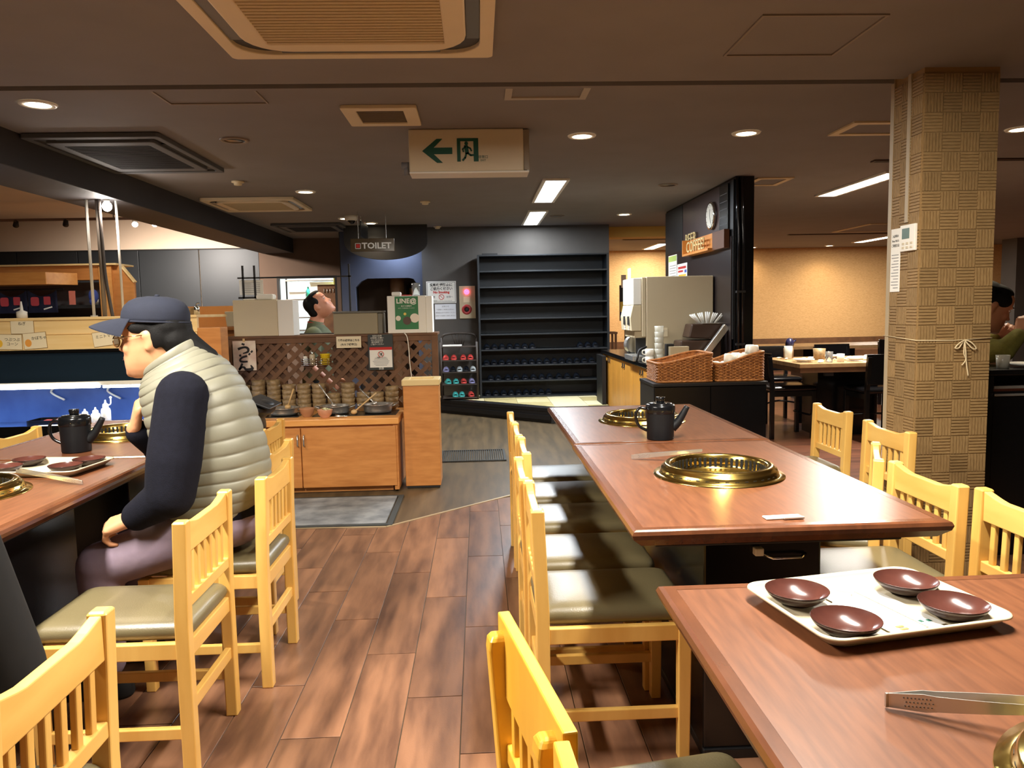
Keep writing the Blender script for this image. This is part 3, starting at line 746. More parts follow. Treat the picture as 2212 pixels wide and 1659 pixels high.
# ------------------------------------------------------------------ things on the tables
def teapot(label, x, y, z, rz):
    t = thing('teapot', label, 'teapot', (x, y, z), rz, 'black stoneware teapots')
    obj('body', MB().lathe([(0, 0), (.055, 0), (.0565, .004), (.0575, .06), (.060, .125), (.0605, .140), (.056, .146), (0, .147)], n=32), m_pot, t, True, local=True)
    obj('glaze_band', MB().lathe([(.0606, .112), (.0618, .116), (.0618, .140), (.058, .148), (.030, .150)], n=32), m_potgloss, t, True, local=True)
    obj('lid', MB().lathe([(.050, .147), (.048, .153), (.02, .156), (.016, .156)], n=28), m_potgloss, t, True, local=True)
    obj('knob', MB().lathe([(0, .155), (.017, .155), (.018, .160), (.020, .174), (.019, .178), (0, .179)], n=20), m_potgloss, t, True, local=True)
    sp = [(.048, 0, .048), (.070, 0, .068), (.090, 0, .098), (.112, 0, .138)]
    obj('spout', MB().tube(crv(sp, 4), [.022+(.011-.022)*i/12 for i in range(13)], 12), m_pot, t, True, local=True)
    hd = [(-.056, 0, .128), (-.082, 0, .132), (-.099, 0, .115), (-.101, 0, .085), (-.088, 0, .055), (-.056, 0, .036)]
    obj('handle', MB().tube(crv(hd, 5), .0065, 10), m_potgloss, t, True, local=True)
teapot('black stoneware teapot on the rear grill table', .757, 3.225, TH+.001, R(-8))
teapot('black stoneware teapot on the left tables next to the tray', -1.70, 3.305, TH+.001, R(4))

def tray(label, x, y, rz):
    t = thing('serving_tray', label, 'tray', (x, y, TH+.001), rz)
    hx, hy = .185, .14
    rings = []
    for ins, z in ((.026, 0), (.006, .018), (0, .021), (.001, .024), (.007, .024), (.010, .021), (.028, .005), (.05, .004)):
        rings.append([(px, py, z) for px, py in rrect(hx-ins, hy-ins, .035-ins*.3, 6)])
    obj('tray_body', MB().loft(rings), m_tray, t, True, local=True)
    mb = MB(); 
    obj('bead', MB().loft([[(px, py, z) for px, py in rrect(hx-i, hy-i, .035, 6)] for i, z in ((.0135, .016), (.011, .0165), (.0155, .014))], caps=False), m_creamw, t, True, local=True)
    return t
def dish(label, x, y, z, group):
    t = thing('sauce_dish', label, 'dish', (x, y, z), group=group)
    obj('bowl', MB().lathe([(0, .005), (.024, .006), (.040, .012), (.052, .022), (.0565, .0275)], n=36), m_dish, t, True, local=True)
    obj('underside', MB().lathe([(.0565, .0275), (.0572, .0272), (.053, .019), (.041, .008), (.026, .003), (.026, 0), (.022, 0), (.022, .003), (0, .003)], n=36), m_dishout, t, True, local=True)
tray('cream plastic tray holding four brown dishes on the front table', .700, 1.335, R(10.8))
for x, y, lb in ((.578, 1.375, 'brown dish on the front tray, at its far corner by the aisle'), (.604, 1.236, 'brown dish on the front tray, at its corner closest to the tongs'), (.803, 1.408, 'brown dish on the front tray, at its far corner by the chairs'), (.821, 1.288, 'brown dish on the front tray, by the chairs and the tongs end')):
    dish(lb, x, y, TH+.006, 'brown dishes on the front tray')
def sheet(name, label, cat, c, w, h, rz, z, m, th=.0008, curl=0.0, group=None):
    t = None; mb = MB(); n = 8; rings = []
    for i in range(n+1):
        u = -w/2+w*i/n; dz = curl*(2*i/n-1)**2
        rings.append([(u, -h/2, dz), (u, h/2, dz), (u, h/2, dz+th), (u, -h/2, dz+th)])
    o = obj(name, MB(Matrix.Translation((c[0], c[1], z)) @ Matrix.Rotation(rz, 4, 'Z')).loft(rings), m, label=label, cat=cat, group=group)
    return o
sheet('paper_slip', 'white paper menu slip lying between the dishes on the front tray', 'paper', (.712, 1.33), .115, .178, R(14), TH+.0056, m_paper, curl=.002)
sheet('paper_wrapper', 'white chopstick wrapper with green marks on the front tray', 'paper', (.742, 1.335), .028, .19, R(14), TH+.0088, m_paper)
for k, (dx, dy) in enumerate(((.739, 1.262), (.745, 1.246))):
    pass
mb = MB(Matrix.Translation((.758, 1.268, TH+.0097)) @ Matrix.Rotation(R(14), 4, 'Z')); mb.box(-.011, -.004, -.004, .004, 0, .0006); mb.box(.003, .011, -.006, .002, 0, .0006)
o = [x for x in COL.objects if x.name.startswith('paper_wrapper')][-1]; obj('print', mb, m_green, o)
mb = MB(Matrix.Translation((.700, 1.325, TH+.0076)) @ Matrix.Rotation(R(14), 4, 'Z'))
for i in range(3): mb.box(-.045, -.030+.004*i, -.05+i*.011, -.044+i*.011, 0, .0005)
for i in range(3): mb.box(-.020, -.004, -.095+i*.010, -.089+i*.010, 0, .0005)
o = [x for x in COL.objects if x.name.startswith('paper_slip')][-1]; obj('print', mb, mat('gold_ink', (200, 160, 70), .6), o)
t = thing('wet_towel_packet', 'crumpled white towel packet lying across the front tray', 'packet', (.655, 1.36, TH+.0085), R(60))
obj('packet', MB().loft([[(-.05, -.016, 0), (.05, -.014, 0), (.05, .014, 0), (-.05, .016, 0)], [(-.05, -.015, .004), (.05, -.013, .003), (.05, .013, .004), (-.05, .015, .003)], [(-.035, -.010, .010), (.03, -.009, .008), (.032, .009, .010), (-.036, .010, .008)]]), m_paper, t, local=True, bev=.002)
obj('end_seal', MB().box(.048, .062, -.014, .014, .001, .0024), mat('tan_film', (206, 176, 110), .4), t, local=True)

tray('cream plastic tray of dishes on the left grill table', -1.600, 2.90, R(-6))
for x, y, lb in ((-1.715, 2.985, 'brown dish on the left tray, nearest the teapot handle'), (-1.478, 2.955, 'brown dish on the left tray, by the table seam and the man'), (-1.505, 2.838, 'brown dish on the left tray, just above the tongs'), (-1.722, 2.846, 'brown dish on the left tray, cut by the picture edge')):
    dish(lb, x, y, TH+.006, 'brown dishes on the left tray')
sheet('paper_slip', 'white paper slip between the dishes on the left tray', 'paper', (-1.605, 2.905), .10, .18, R(-20), TH+.0056, m_paper, curl=.002)

def tongs(label, p0, p1, w=.022, open_=.012):
    """two spring-steel arms joined at p0, tips at p1"""
    p0, p1 = Vector(p0), Vector(p1)
    t = thing('tongs', label, 'tongs', p0, group='steel grill tongs')
    d = p1-p0; L = d.length; dx = d.normalized(); side = Vector((0, 0, 1)).cross(dx).normalized(); up = dx.cross(side)
    def arm(s):
        rings = []
        for i in range(15):
            u = i/14; wd = w*(1-.62*u) if u > .25 else w*(.75+u)
            off = s*open_*math.sin(min(1, u*1.25)*math.pi*.5)*(1-.25*u)
            c = dx*(u*L)+side*off
            rings.append([tuple(c+up*wd*.5+side*.0006), tuple(c+up*wd*.5-side*.0006), tuple(c-up*wd*.5-side*.0006), tuple(c-up*wd*.5+side*.0006)])
        return MB().loft(rings)
    for s in (1, -1):
        a = obj('arm', arm(s), mat('tong_steel', (198, 196, 190), .28, metal=.8), t, local=True)
        mb = MB()
        for r_ in range(3):
            for q in range(8):
                u = .10+.022*q+(.011 if r_ % 2 else 0); off = s*open_*math.sin(min(1, u*1.25)*math.pi*.5)*(1-.25*u)
                c = dx*(u*L)+side*(off+s*.0009)+up*(w*.22*(r_-1)); mb.ell(c, (.0013, .0013, .0013), n=6, k=4)
        obj('grip_dots', mb, m_chrome, a, local=True, kind='stuff')
    obj('spring_bend', MB().tube([side*.0005*0+side*x*.001+dx*(-.002) for x in (-1, 0, 1)], .0016, 6).cbox(Vector((-.001*dx.x, -.001*dx.y, 0)), (.004, .004, w*.75)), m_steel, t, local=True)
tongs('steel tongs lying across the front table with tips on the grill', (.552, 1.005, TH+.012), (.735, .905, TH+.047), .026, .016)
tongs('steel tongs resting on the brass ring of the middle table', (.552, 2.800, TH+.0105), (.785, 2.705, TH+.045), .019)
tongs('first steel tongs by the left tray, resting on the brass ring', (-1.345, 2.632, TH+.009), (-1.590, 2.700, TH+.045), .015)
tongs('second steel tongs lying alongside under the left tray', (-1.375, 2.665, TH+.008), (-1.62, 2.745, TH+.030), .013, .008)
t = thing('wet_wipe_packet', 'small flat white packet on the middle table by its front edge', 'packet', (.785, 1.965, TH+.001), R(4))
obj('packet', MB().box(-.05, .05, -.014, .016, 0, .004), m_paper, t, local=True, bev=.0015)
obj('foil_end', MB().box(-.006, .05, -.022, -.010, .001, .006), mat('silver_foil', (210, 206, 196), .25, metal=.6), t, local=True, bev=.0015)
# ------------------------------------------------------------------ noodle counter, lattice screen and what stands there
UX0, UX1, UY0, UY1, UZ = -1.765, -.59, 5.57, 6.16, .54
t = thing('noodle_counter', 'low orange beech counter with pots sunk into its top', 'counter', ((UX0+UX1)/2, UY0, 0))
obj('worktop', MB().box(UX0, UX1, UY0-.012, UY1, UZ-.045, UZ), m_countertop, t, bev=.004)
obj('side_ledge', MB().box(-1.925, UX0, 5.93, UY1, UZ-.045, UZ), m_countertop, t, bev=.003)
obj('ledge_leg', MB().box(-1.925, UX0, 5.95, UY1, 0, UZ-.045), m_counterwood, t)
obj('carcass', MB().box(UX0, UX1-.045, UY0+.02, UY1, .05, UZ-.045), m_counterwood, t)
obj('end_panel', MB().box(UX1-.045, UX1-.012, UY0+.012, UY1, .012, UZ-.045), m_counterwood, t, bev=.002)
obj('plinth', MB().box(UX0, UX1-.06, UY0+.06, UY1, 0, .05), m_counterwood, t)
for a, b, hx in ((-1.762, -1.295, -1.312), (-1.288, -.615, -1.268)):
    d = obj('door', MB().box(a, b, UY0, UY0+.02, .045, UZ-.060), m_counterwood, t, bev=.003)
    obj('handle', MB().tube([(hx, UY0, .43), (hx, UY0-.022, .425), (hx, UY0-.022, .355), (hx, UY0, .35)], .006), m_steel, d, True)
# sunken tray plates
for a, b in ((-1.60, -1.34), (-1.24, -.625)):
    obj('black_tray_plate', MB().box(a, b, 5.72, 6.0, UZ-.002, UZ+.004), m_blackgloss, t, bev=.003)
def cookpot(label, x, y, r, h, handles=True):
    t = thing('cooking_pot', label, 'pot', (x, y, UZ+.004), group='steel pots on the noodle counter')
    obj('bowl', MB().lathe([(0, .004), (r*.9, .004), (r*.96, .02), (r*.97, h), (r*1.05, h+.004), (r*1.05, h+.007), (r*.94, h+.004), (r*.92, .02), (0, .012)], n=32), m_steel, t, True, local=True)
    obj('soup', MB().lathe([(0, h*.72), (r*.93, h*.72)], n=32), mat('soup', (110, 80, 40), .15), t, True, local=True)
    for s in ((1, -1) if handles else ()):
        obj('handle', MB().tube([(s*r*.97, -.03, h*.8), (s*(r+.035), -.026, h*1.0), (s*(r+.035), .026, h*1.0), (s*r*.97, .03, h*.8)], .005), m_steel, t, True, local=True)
cookpot('steel pot on the noodle counter next to the black bag', -1.47, 5.86, .11, .05)
cookpot('wide shallow steel pot in the middle of the noodle counter', -1.095, 5.87, .11, .055)
cookpot('steel pot at the end of the noodle counter beside the bin', -.775, 5.87, .11, .06)
def ladle(label, p0, p1, m, cat='ladle'):
    t = thing('ladle', label, cat, p0)
    p0v, p1v = Vector(p0), Vector(p1); d = (p1v-p0v)
    obj('handle', MB().tube([Vector((0, 0, 0)), d*.5, d], [.006, .0055, .007], 8), m, t, True, local=True)
    obj('head', MB().ell((0, 0, 0), (.024, .024, .018), n=14, k=8), m, t, True, local=True)
    return t
m_bamboo = mat('pale_bamboo', (206, 170, 116), .5, var=.1)
ladle('bamboo ladle leaning in the pot by the bag', (-1.45, 5.88, .60), (-1.405, 5.90, .735), m_bamboo)
ladle('steel ladle leaning out of the middle pot', (-1.10, 5.86, .605), (-1.215, 5.90, .765), m_steel)
ladle('bamboo rice paddle leaning on the end pot', (-.935, 5.745, .566), (-.784, 5.872, .690), m_bamboo, 'paddle')
ladle('steel ladle in the end pot', (-.80, 5.88, .61), (-.915, 5.95, .715), m_steel)
def rice_bowl(label, x, y, z, r, h, m, group, tilt=0.0, tz=0.0):
    o = obj('bowl', MB().lathe([(0, .006), (r*.45, .006), (r*.80, h*.45), (r*.94, h), (r, h), (r*1.0, h*.93), (r*.86, h*.42), (r*.52, .004), (r*.52, 0), (0, 0)], n=20), m, smooth=True, label=label, cat='bowl', group=group)
    o.location = (x, y, z); o.rotation_euler = (tilt*math.cos(tz), tilt*math.sin(tz), 0); return o
STK = [(-1.83, 5, 0), (-1.715, 6, 0), (-1.60, 6, 0), (-1.485, 5, 0), (-1.37, 5, 0), (-1.255, 5, 0), (-1.14, 3, 0), (-1.028, 5, 0), (-.915, 3, 0), (-.802, 3, 0), (-.69, 4, 0)]
where = ['beside the udon sign', 'second from the udon sign', 'third from the udon sign', 'fourth from the udon sign', 'under the wire rack', 'behind the pink bowls', 'low stack under the paper notice', 'tall stack right of the paper notice', 'low stack left of the no-smoking card', 'low stack under the no-smoking card', 'leaning stack beside the bin']
bow0 = None
for (x, n, _), wh in zip(STK, where):
    for k in range(n):
        pos = 'topmost' if k == n-1 else ('lowest' if k == 0 else ['', 'second', 'third', 'fourth', 'fifth'][k]+' up')
        lb = f'brown stoneware bowl, {pos}, {wh}'
        z = UZ+.001+k*.038; tl = R(random.uniform(-1.5, 1.5)) if k else 0
        if n == 4: tl = R(3) if k else 0; z += .002*k
        if bow0 is None:
            bow0 = rice_bowl(lb, x, 6.085, z, .054, .058, m_bowl, 'stacked brown bowls behind the pots'); r_ = .054
            bow0.data = MB().lathe([(0, .005), (r_*.52, .005), (r_*.84, .020), (r_*.955, .058), (r_, .058), (r_*.905, .016), (r_*.56, .003), (r_*.56, 0), (0, 0)], n=20).mesh('bowl', True); bow0.data.materials.append(m_bowl)
        else:
            o = bow0.copy(); COL.objects.link(o); o['label'] = lb; o.location = (x+random.uniform(-.003, .003), 6.085, z); o.rotation_euler = (tl, tl*.6, random.random()*6)
m_pink = mat('pink_stoneware', (206, 150, 118), .4, var=.12, vscale=30)
rice_bowl('pink bowl heaped with toppings at the counter front', -1.13, 5.66, UZ+.001, .055, .06, m_pink, 'pink bowls on the noodle counter')
rice_bowl('empty pinkish bowl between the first two pots', -1.275, 5.735, UZ+.001, .055, .065, mat('tan_pink_stoneware', (168, 122, 88), .45), 'pink bowls on the noodle counter')
mb = MB()
for i in range(22):
    a = random.random()*6.28; r = random.random()*.04
    mb.ell((-1.13+r*math.cos(a), 5.66+r*math.sin(a), UZ+.058+.012*(1-r/.04)), (.010, .007, .005), n=6, k=4)
obj('chopped_toppings', mb, mat('pale_toppings', (216, 206, 170), .6, rgb2=(150, 160, 90), vscale=60), label='chopped pale toppings heaped in the pink bowl', cat='food', kind='stuff')
t = thing('spoon_rest', 'small heap of steel spoons at the counter front edge', 'spoons', (-1.0, 5.66, UZ))
obj('rest', MB().ell((-1.03, 5.66, UZ+.008), (.035, .02, .008)), m_steel, t, True)
obj('spoon', MB().ell((-.985, 5.645, UZ+.008), (.018, .012, .007)).tube([(-.985, 5.645, UZ+.008), (-1.06, 5.68, UZ+.02)], .003), m_chrome, t, True)

# lattice screen: each lath a part
LX0, LX1, LY, LZ0, LZ1 = -1.985, -.325, 6.19, .50, 1.128
t = thing('lattice_screen', 'brown diagonal lattice screen behind the noodle counter', 'screen', ((LX0+LX1)/2, LY, 0))
obj('top_rail', MB().box(LX0, LX1, LY-.02, LY+.27, LZ1-.020, LZ1), m_lattice, t, bev=.003)
obj('upper_frame', MB().box(LX0, LX1, LY-.012, LY+.012, LZ1-.062, LZ1-.020), m_lattice, t, bev=.002)
obj('side_post', MB().box(LX1-.05, LX1, LY-.014, LY+.014, 0, LZ1-.02), m_lattice, t, bev=.002)
obj('side_post', MB().box(LX0, LX0+.05, LY-.014, LY+.014, 0, LZ1-.02), m_lattice, t, bev=.002)
obj('bottom_frame', MB().box(LX0+.05, LX1-.05, LY-.012, LY+.012, LZ0-.06, LZ0), m_lattice, t, bev=.002)
bx0, bx1, bz0, bz1 = LX0+.048, LX1-.062, LZ0, LZ1-.055
def lath(c, s, y):
    # centre line x = c + s*(z-bz0), clipped to the box
    z0, z1 = bz0, bz1; xa, xb = c, c+s*(bz1-bz0)
    def zat(x): return bz0+(x-c)/s
    lo, hi = bz0, bz1
    for xe in (bx0, bx1):
        ze = zat(xe)
        if s > 0:
            if xe == bx0: lo = max(lo, ze)
            else: hi = min(hi, ze)
        else:
            if xe == bx0: hi = min(hi, ze)
            else: lo = max(lo, ze)
    if hi-lo < .03: return
    obj('lath', MB().bar((c+s*(lo-bz0), y, lo), (c+s*(hi-bz0), y, hi), .033, .006, up=(0, 1, 0)), m_lattice, t)
sp_ = .1035
k = bx0-.60
while k < bx1+.65:
    lath(k, 1.0, LY-.004); lath(k, -1.0, LY+.004); k += sp_
# backing boards behind parts of the screen (things stored close behind it)
obj('backing_board', MB().box(-1.94, -1.62, LY+.02, LY+.03, .5, 1.07), mat('brown_card', (96, 66, 46), .8, var=.2), t)
obj('backing_board', MB().box(-1.16, -.90, LY+.02, LY+.03, .78, 1.07), MATS['brown_card'], t)
obj('backing_board', MB().box(-1.62, -1.52, LY+.02, LY+.03, .5, 1.07), MATS['brown_card'], t)

# boxes standing on the screen's top
def enamel_box(label, x0, x1, z1, dep, m_front, m_side, lidm=None, sidex=None):
    t = thing('storage_box', label, 'box', ((x0+x1)/2, LY+.05, LZ1))
    b = obj('body', MB().box(x0, x1, LY-.03, LY-.03+dep, LZ1, z1), m_front, t, bev=.005)
    if sidex: obj('side_panel', MB().box(x1, sidex, LY-.022, LY-.022+dep, LZ1, z1-.004), m_side, t, bev=.003)
    if lidm: obj('lid', MB().box(x0-.004, (sidex or x1)+.004, LY-.034, LY-.026+dep, z1, z1+.016), lidm, t, bev=.003)
    return t
enamel_box('beige steel box with a white side on the lattice screen', -1.905, -1.565, 1.410, .20, m_cream, m_creamw, None, -1.445)
t = enamel_box('low grey-beige box with a lid in the middle of the screen top', -1.135, -.790, 1.292, .20, mat('grey_beige_enamel', (150, 138, 108), .5), mat('grey_corner', (110, 104, 88), .5), mat('dark_lid', (92, 88, 76), .4), -.755)
t = enamel_box('white box with the green poster at the end of the screen', -.712, -.410, 1.420, .20, m_creamw, m_paper, None, -.362)
po = obj('poster', MB().box(-.652, -.470, LY-.0325, LY-.031, 1.158, 1.415), mat('poster_green', (42, 122, 66), .5, var=.1), t)
my = lambda x, z: facing_cam((x, LY-.0328, z))
lettering('LINE@', .052, my(-.562, 1.362), m_creamw, po, bold=.0012)
lettering('友だち募集中', .014, my(-.562, 1.335), m_creamw, po); lettering('QRコードを読み取ってください', .009, my(-.562, 1.320), m_creamw, po)
obj('flower', MB().prism([(.011*math.cos(R(a)), .011*math.sin(R(a))) for a in range(0, 360, 30)], .0005, my(-.575, 1.278)), mat('flower_yellow', (236, 206, 90), .5), po)
for (x, z, r, c) in ((-.628, 1.245, .020, (236, 226, 206)), (-.560, 1.225, .032, (84, 60, 44)), (-.500, 1.245, .036, (238, 226, 206))):
    obj('printed_disc', MB().prism([(r*math.cos(R(a)), r*math.sin(R(a))) for a in range(0, 360, 15)], .0006, my(x, z)), mat('disc_%d' % c[0] + '_%d' % int(r*1000), c, .5), po)
# things on top of these boxes
obj('card_tray', MB().box(-1.735, -1.60, 6.20, 6.30, 1.4105, 1.455), m_creamw, bev=.015, seg=4, label='white rounded plastic holder on the beige box', cat='holder')
obj('white_tray', MB().box(-1.83, -1.74, 6.18, 6.26, 1.4105, 1.42), m_creamw, bev=.004, label='thin white tray on the beige box under the black rods', cat='tray')
t = thing('wire_stand', 'tall black wire stand rising behind the beige box', 'stand', (-1.86, 6.42, 1.1))
for x in (-1.888, -1.795): obj('upright', MB().box(x-.007, x+.007, 6.40, 6.414, LZ1, 1.69), m_ceil_dark, t)
obj('cross_bar', MB().box(-1.93, -1.02, 6.40, 6.412, 1.585, 1.597), m_ceil_dark, t)
obj('cross_bar', MB().box(-1.93, -1.74, 6.40, 6.412, 1.425, 1.44), m_ceil_dark, t)
obj('upright', MB().box(-1.045, -1.031, 6.40, 6.414, LZ1, 1.69), m_ceil_dark, t)
obj('notice_sheet', MB().box(-1.925, -1.735, 6.425, 6.427, 1.455, 1.575), m_paper, label='white printed sheet hung on the black wire stand', cat='notice')
o = COL.objects['notice_sheet']; mb = MB()
for i in range(6): mb.box(-1.905, -1.76, 6.4243, 6.4248, 1.475+i*.015, 1.478+i*.015)
obj('print', mb, m_inkgrey, o)
obj('stand_foot', MB().box(-1.93, -1.02, 6.395, 6.435, LZ1, LZ1+.008), m_ceil_dark, t)
t = thing('drinking_glass', 'clear tumbler standing on the white box with the green poster', 'glass', (-.49, 6.24, 1.4205))
obj('tumbler', MB().lathe([(0, .006), (.026, .006), (.033, .10), (.035, .10), (.029, 0), (0, 0)], n=24), m_glass, t, True, local=True)
obj('red_flyers', MB().box(-.58, -.43, 6.19, 6.30, 1.4202, 1.4205+.004) if False else MB().box(-.60, -.53, 6.18, 6.28, 1.4205, 1.428), mat('red_print', (206, 60, 56), .5), label='red printed flyers lying on the white box', cat='flyers')
obj('card_tray', MB().box(-.68, -.61, 6.20, 6.30, 1.4205, 1.452), m_creamw, bev=.010, seg=3, label='white rounded holder on the box with the green poster', cat='holder')
t = thing('picture_frame', 'dark framed yellowish picture hanging inside the niche', 'picture', (-1.0, 11.59, 1.4))
o_ = obj('frame', frame_xy(0, .62, 0, .50, 0, .045, .03), m_ceil_dark, t); o_.data.transform(Matrix.Translation((-1.05, 11.57, 1.18)) @ Matrix.Rotation(R(90), 4, 'X'))
obj('print', MB().box(-1.02, -.46, 11.585, 11.592, 1.21, 1.65), mat('yellow_print', (222, 176, 96), .6, var=.1), t)

# signs hanging on the screen
SY = LY-.030
t = thing('udon_sign', 'white brush-lettered udon poster on the lattice screen', 'sign', (-1.83, SY, .86))
obj('sheet', MB().box(-1.922, -1.745, SY, SY+.002, .862, 1.094), mat('washi_sheet', (226, 212, 190), .8, rgb2=(196, 160, 142), vscale=9), t)
obj('clip', MB().box(-1.842, -1.825, SY-.004, SY+.006, 1.085, 1.112), m_bamboo, t)
def brush(pts, w):
    pts = crv([(p[0], p[1], p[2] if len(p) > 2 else 1) for p in pts], 6); mb = MB(); rings = []
    L, Rr = [], []
    for i, p in enumerate(pts):
        a = pts[max(i-1, 0)]; b = pts[min(i+1, len(pts)-1)]; d = Vector((b[0]-a[0], b[1]-a[1])).normalized(); n = Vector((-d.y, d.x))*w*.5*p[2]
        L.append((p[0]+n.x, p[1]+n.y)); Rr.append((p[0]-n.x, p[1]-n.y))
    for i in range(len(pts)-1):
        mb.prism([L[i], L[i+1], Rr[i+1], Rr[i]], .0008, facing_cam((-1.8335, SY-.0004, .978)))
    return mb
for name_, st in (('u', [[(-.018, .094, .8), (.004, .086, 1.0)], [(-.048, .052, 1.2), (-.02, .062, 1), (.010, .066, 1), (.030, .054, 1.1), (.026, .030, 1), (-.012, .018, .5)]]),
                  ('do', [[(-.036, .010, 1), (-.030, -.006, .8)], [(.020, -.002, 1), (-.020, -.014, .9), (-.036, -.034, .9), (-.022, -.046, 1), (.022, -.046, .8)], [(.032, .016, 1.2), (.044, .008, 1)], [(.052, .036, 1.2), (.062, .026, 1)]]),
                  ('n', [[(-.020, -.060, 1), (-.034, -.088, .9), (-.046, -.108, 1), (-.026, -.090, .8), (-.006, -.092, .9), (.002, -.106, 1), (.030, -.108, 1.2), (.056, -.102, 1.3), (.044, -.074, .5)]])):
    for s_ in st: obj('brush_stroke', brush(s_, .017), m_ink, t)
t = thing('paper_notice', 'cream handwritten notice pinned to the top of the screen', 'notice', (-1.02, SY, 1.02))
obj('sheet', MB().box(-1.118, -.925, SY, SY+.002, 1.022, 1.112), m_paper2, t)
lettering('食器の返却はこちら', .019, facing_cam((-1.0215, SY-.0005, 1.074)), m_ink, t, bold=.0006); lettering('(セルフ返却口)', .019, facing_cam((-1.0215, SY-.0005, 1.042)), m_ink, t, bold=.0006)
t = thing('no_smoking_card', 'black framed no-smoking card with a red band on the screen', 'notice', (-.775, SY, .85))
obj('board', MB().box(-.872, -.678, SY, SY+.004, .842, 1.122), mat('black_card', (38, 44, 42), .5), t)
obj('card', MB().box(-.862, -.686, SY-.001, SY, .862, 1.020), m_paper, t)
obj('band', MB().box(-.862, -.686, SY-.0018, SY-.001, 1.000, 1.022), m_inkred, t)
pm = facing_cam((-.774, SY-.0012, .966))
mb = MB(); o2 = ring_prism([(.024*math.cos(R(a)), .024*math.sin(R(a))) for a in range(0, 360, 12)], [(.019*math.cos(R(a)), .019*math.sin(R(a))) for a in range(0, 360, 12)], 0, .0006)
me_ = o2.mesh('ring'); me_.transform(pm); obj('red_ring', me_, m_inkred, t)
obj('symbol', MB().prism([(-.009, -.012), (-.004, -.012), (-.004, .012), (-.009, .012)], .0005, pm).prism([(.001, -.013), (.006, -.013), (.012, .010), (.003, .012)], .0005, pm).prism([(-.015, .013), (-.013, .016), (.016, -.013), (.014, -.016)], .0007, pm), m_ink, t)
mb = MB()
for i, w_ in enumerate((.10, .11, .13, .12, .11, .09)): mb.box(-.774-w_/2, -.774+w_/2, SY-.0016, SY-.001, .932-i*.011, .935-i*.011)
obj('print_lines', mb, m_inkgrey, t)
lettering('ご遠慮ください', .012, facing_cam((-.774, SY-.0018, .937)), m_ink, t); lettering('禁煙', .020, facing_cam((-.774, SY-.0005, .846)), m_creamw, t)
for i, s_ in enumerate(('当店は全席', 'お客様にお願い', 'NO SMOKING', '館内禁煙です', 'ご協力ください')): lettering(s_, .015, facing_cam((-.80, SY-.0005, 1.106-i*.0165)), m_creamw, t)
# wire rack with bottle and yellow pot
t = thing('wire_rack', 'chrome wire rack hooked on the lattice screen', 'rack', (-1.29, SY, .88))
for i in range(4):
    z = .895+i*.016
    obj('wire', MB().tube([(-1.405, LY-.01, z), (-1.385, LY-.10, z), (-1.15, LY-.10, z), (-1.13, LY-.01, z)], .0022, 6), m_chrome, t, True)
for x in (-1.38, -1.33, -1.28, -1.23, -1.18): obj('wire', MB().tube([(x, LY-.012, .895), (x, LY-.10, .895), (x, LY-.10, .944)], .0016, 5), m_chrome, t, True)
t = thing('yellow_tub', 'bright yellow plastic tub in the wire rack', 'tub', (-1.205, LY-.052, .8975))
obj('tub', MB().lathe([(0, .004), (.030, .004), (.038, .078), (.041, .080), (.040, .083), (.036, .080), (.033, 0), (0, 0)], n=24), mat('yellow_plastic', (238, 206, 40), .4), t, True, local=True)
obj('print', MB().box(-.025, -.015, -.0378, -.036, .03, .04), m_ink, t, local=True)
t = thing('spice_jar', 'glass spice jar with chrome cap in the wire rack', 'jar', (-1.305, LY-.055, .8975))
obj('jar', MB().lathe([(0, 0), (.022, 0), (.022, .075), (.016, .085), (0, .085)], n=20), mat('jar_glass', (190, 176, 150), .15), t, True, local=True)
obj('cap', MB().lathe([(.018, .083), (.018, .100), (.010, .110), (0, .112)], n=20), m_chrome, t, True, local=True)
t = thing('glass_jar', 'second plain glass jar in the wire rack', 'jar', (-1.358, LY-.055, .8975))
obj('jar', MB().lathe([(0, 0), (.018, 0), (.018, .05), (.014, .055), (0, .055)], n=20), mat('frosted_jar', (214, 214, 206), .2), t, True, local=True)
obj('cap', MB().lathe([(.0155, .054), (.0155, .066), (0, .068)], n=20), m_creamw, t, True, local=True)
obj('power_cord', MB().tube(crv([(-.59, LY-.03, 1.135), (-.565, LY-.035, 1.10), (-.555, LY-.03, 1.02), (-.55, LY-.028, .90), (-.54, LY-.025, .78)], 6), .004), m_creamw, smooth=True, label='white power cord hanging down from the poster box', cat='cord')

# waste bin in front of the screen's end
t = thing('waste_bin', 'tall orange wooden bin with a cream lid by the screen', 'bin', (-.43, 5.80, 0))
obj('body', MB().box(-.562, -.305, 5.665, 5.93, .015, .757), m_counterwood, t, bev=.004)
obj('base', MB().box(-.555, -.312, 5.672, 5.92, 0, .018), m_ceil_dark, t)
o_ = obj('lid', ring_prism(rrect(.138, .142, .012, 3), rrect(.085, .075, .008, 3), 0, .045), mat('cream_lid', (222, 196, 140), .4), t, bev=.006); o_.data.transform(Matrix.Translation((-.4335, 5.797, .757)))
obj('lid_well', MB().box(-.525, -.342, 5.72, 5.875, .760, .785), MATS['cream_lid'], t)
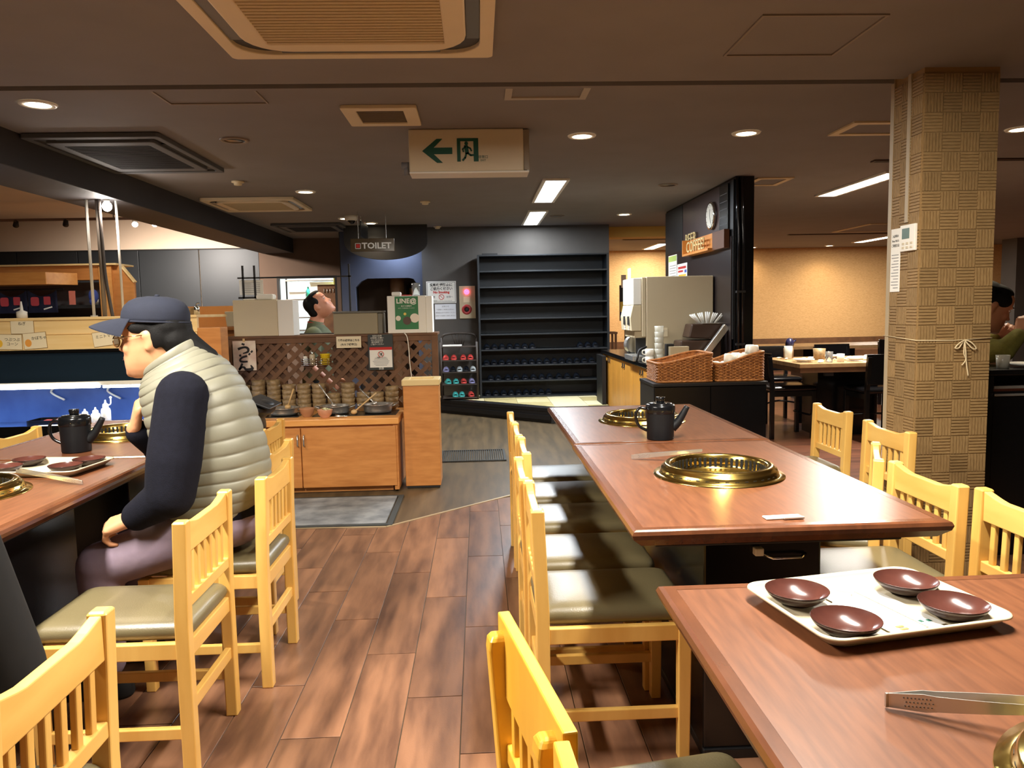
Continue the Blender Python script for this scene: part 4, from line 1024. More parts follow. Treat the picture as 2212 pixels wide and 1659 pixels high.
# door mat and floor grate
t = thing('door_mat', 'grey patterned mat on the floor before the noodle counter', 'mat', (-1.2, 5.05, 0))
obj('pile', MB().box(-1.95, -.60, 4.70, 5.40, .001, .010), mat('grey_mat_pile', (140, 144, 148), .95, rgb2=(104, 108, 114), vscale=9, bump=.4, bscale=220), t)
obj('rubber_border', frame_xy(-1.98, -.555, 4.665, 5.435, .008, .035, .007), mat('mat_border', (52, 56, 56), .8), t)
t = thing('floor_grate', 'black ribbed rubber drain mat on the floor past the bin', 'mat', (-.08, 6.86, 0))
for i in range(30): obj('rib', MB().box(-.36+i*.019, -.352+i*.019, 6.63, 7.11, .001, .008), mat('grate_black', (44, 46, 44), .6), t)
obj('frame', frame_xy(-.365, .212, 6.61, 7.13, .009, .018, .008), MATS['grate_black'], t)
obj('cigarette_end', MB().cyl((-.655, 3.62, .006), (-.645, 3.64, .006), .006, n=8), m_soot_shade, smooth=False, label='tiny dark scrap lying on the plank floor in the aisle', cat='scrap') if False else None
# ------------------------------------------------------------------ lit display case on the left
KX0, KX1, KY0, KY1 = -4.7, -1.93, 5.45, 6.08
t = thing('display_case', 'refrigerated display case with blue lit well and pale wood fascia', 'display case', (-3.2, KY0, 0))
m_pale = mat('pale_ash', (244, 214, 156), .45, rgb2=(234, 198, 132), vscale=3, stretch=(.6, 3, 9))
obj('base_cabinet', MB().box(KX0, KX1, KY0, KY1, 0, .50), m_blackgloss, t, bev=.004)
obj('fascia_board', MB().box(KX0, KX1, KY0-.02, KY0+.02, 1.085, 1.185), m_pale, t, bev=.004)
obj('fascia_board', MB().box(KX0, KX1, KY0-.005, KY0+.03, 1.187, 1.285), m_pale, t, bev=.004)
obj('top_board', MB().box(KX0, KX1, KY0-.015, KY1, 1.285, 1.305), m_pale, t, bev=.003)
obj('black_trim', MB().box(KX0, KX1, KY0-.015, KY0+.02, 1.066, 1.085), m_blackgloss, t)
obj('back_panel', MB().box(KX0, KX1, KY1-.02, KY1, .50, 1.07), mat('blue_well', (64, 98, 168), .4, rgb2=(44, 74, 140), vscale=4), t)
obj('well_floor', MB().box(KX0, KX1, KY0+.02, KY1-.02, .50, .515), MATS['blue_well'], t)
obj('upper_back', MB().box(KX0, KX1, KY1-.10, KY1-.021, .86, 1.07), mat('dark_interior', (20, 30, 40), .3), t)
obj('sneeze_guard', MB().box(KX0, KX1, KY0+.005, KY0+.013, .862, 1.066), mat('dark_tinted_glass', (26, 40, 52), .08), t)
obj('end_panel', MB().box(KX1, -1.775, KY0-.01, 5.60, 0, 1.215), m_counterwood, t, bev=.004)
obj('front_rail', MB().box(KX0, KX1, KY0-.005, KY0+.03, .835, .862), m_creamw, t, bev=.003)
obj('light_tube', MB().box(KX0, -2.62, KY0-.012, KY0+.022, .818, .842), m_lampcool, t, bev=.004)
obj('light_tube', MB().box(-2.60, KX1-.02, KY0+.002, KY0+.022, .815, .832), m_lampcool, t, bev=.004)
obj('front_glass', MB().box(KX0, KX1, KY0-.002, KY0+.004, .50, .56), m_blackgloss, t)
area('lamp_light', (.2, .10, .80), 2.4, .05, 5, (.75, .86, 1.0), t)
for i in range(3):
    x = -2.38-.42*i
    obj('bracket', MB().tube(crv([(x, KY1-.025, .79), (x-.04, KY1-.05, .74), (x+.06, KY1-.06, .68)], 5), .008), m_creamw, t, True)
obj('hook', MB().tube(crv([(-2.62, KY1-.03, .79), (-2.52, KY1-.05, .73), (-2.42, KY1-.05, .71)], 5), .009).ell((-2.40, KY1-.05, .705), (.018, .018, .018)), m_creamw, t, True)
def bottle(label, x, y, z, h, r, cap=True):
    t = thing('squeeze_bottle', label, 'bottle', (x, y, z), group='white squeeze bottles in the display case')
    obj('bottle', MB().lathe([(0, 0), (r, 0), (r, h*.62), (r*.85, h*.70), (r*.6, h*.72), (r*.55, h*.86)], n=18), m_creamw, t, True, local=True)
    obj('nozzle', MB().lathe([(r*.62, h*.72), (r*.62, h*.80), (r*.22, h*.9), (r*.14, h)], n=14), m_paper, t, True, local=True)
    if cap: obj('cap_strap', MB().tube(crv([(r*.3, 0, h*.80), (r*1.1, 0, h*.85), (r*1.2, 0, h*1.05)], 5), r*.14).ell((r*1.2, 0, h*1.08), (r*.28,)*3, n=8, k=6), m_paper, t, True, local=True)
for x, h, lb in ((-2.64, .20, 'white squeeze bottle with a strap cap in the blue case'), (-2.712, .15, 'short white squeeze bottle beside the strap cap one'), (-2.785, .14, 'white squeeze bottle just behind the teapot lid')):
    bottle(lb, x, 5.56, .52, h, .032, h > .19)
obj('white_server', MB().bar((-3.12, 5.56, .534), (-2.98, 5.60, .532), .045, .03), m_creamw, label='white plastic server lying in the blue case', cat='utensil', bev=.005)
t = thing('food_container', 'dark food container with red bits in the blue case', 'container', (-3.12, 5.80, .515))
obj('tub', ring_prism(rrect(.16, .10, .02, 3), rrect(.15, .09, .02, 3), 0, .05), m_potgloss, t, local=True)
obj('tub_floor', MB().box(-.15, .15, -.09, .09, .001, .012), m_potgloss, t, local=True)
obj('red_pickles', MB().ell((.04, 0, .02), (.09, .05, .03)).ell((-.06, .02, .02), (.05, .04, .025)), mat('red_pickle', (206, 90, 70), .5, var=.3, vscale=60), t, True, local=True)
# menu cards on the fascia
m_corn = mat('corn_yellow', (240, 190, 60), .6); m_orange = mat('pumpkin_orange', (232, 160, 70), .6)
for (x, z, w, h, rot, txt, pic, lb) in ((-3.100, 1.250, .150, .100, 0, 'ねぎ', None, 'plain white menu card on the upper fascia board'), (-3.195, 1.145, .185, .100, 2, 'つぶつぶ\nコーン', m_corn, 'menu card with yellow corn picture on the fascia'), (-3.015, 1.150, .150, .105, -4, 'かぼちゃ', m_orange, 'menu card with an orange pumpkin picture on the fascia'), (-2.545, 1.155, .165, .095, -7, 'ミニトマト', None, 'tilted menu card on the fascia beside the man\'s glasses')):
    yy = KY0-.024 if z < 1.2 else KY0-.010
    t = thing('menu_card', lb, 'card', (x, yy, z), 0, 'menu cards on the display case')
    Mx = Matrix.Translation((x, yy, z)) @ Matrix.Rotation(R(rot), 4, 'Y')
    obj('card', MB(Mx).box(-w/2, w/2, -.001, .001, -h/2, h/2), m_paper2, t)
    obj('edge', MB(Mx).box(-w/2-.003, w/2+.003, .001, .003, -h/2-.003, h/2+.003), mat('card_edge', (150, 120, 70), .6), t)
    fc = Mx @ facing_cam((0, -.0012, 0))
    for i, s_ in enumerate(txt.split('\n')): lettering(s_, .026, fc @ Matrix.Translation((.03 if pic else 0, .008-i*.03, 0)), m_ink, t)
    if pic: obj('picture', MB().prism([(-w*.30+.022*math.cos(R(a)), -.012+.026*math.sin(R(a))) for a in range(0, 360, 24)], .0006, fc), pic, t)
# things on the board behind the case
obj('cream_bin', MB().loft([[(px-1.93, py+6.34, z) for px, py in rrect(.17+d, .12+d, .02, 3)] for z, d in ((1.205, -.01), (1.33, 0))]), m_cream, label='cream plastic bin standing behind the wooden case end', cat='bin', bev=.004)
rice_bowl('brown bowl on the shelf behind the man\'s cap', -2.06, 5.70, 1.3055, .055, .05, m_bowl, 'bowls behind the display case')
t = thing('back_shelf', 'orange lit wooden back shelf behind the display case', 'shelf', (-2.2, 6.9, 0))
obj('board', MB().box(-2.9, -1.72, 6.55, 6.80, 1.17, 1.20), m_counterwood, t, bev=.003)
obj('cabinet', MB().box(-2.9, -1.72, 6.57, 6.80, 0, 1.17), m_counterwood, t)
obj('splash_board', MB().box(-2.9, -1.72, 6.79, 6.81, 1.20, 1.375), mat('orange_lit_board', (232, 160, 84), .4, var=.06), t)  # orange light falling on the board is put into its colour
COL.objects['cream_bin'].location = (0, .33, -.004)
t = thing('steel_dispenser', 'chrome dispenser beside the wooden case end', 'dispenser', (-1.99, 5.62, 1.306))
obj('body', MB().lathe([(0, 0), (.02, 0), (.02, .05), (.012, .06), (0, .06)], n=16), m_chrome, t, True, local=True)
obj('spout', MB().tube(crv([(0, 0, .05), (0, 0, .075), (.02, 0, .08)], 4), .004), m_chrome, t, True, local=True)

# wooden canopy over the kitchen pass with a short curtain
CY = 6.45
t = thing('wooden_canopy', 'pale wooden canopy frame above the display case', 'canopy', (-3.4, CY, 1.3))
obj('top_beam', MB().box(-4.7, -3.02, CY, CY+.12, 1.60, 1.715), m_counterwood, t, bev=.003)
obj('cap_board', MB().box(-4.7, -2.89, CY-.03, CY+.30, 1.715, 1.73), m_pale, t, bev=.003)
obj('front_box', MB().loft([[(-4.7, CY-.28, 1.56), (-4.7, CY-.02, 1.56), (-4.7, CY-.02, 1.655), (-4.7, CY-.28, 1.655)], [(-3.31, CY-.28, 1.56), (-3.20, CY-.02, 1.56), (-3.20, CY-.02, 1.655), (-3.31, CY-.28, 1.655)]]), m_countertop, t, bev=.004)
obj('post', MB().box(-3.04, -2.94, CY-.01, CY+.10, 1.0, 1.712), m_countertop, t, bev=.003)
pm_ = Matrix(((1,0,0,0),(0,0,1,CY+.02),(0,1,0,0),(0,0,0,1)))
obj('end_board', MB().prism([(-2.95, 1.712), (-2.875, 1.712), (-2.775, 1.575), (-2.785, 1.0), (-2.95, 1.0)], .03, pm_), m_counterwood, t, bev=.003)
obj('edge_strip', MB().bar((-2.875, CY+.03, 1.716), (-2.772, CY+.03, 1.577), .05, .012), m_pale, t)
obj('pass_back', MB().box(-4.7, -3.04, CY+.45, CY+.48, 1.30, 1.60), mat('grey_pass_back', (120, 116, 120), .6), t)
obj('pass_shelf', MB().box(-4.7, -3.04, CY-.02, CY+.45, 1.375, 1.40), m_ceil_dark, t)
obj('pass_counter', MB().box(-4.7, -2.95, CY-.05, CY+.48, .9, 1.29), m_counterwood, t)
t = thing('noren_curtain', 'navy short curtain with red patches under the canopy', 'curtain', (-3.5, CY-.05, 1.35))
m_noren = mat('navy_noren', (34, 36, 62), .85, var=.15, vscale=20)
for k in range(3):
    x1 = -3.36-k*.235; x0 = x1-.225
    rings = []
    for i in range(9):
        u = i/8; x = x0+(x1-x0)*u; sag = .050*math.sin(math.pi*u)**1.0
        rings.append([(x, CY-.05+.012*math.sin(u*9), 1.525-sag), (x, CY-.052+.012*math.sin(u*9), 1.525-sag), (x, CY-.052+.02*math.sin(u*9), 1.345), (x, CY-.05+.02*math.sin(u*9), 1.345)])
    c = obj('curtain_panel', MB().loft(rings), m_noren, t, True)
    mr = mat('red_dye', (196, 70, 78), .8)
    cx = (x0+x1)/2
    obj('red_patch', MB().prism(rrect(.032, .035, .015, 3), .002, facing_cam((cx-.045, CY-.076, 1.435))), mr, c)
    obj('red_patch', MB().prism(rrect(.026, .032, .006, 3), .002, facing_cam((cx+.050, CY-.076, 1.440))), mr, c)
    obj('white_wave', MB().bar((cx+.02, CY-.076, 1.372), (cx+.085, CY-.076, 1.390), .004, .010), m_creamw, c)
obj('curtain_rod', MB().cyl((-4.2, CY-.051, 1.530), (-3.30, CY-.051, 1.530), .006), m_ceil_dark, t)
obj('blue_cloth', MB().ell((-3.072, CY-.05, 1.47), (.035, .045, .055)).ell((-3.075, CY-.065, 1.425), (.022, .03, .03)), mat('blue_cloth_m', (50, 70, 140), .9), smooth=True, label='bunched blue cloth hanging by the canopy post', cat='cloth')
obj('red_tag', MB().box(-3.275, -3.225, CY-.03, CY-.026, 1.405, 1.515), mat('salmon_paper', (214, 120, 100), .7), label='salmon red paper strip hanging by the curtain', cat='strip')
obj('white_cup', MB().lathe([(0, 0), (.022, 0), (.028, .045), (.025, .045), (.02, .006), (0, .006)], (-3.10, CY+.03, 1.4003)), m_creamw, smooth=True, label='white cup on the dark shelf by the canopy post', cat='cup')
obj('sauce_bottle', MB().lathe([(0, 0), (.035, 0), (.035, .045), (.012, .055), (.005, .12), (0, .12)], (-3.30, 5.80, 1.3055)), m_creamw, smooth=True, label='white nozzle bottle standing on the display case', cat='bottle')
# poles and work lamp
t = thing('support_pole', 'thin white pole between display case and ceiling beam', 'pole', (-2.885, 6.0, 1.305))
obj('pole', MB().cyl((0, 0, 0), (0, 0, .865), .011), m_creamw, t, True, local=True); obj('foot', MB().cyl((0, 0, 0), (0, 0, .01), .025), m_creamw, t, local=True)
t = thing('support_pole', 'thick grey pole with a hanging cable beside the white pole', 'pole', (-2.80, 6.0, 1.305))
obj('pole', MB().cyl((-.005, 0, 0), (-.005, 0, .865), .016), mat('pole_grey', (150, 138, 126), .4, metal=.4), t, True, local=True)
obj('cable', MB().tube(crv([(.018, -.02, .865), (.020, -.02, .60), (.026, -.02, .32), (.045, -.02, .12), (.060, -.02, .0)], 6), .013), mat('cable_grey', (74, 66, 60), .5), t, True, local=True)
t = thing('support_pole', 'slim pale pole to the right of the thick grey pole', 'pole', (-2.70, 6.07, 1.305))
obj('pole', MB().cyl((0, 0, 0), (0, 0, .865), .009), m_creamw, t, True, local=True); obj('foot', MB().cyl((0, 0, 0), (0, 0, .01), .02), m_creamw, t, local=True)
t = thing('spot_lamp', 'bright bare spot lamp under the ceiling beam', 'lamp', (-2.735, 6.0, 2.17))
obj('socket', MB().cyl((0, 0, 0), (0, 0, -.025), .02), m_creamw, t, True, local=True)
obj('bulb', MB().ell((0, 0, -.052), (.034, .034, .036)), mat('bulb_white', (255, 252, 246), .5, emit=22), t, True, local=True)
d = bpy.data.lights.new('lamp_light', 'POINT'); d.energy = 6; d.color = (1, .9, .8); d.shadow_soft_size = .04
o = bpy.data.objects.new('lamp_light', d); COL.objects.link(o); o.parent = t; o.location = (0, -.02, -.11)
# track with spotlights in the raised ceiling
t = thing('lighting_track', 'brown lighting track with spots in the raised ceiling', 'track', (-5, 8.6, 2.60))
obj('rail', MB().box(-7.5, -3.2, 10.0, 10.05, 2.50, 2.53), mat('track_brown', (130, 104, 92), .5), t, bev=.003)
for x in (-6.25, -5.68, -5.08, -4.24, -4.00):
    lit = x > -4.5
    h = obj('spot_head', MB().cyl((x, 10.02, 2.50), (x+.02, 9.97, 2.44), .028, .034), m_ceil_dark if not lit else m_creamw, t, True)
    if lit:
        d = bpy.data.lights.new('lamp_light', 'SPOT'); d.energy = 150; d.color = (1, .86, .74); d.spot_size = R(150); d.spot_blend = 1; d.shadow_soft_size = .035
        o = bpy.data.objects.new('lamp_light', d); COL.objects.link(o); o.parent = t; o.location = (x+5+.03, 9.92-8.6, 2.395-2.60); o.rotation_euler = (R(40), 0, 0)
        obj('lens', MB().ell((x+.021, 9.965, 2.436), (.034, .034, .034)), m_lamp, h, True)
for x in (-6.5, -4.5): obj('hanger', MB().cyl((x, 10.02, 2.53), (x, 10.02, 2.72), .006), m_ceil_dark, t)
t = thing('track_spot', 'dark spotlight hanging from the soffit at the far left', 'spotlight', (-4.0, 6.27, 2.38))
obj('stem', MB().cyl((0, 0, 0), (0, 0, -.03), .01), m_ceil_dark, t, local=True)
obj('head', MB().cyl((-.03, 0, -.03), (.03, -.02, -.10), .035, .042), m_ceil_dark, t, True, local=True)

# ------------------------------------------------------------------ kitchen seen through the hatch
t = thing('steel_shelving', 'wire shelving with white boxes inside the lit kitchen', 'shelving', (-2.55, 12.5, 0))
for x in (-3.0, -2.22): obj('upright', MB().box(x, x+.02, 12.4, 12.42, 0, 1.85), m_ceil_dark, t)
for z in (1.02, 1.22, 1.50, 1.80): obj('shelf', MB().box(-3.0, -2.2, 12.38, 12.8, z, z+.02), m_steel, t)
for (x0, x1, z0, z1, lb) in ((-2.62, -2.26, 1.525, 1.78, 'large white carton on the top kitchen shelf'), (-2.66, -2.25, 1.245, 1.48, 'white carton on the middle kitchen shelf'), (-2.66, -2.25, 1.045, 1.21, 'pale blue-white carton on the lower kitchen shelf'), (-2.95, -2.70, 1.525, 1.66, 'pale steel container on the top kitchen shelf')):
    tt = thing('carton', lb, 'carton', ((x0+x1)/2, 12.45, z0), group='cartons on the kitchen shelving')
    obj('box', MB().box(x0, x1, 12.40, 12.72, z0, z1), m_creamw, tt, bev=.004); obj('lid', MB().box(x0-.006, x1+.006, 12.394, 12.726, z1-.03, z1+.001), m_paper, tt, bev=.003)
obj('tea_bottle', MB().lathe([(0, 0), (.025, 0), (.025, .14), (.012, .17), (.012, .19), (0, .19)], (-2.66, 12.42, 1.5205)), mat('teal_label', (70, 200, 170), .3), smooth=True, label='bottle with a teal label on the kitchen shelf', cat='bottle')
t = thing('knife_rack', 'brown wooden rack with hanging utensils behind the standing man', 'rack', (-2.28, 11.9, 1.4))
obj('board', MB().box(-2.40, -2.06, 11.86, 11.88, .001, 1.72), m_lattice, t)
for i in range(5): obj('hook', MB().cyl((-2.30+i*.045, 11.85, 1.66), (-2.30+i*.045, 11.85, 1.60), .008), m_chrome, t, True)
obj('lime_partition', MB().box(-2.22, -1.90, 12.2, 12.22, .001, 1.95), mat('lime_panel', (222, 232, 130), .5), label='lime yellow partition standing in the lit kitchen', cat='partition', bev=.003)
tk = thing('kitchen_lamp', 'white strip lamp on the kitchen ceiling beyond the hatch', 'ceiling lamp', (-2.5, 12.3, 2.36))
obj('housing', MB().box(-.5, .5, -.08, .08, 0, .02), m_creamw, tk, local=True); obj('diffuser', MB().box(-.48, .48, -.06, .06, -.012, 0), m_lampcool, tk, local=True)
area('lamp_light', (0, 0, -.02), .9, .12, 45, (.92, .97, 1.0), tk)

# ------------------------------------------------------------------ shoe shelf
SX0, SX1, SY0, SY1, SZ0, SZ1 = .0, 1.665, 9.88, 10.27, PH+.003, 1.985
t = thing('shoe_shelf', 'large black open shoe shelf with nine tiers on the platform', 'shelf', ((SX0+SX1)/2, SY0, SZ0))
for x in (SX0, SX1-.025): obj('side_panel', MB().box(x, x+.025, SY0, SY1, SZ0, SZ1), m_shelf, t, bev=.002)
obj('back_panel', MB().box(SX0+.025, SX1-.025, SY1-.012, SY1, SZ0, SZ1), m_shelf, t)
SHZ = [SZ0+.002+i*(SZ1-SZ0-.022)/9 for i in range(10)]
for z in SHZ: obj('shelf_board', MB().box(SX0+.025, SX1-.025, SY0+.004, SY1-.012, z, z+.018), m_shelf, t, bev=.002)
obj('brown_ledge', MB().box(SX0+.06, SX0+.26, SY0+.05, SY1-.05, SZ1, SZ1+.02), m_black, t)
# slippers
def slipper(m, label, group, loc, rz, scale=1.0):
    t = thing('slipper', label, 'slipper', loc, rz, group)
    rings = []
    outline = [(-.115, .020), (-.105, .034), (-.07, .037), (-.02, .036), (.04, .043), (.085, .042), (.110, .030), (.118, .012)]
    pts = [(x, w) for x, w in outline]+[(x, -w) for x, w in reversed(outline)]
    obj('sole', MB().loft([[(x*scale, y*scale, z*scale) for x, y in pts] for z in (0, .016, .020)]), m, t, local=True, bev=.003)
    N = 8; r2 = []
    for x, wd, h in ((-.01, .038, .052), (.03, .043, .062), (.075, .043, .050), (.102, .034, .030)):
        r2.append([(x*scale, -wd*scale*math.cos(math.pi*i/N), (.012+h*math.sin(math.pi*i/N))*scale) for i in range(N+1)])
    r2i = [[(p[0], p[1]*.90, p[2]*.90) for p in r] for r in r2]
    mb = MB(); mb.loft(r2, closed=False, caps=False); mb.loft(r2i, closed=False, caps=False)
    obj('upper', mb, m, t, True, local=True)
    return t
def slipper_dup(src, m, label, loc, rz):
    o = dup(src, loc, rz, label)
    if m:
        for c in o.children:
            me = c.data.copy(); me.materials.clear(); me.materials.append(m); c.data = me
    return o
m_sdark = mat('dark_navy_rubber', (26, 31, 40), .35)
# slipper rack beside the shelf
RX0, RX1, RY0, RY1 = -.482, -.030, 9.80, 10.08
t = thing('slipper_rack', 'narrow dark brown slipper rack with arched top rail', 'rack', ((RX0+RX1)/2, RY0, PH))
m_rack = mat('dark_brown_rattan', (56, 46, 38), .5, var=.2, vscale=20)
for x in (RX0, RX1):
    for y in (RY0, RY1): obj('post', MB().cyl((x, y, PH+.003), (x, y, .95 if y == RY1 else .90), .014), m_rack, t, True)
RZ = [.20, .37, .523, .672, .845]
for z in RZ: obj('shelf', MB().box(RX0, RX1, RY0-.01, RY1+.01, z-.014, z), m_rack, t, bev=.003)
arc = [(RX0, RY1, .93), (RX0+.04, RY1, .985), ((RX0+RX1)/2, RY1, 1.005), (RX1-.04, RY1, .985), (RX1, RY1, .93)]
obj('arched_rail', MB().tube(crv(arc, 6), .014), m_rack, t, True)
for i in range(5):
    x = -.256+(i-2)*.035; obj('spindle', MB().tube([(-.256+(i-2)*.022, RY1, .845), (x+(i-2)*.012, RY1, .99)], .006), m_rack, t, True)
obj('folded_paper', MB().box(-.46, -.22, RY0+.02, RY0+.16, .846, .862), m_paper, label='white folded papers on the slipper rack top', cat='papers', bev=.003)
m_sred = mat('coral_rubber', (226, 84, 78), .45); m_steal = mat('teal_rubber', (84, 200, 196), .45); m_slav = mat('lavender_rubber', (150, 150, 196), .45); m_swhite = mat('pale_rubber', (196, 206, 210), .45)
GS = 'slippers on the slipper rack'; D_ = R(-90)
s0 = slipper(m_sred, 'coral slipper, first of the pair beside the rack post, upper tier', GS, (-.425, 9.93, RZ[3]+.002), D_, .9)
for (x, z, m_, a, lb) in ((-.325, 3, None, 0, 'coral slipper, second of the left pair, upper tier'), (-.205, 3, None, 0, 'coral slipper, first of the right pair, upper tier'), (-.115, 3, None, 0, 'coral slipper, second of the right pair, upper tier'),
    (-.425, 2, m_slav, 0, 'lavender slipper at the end of the second tier'), (-.340, 2, m_sdark, 0, 'dark slipper on the second tier beside the lavender one'), (-.255, 2, m_swhite, 0, 'pale slipper in the middle of the second tier'), (-.170, 2, m_sdark, 0, 'dark slipper on the second tier near the shoe shelf'), (-.085, 2, m_swhite, 0, 'pale slipper at the shelf end of the second tier'),
    (-.410, 1, m_steal, 9, 'teal slipper lying askew on the third tier'), (-.310, 1, m_steal, 5, 'teal slipper leaning over on the third tier'), (-.210, 1, None, 4, 'coral slipper squeezed between teal and lavender'), (-.110, 1, m_slav, 7, 'lavender slipper at the shelf end of the third tier'),
    (-.32, 0, m_steal, 4, 'teal slipper, first on the lowest tier'), (-.235, 0, m_steal, 2, 'teal slipper, second on the lowest tier'), (-.125, 0, None, 10, 'coral slipper turned sideways on the lowest tier')):
    slipper_dup(s0, m_, lb, (x, 9.93, RZ[z]+.002), D_+R(a))
# dark slippers in the shoe shelf
GD = 'dark slippers in the shoe shelf'
sd = None
tiers = {3: ('fourth tier', [.10, .19, .27, .36, .47, .57, .67, 1.30, 1.40, 1.49]), 2: ('third tier', [.09, .18, .26, .35, .45, .54, .63, .72, .82, .93, 1.03, 1.13, 1.23, 1.33, 1.43]), 1: ('second tier', [.14, .23, .36, .46, .58, .69, .80, .90, 1.02, 1.13, 1.25]), 0: ('lowest tier', [.10, .20, .30, .40, .49, .58, .68, .78, .88])}
for k, (nm, xs) in tiers.items():
    lb = f'dark navy slipper standing on the {nm} of the black shoe shelf'
    for i in range(1, len(xs)): xs[i] = max(xs[i], xs[i-1]+.097)
    for i, x in enumerate(xs):
        p = (x, 10.04, SHZ[k]+.0185)
        if sd is None: sd = slipper(m_sdark, lb, GD, p, D_)
        else: slipper_dup(sd, None, lb, p, D_+R(random.uniform(-1.5, 1.5)))
# fire alarm box and the two notices on the back wall
WB = 10.30
t = thing('fire_alarm_box', 'cream fire alarm box with red lamp and red round button', 'alarm box', (-.135, WB, 1.18))
obj('panel', MB().box(-.243, -.033, WB-.03, WB-.001, 1.187, 1.612), m_cream, t, bev=.004)
obj('lamp', MB().ell((-.146, WB-.035, 1.535), (.036, .03, .036)), mat('red_lamp', (255, 60, 90), .3, emit=4.0), t, True)
obj('button_ring', MB().lathe([(.030, 0), (.034, .012), (.060, .010), (.066, 0)], n=28, M=facing_cam((-.150, WB-.030, 1.305))), mat('alarm_red', (168, 44, 44), .4), t, True)
obj('button', MB().lathe([(0, .006), (.028, .006), (.030, 0)], n=24, M=facing_cam((-.150, WB-.030, 1.305))), m_ceil_dark, t, True)
obj('name_plate', MB().box(-.19, -.105, WB-.0315, WB-.030, 1.40, 1.47), m_paper2, t)
t = thing('no_smoking_notice', 'white no-smoking notice with Japanese lettering on the grey wall', 'notice', (-.48, WB, 1.4))
obj('sheet', MB().box(-.672, -.284, WB-.004, WB-.002, 1.395, 1.680), m_paper, t)
o_ = obj('border', frame_xy(-.662, -.294, 0, .265, 0, .006, .001), m_inkgrey, t); o_.data.transform(Matrix.Translation((0, WB-.0045, 1.405)) @ Matrix.Rotation(R(90), 4, 'X'))
lettering('受動喫煙防止に', .042, facing_cam((-.478, WB-.0045, 1.618)), m_ink, t, bold=.0012); lettering('ご協力ください', .042, facing_cam((-.478, WB-.0045, 1.568)), m_ink, t, bold=.0012)
lettering('No Smoking', .042, facing_cam((-.478, WB-.0045, 1.524)), m_inkred, t, bold=.002)
me_ = ring_prism([(.036*math.cos(R(a)), .036*math.sin(R(a))) for a in range(0, 360, 12)], [(.029*math.cos(R(a)), .029*math.sin(R(a))) for a in range(0, 360, 12)], 0, .0006).mesh('red_ring'); me_.transform(facing_cam((-.478, WB-.0045, 1.475))); obj('red_ring', me_, m_inkred, t)
obj('red_bar', MB().prism([(-.024, .020), (-.020, .024), (.024, -.020), (.020, -.024)], .0006, facing_cam((-.478, WB-.0045, 1.475))), m_inkred, t)
lettering('禁煙', .03, facing_cam((-.59, WB-.0045, 1.465)), m_inkgrey, t); lettering('皆様へ', .03, facing_cam((-.37, WB-.0045, 1.465)), m_inkgrey, t)
lettering('全席禁煙とさせていただきます', .02, facing_cam((-.478, WB-.0045, 1.418)), m_inkgrey, t)
t = thing('wall_notice', 'smaller white notice with grey lines on the grey wall', 'notice', (-.43, WB, 1.2))
obj('sheet', MB().box(-.568, -.292, WB-.004, WB-.002, 1.185, 1.382), mat('bluish_paper', (226, 230, 238), .7), t)
for i, s_ in enumerate(('お知らせ', '下足箱のご利用はお早めに', '貴重品は必ずお持ちください', '店内での紛失には応じません')): lettering(s_, .020 if i else .024, facing_cam((-.43, WB-.0045, 1.343-i*.04)), m_inkgrey, t)
# ------------------------------------------------------------------ drink bar
BX0, BX1, BY0, BY1, BZ = 1.49, 2.17, 6.64, 9.33, .79
t = thing('drink_counter', 'yellow wood drink bar counter with a black worktop', 'counter', (1.8, BY0, 0))
obj('carcass', MB().box(BX0+.02, BX1, BY0, BY1, .05, BZ-.04), m_counterwood, t)
obj('plinth', MB().box(BX0+.05, BX1, BY0+.02, BY1, .0, .05), m_counterwood, t)
obj('worktop', MB().box(BX0-.02, BX1, BY0-.02, 7.98, BZ-.04, BZ), m_blackgloss, t, bev=.004)
obj('worktop', MB().box(BX0-.02, BX1, 7.99, BY1+.02, BZ-.04, BZ), m_blackgloss, t, bev=.004)
n = 6; w = (BY1-BY0)/n
for i in range(n):
    d = obj('door', MB().box(BX0, BX0+.02, BY0+i*w+.003, BY0+(i+1)*w-.003, .055, BZ-.05), m_yellowwood, t, bev=.002)
    hy = BY0+(i+1)*w-.05 if i % 2 == 0 else BY0+i*w+.05
    obj('recess_pull', MB().box(BX0-.003, BX0+.001, hy-.028, hy+.028, .665, .715), m_ceil_dark, d, bev=.001)
    obj('pull_lip', MB().box(BX0-.008, BX0-.002, hy-.022, hy+.022, .667, .682), m_chrome, d, bev=.001)
# coffee machine, its front towards the aisle
t = thing('drink_machine', 'large cream drink machine standing on the drink bar', 'drink machine', (1.8, 7.12, BZ))
obj('body', MB().box(1.545, 2.165, 7.12, 7.66, BZ+.04, 1.570), m_cream, t, bev=.006)
obj('feet', MB().box(1.60, 1.66, 7.15, 7.20, BZ+.001, BZ+.04).box(2.06, 2.12, 7.15, 7.20, BZ+.001, BZ+.04).box(1.60, 1.66, 7.55, 7.60, BZ+.001, BZ+.04).box(2.06, 2.12, 7.55, 7.60, BZ+.001, BZ+.04), m_soot_shade, t)
obj('door_edge', MB().box(1.505, 1.541, 7.125, 7.655, 1.02, 1.565), m_cream, t, bev=.004)
obj('front_panel', MB().box(1.425, 1.502, 7.14, 7.64, 1.315, 1.560), m_creamw, t, bev=.006)
cp = obj('control_panel', MB().loft([[(1.410, 7.14, 1.075), (1.410, 7.64, 1.075), (1.50, 7.64, 1.075), (1.50, 7.14, 1.075)], [(1.400, 7.14, 1.20), (1.400, 7.64, 1.20), (1.50, 7.64, 1.20), (1.50, 7.14, 1.20)], [(1.425, 7.14, 1.312), (1.425, 7.64, 1.312), (1.50, 7.64, 1.312), (1.50, 7.14, 1.312)]]), m_cream, t, bev=.004)
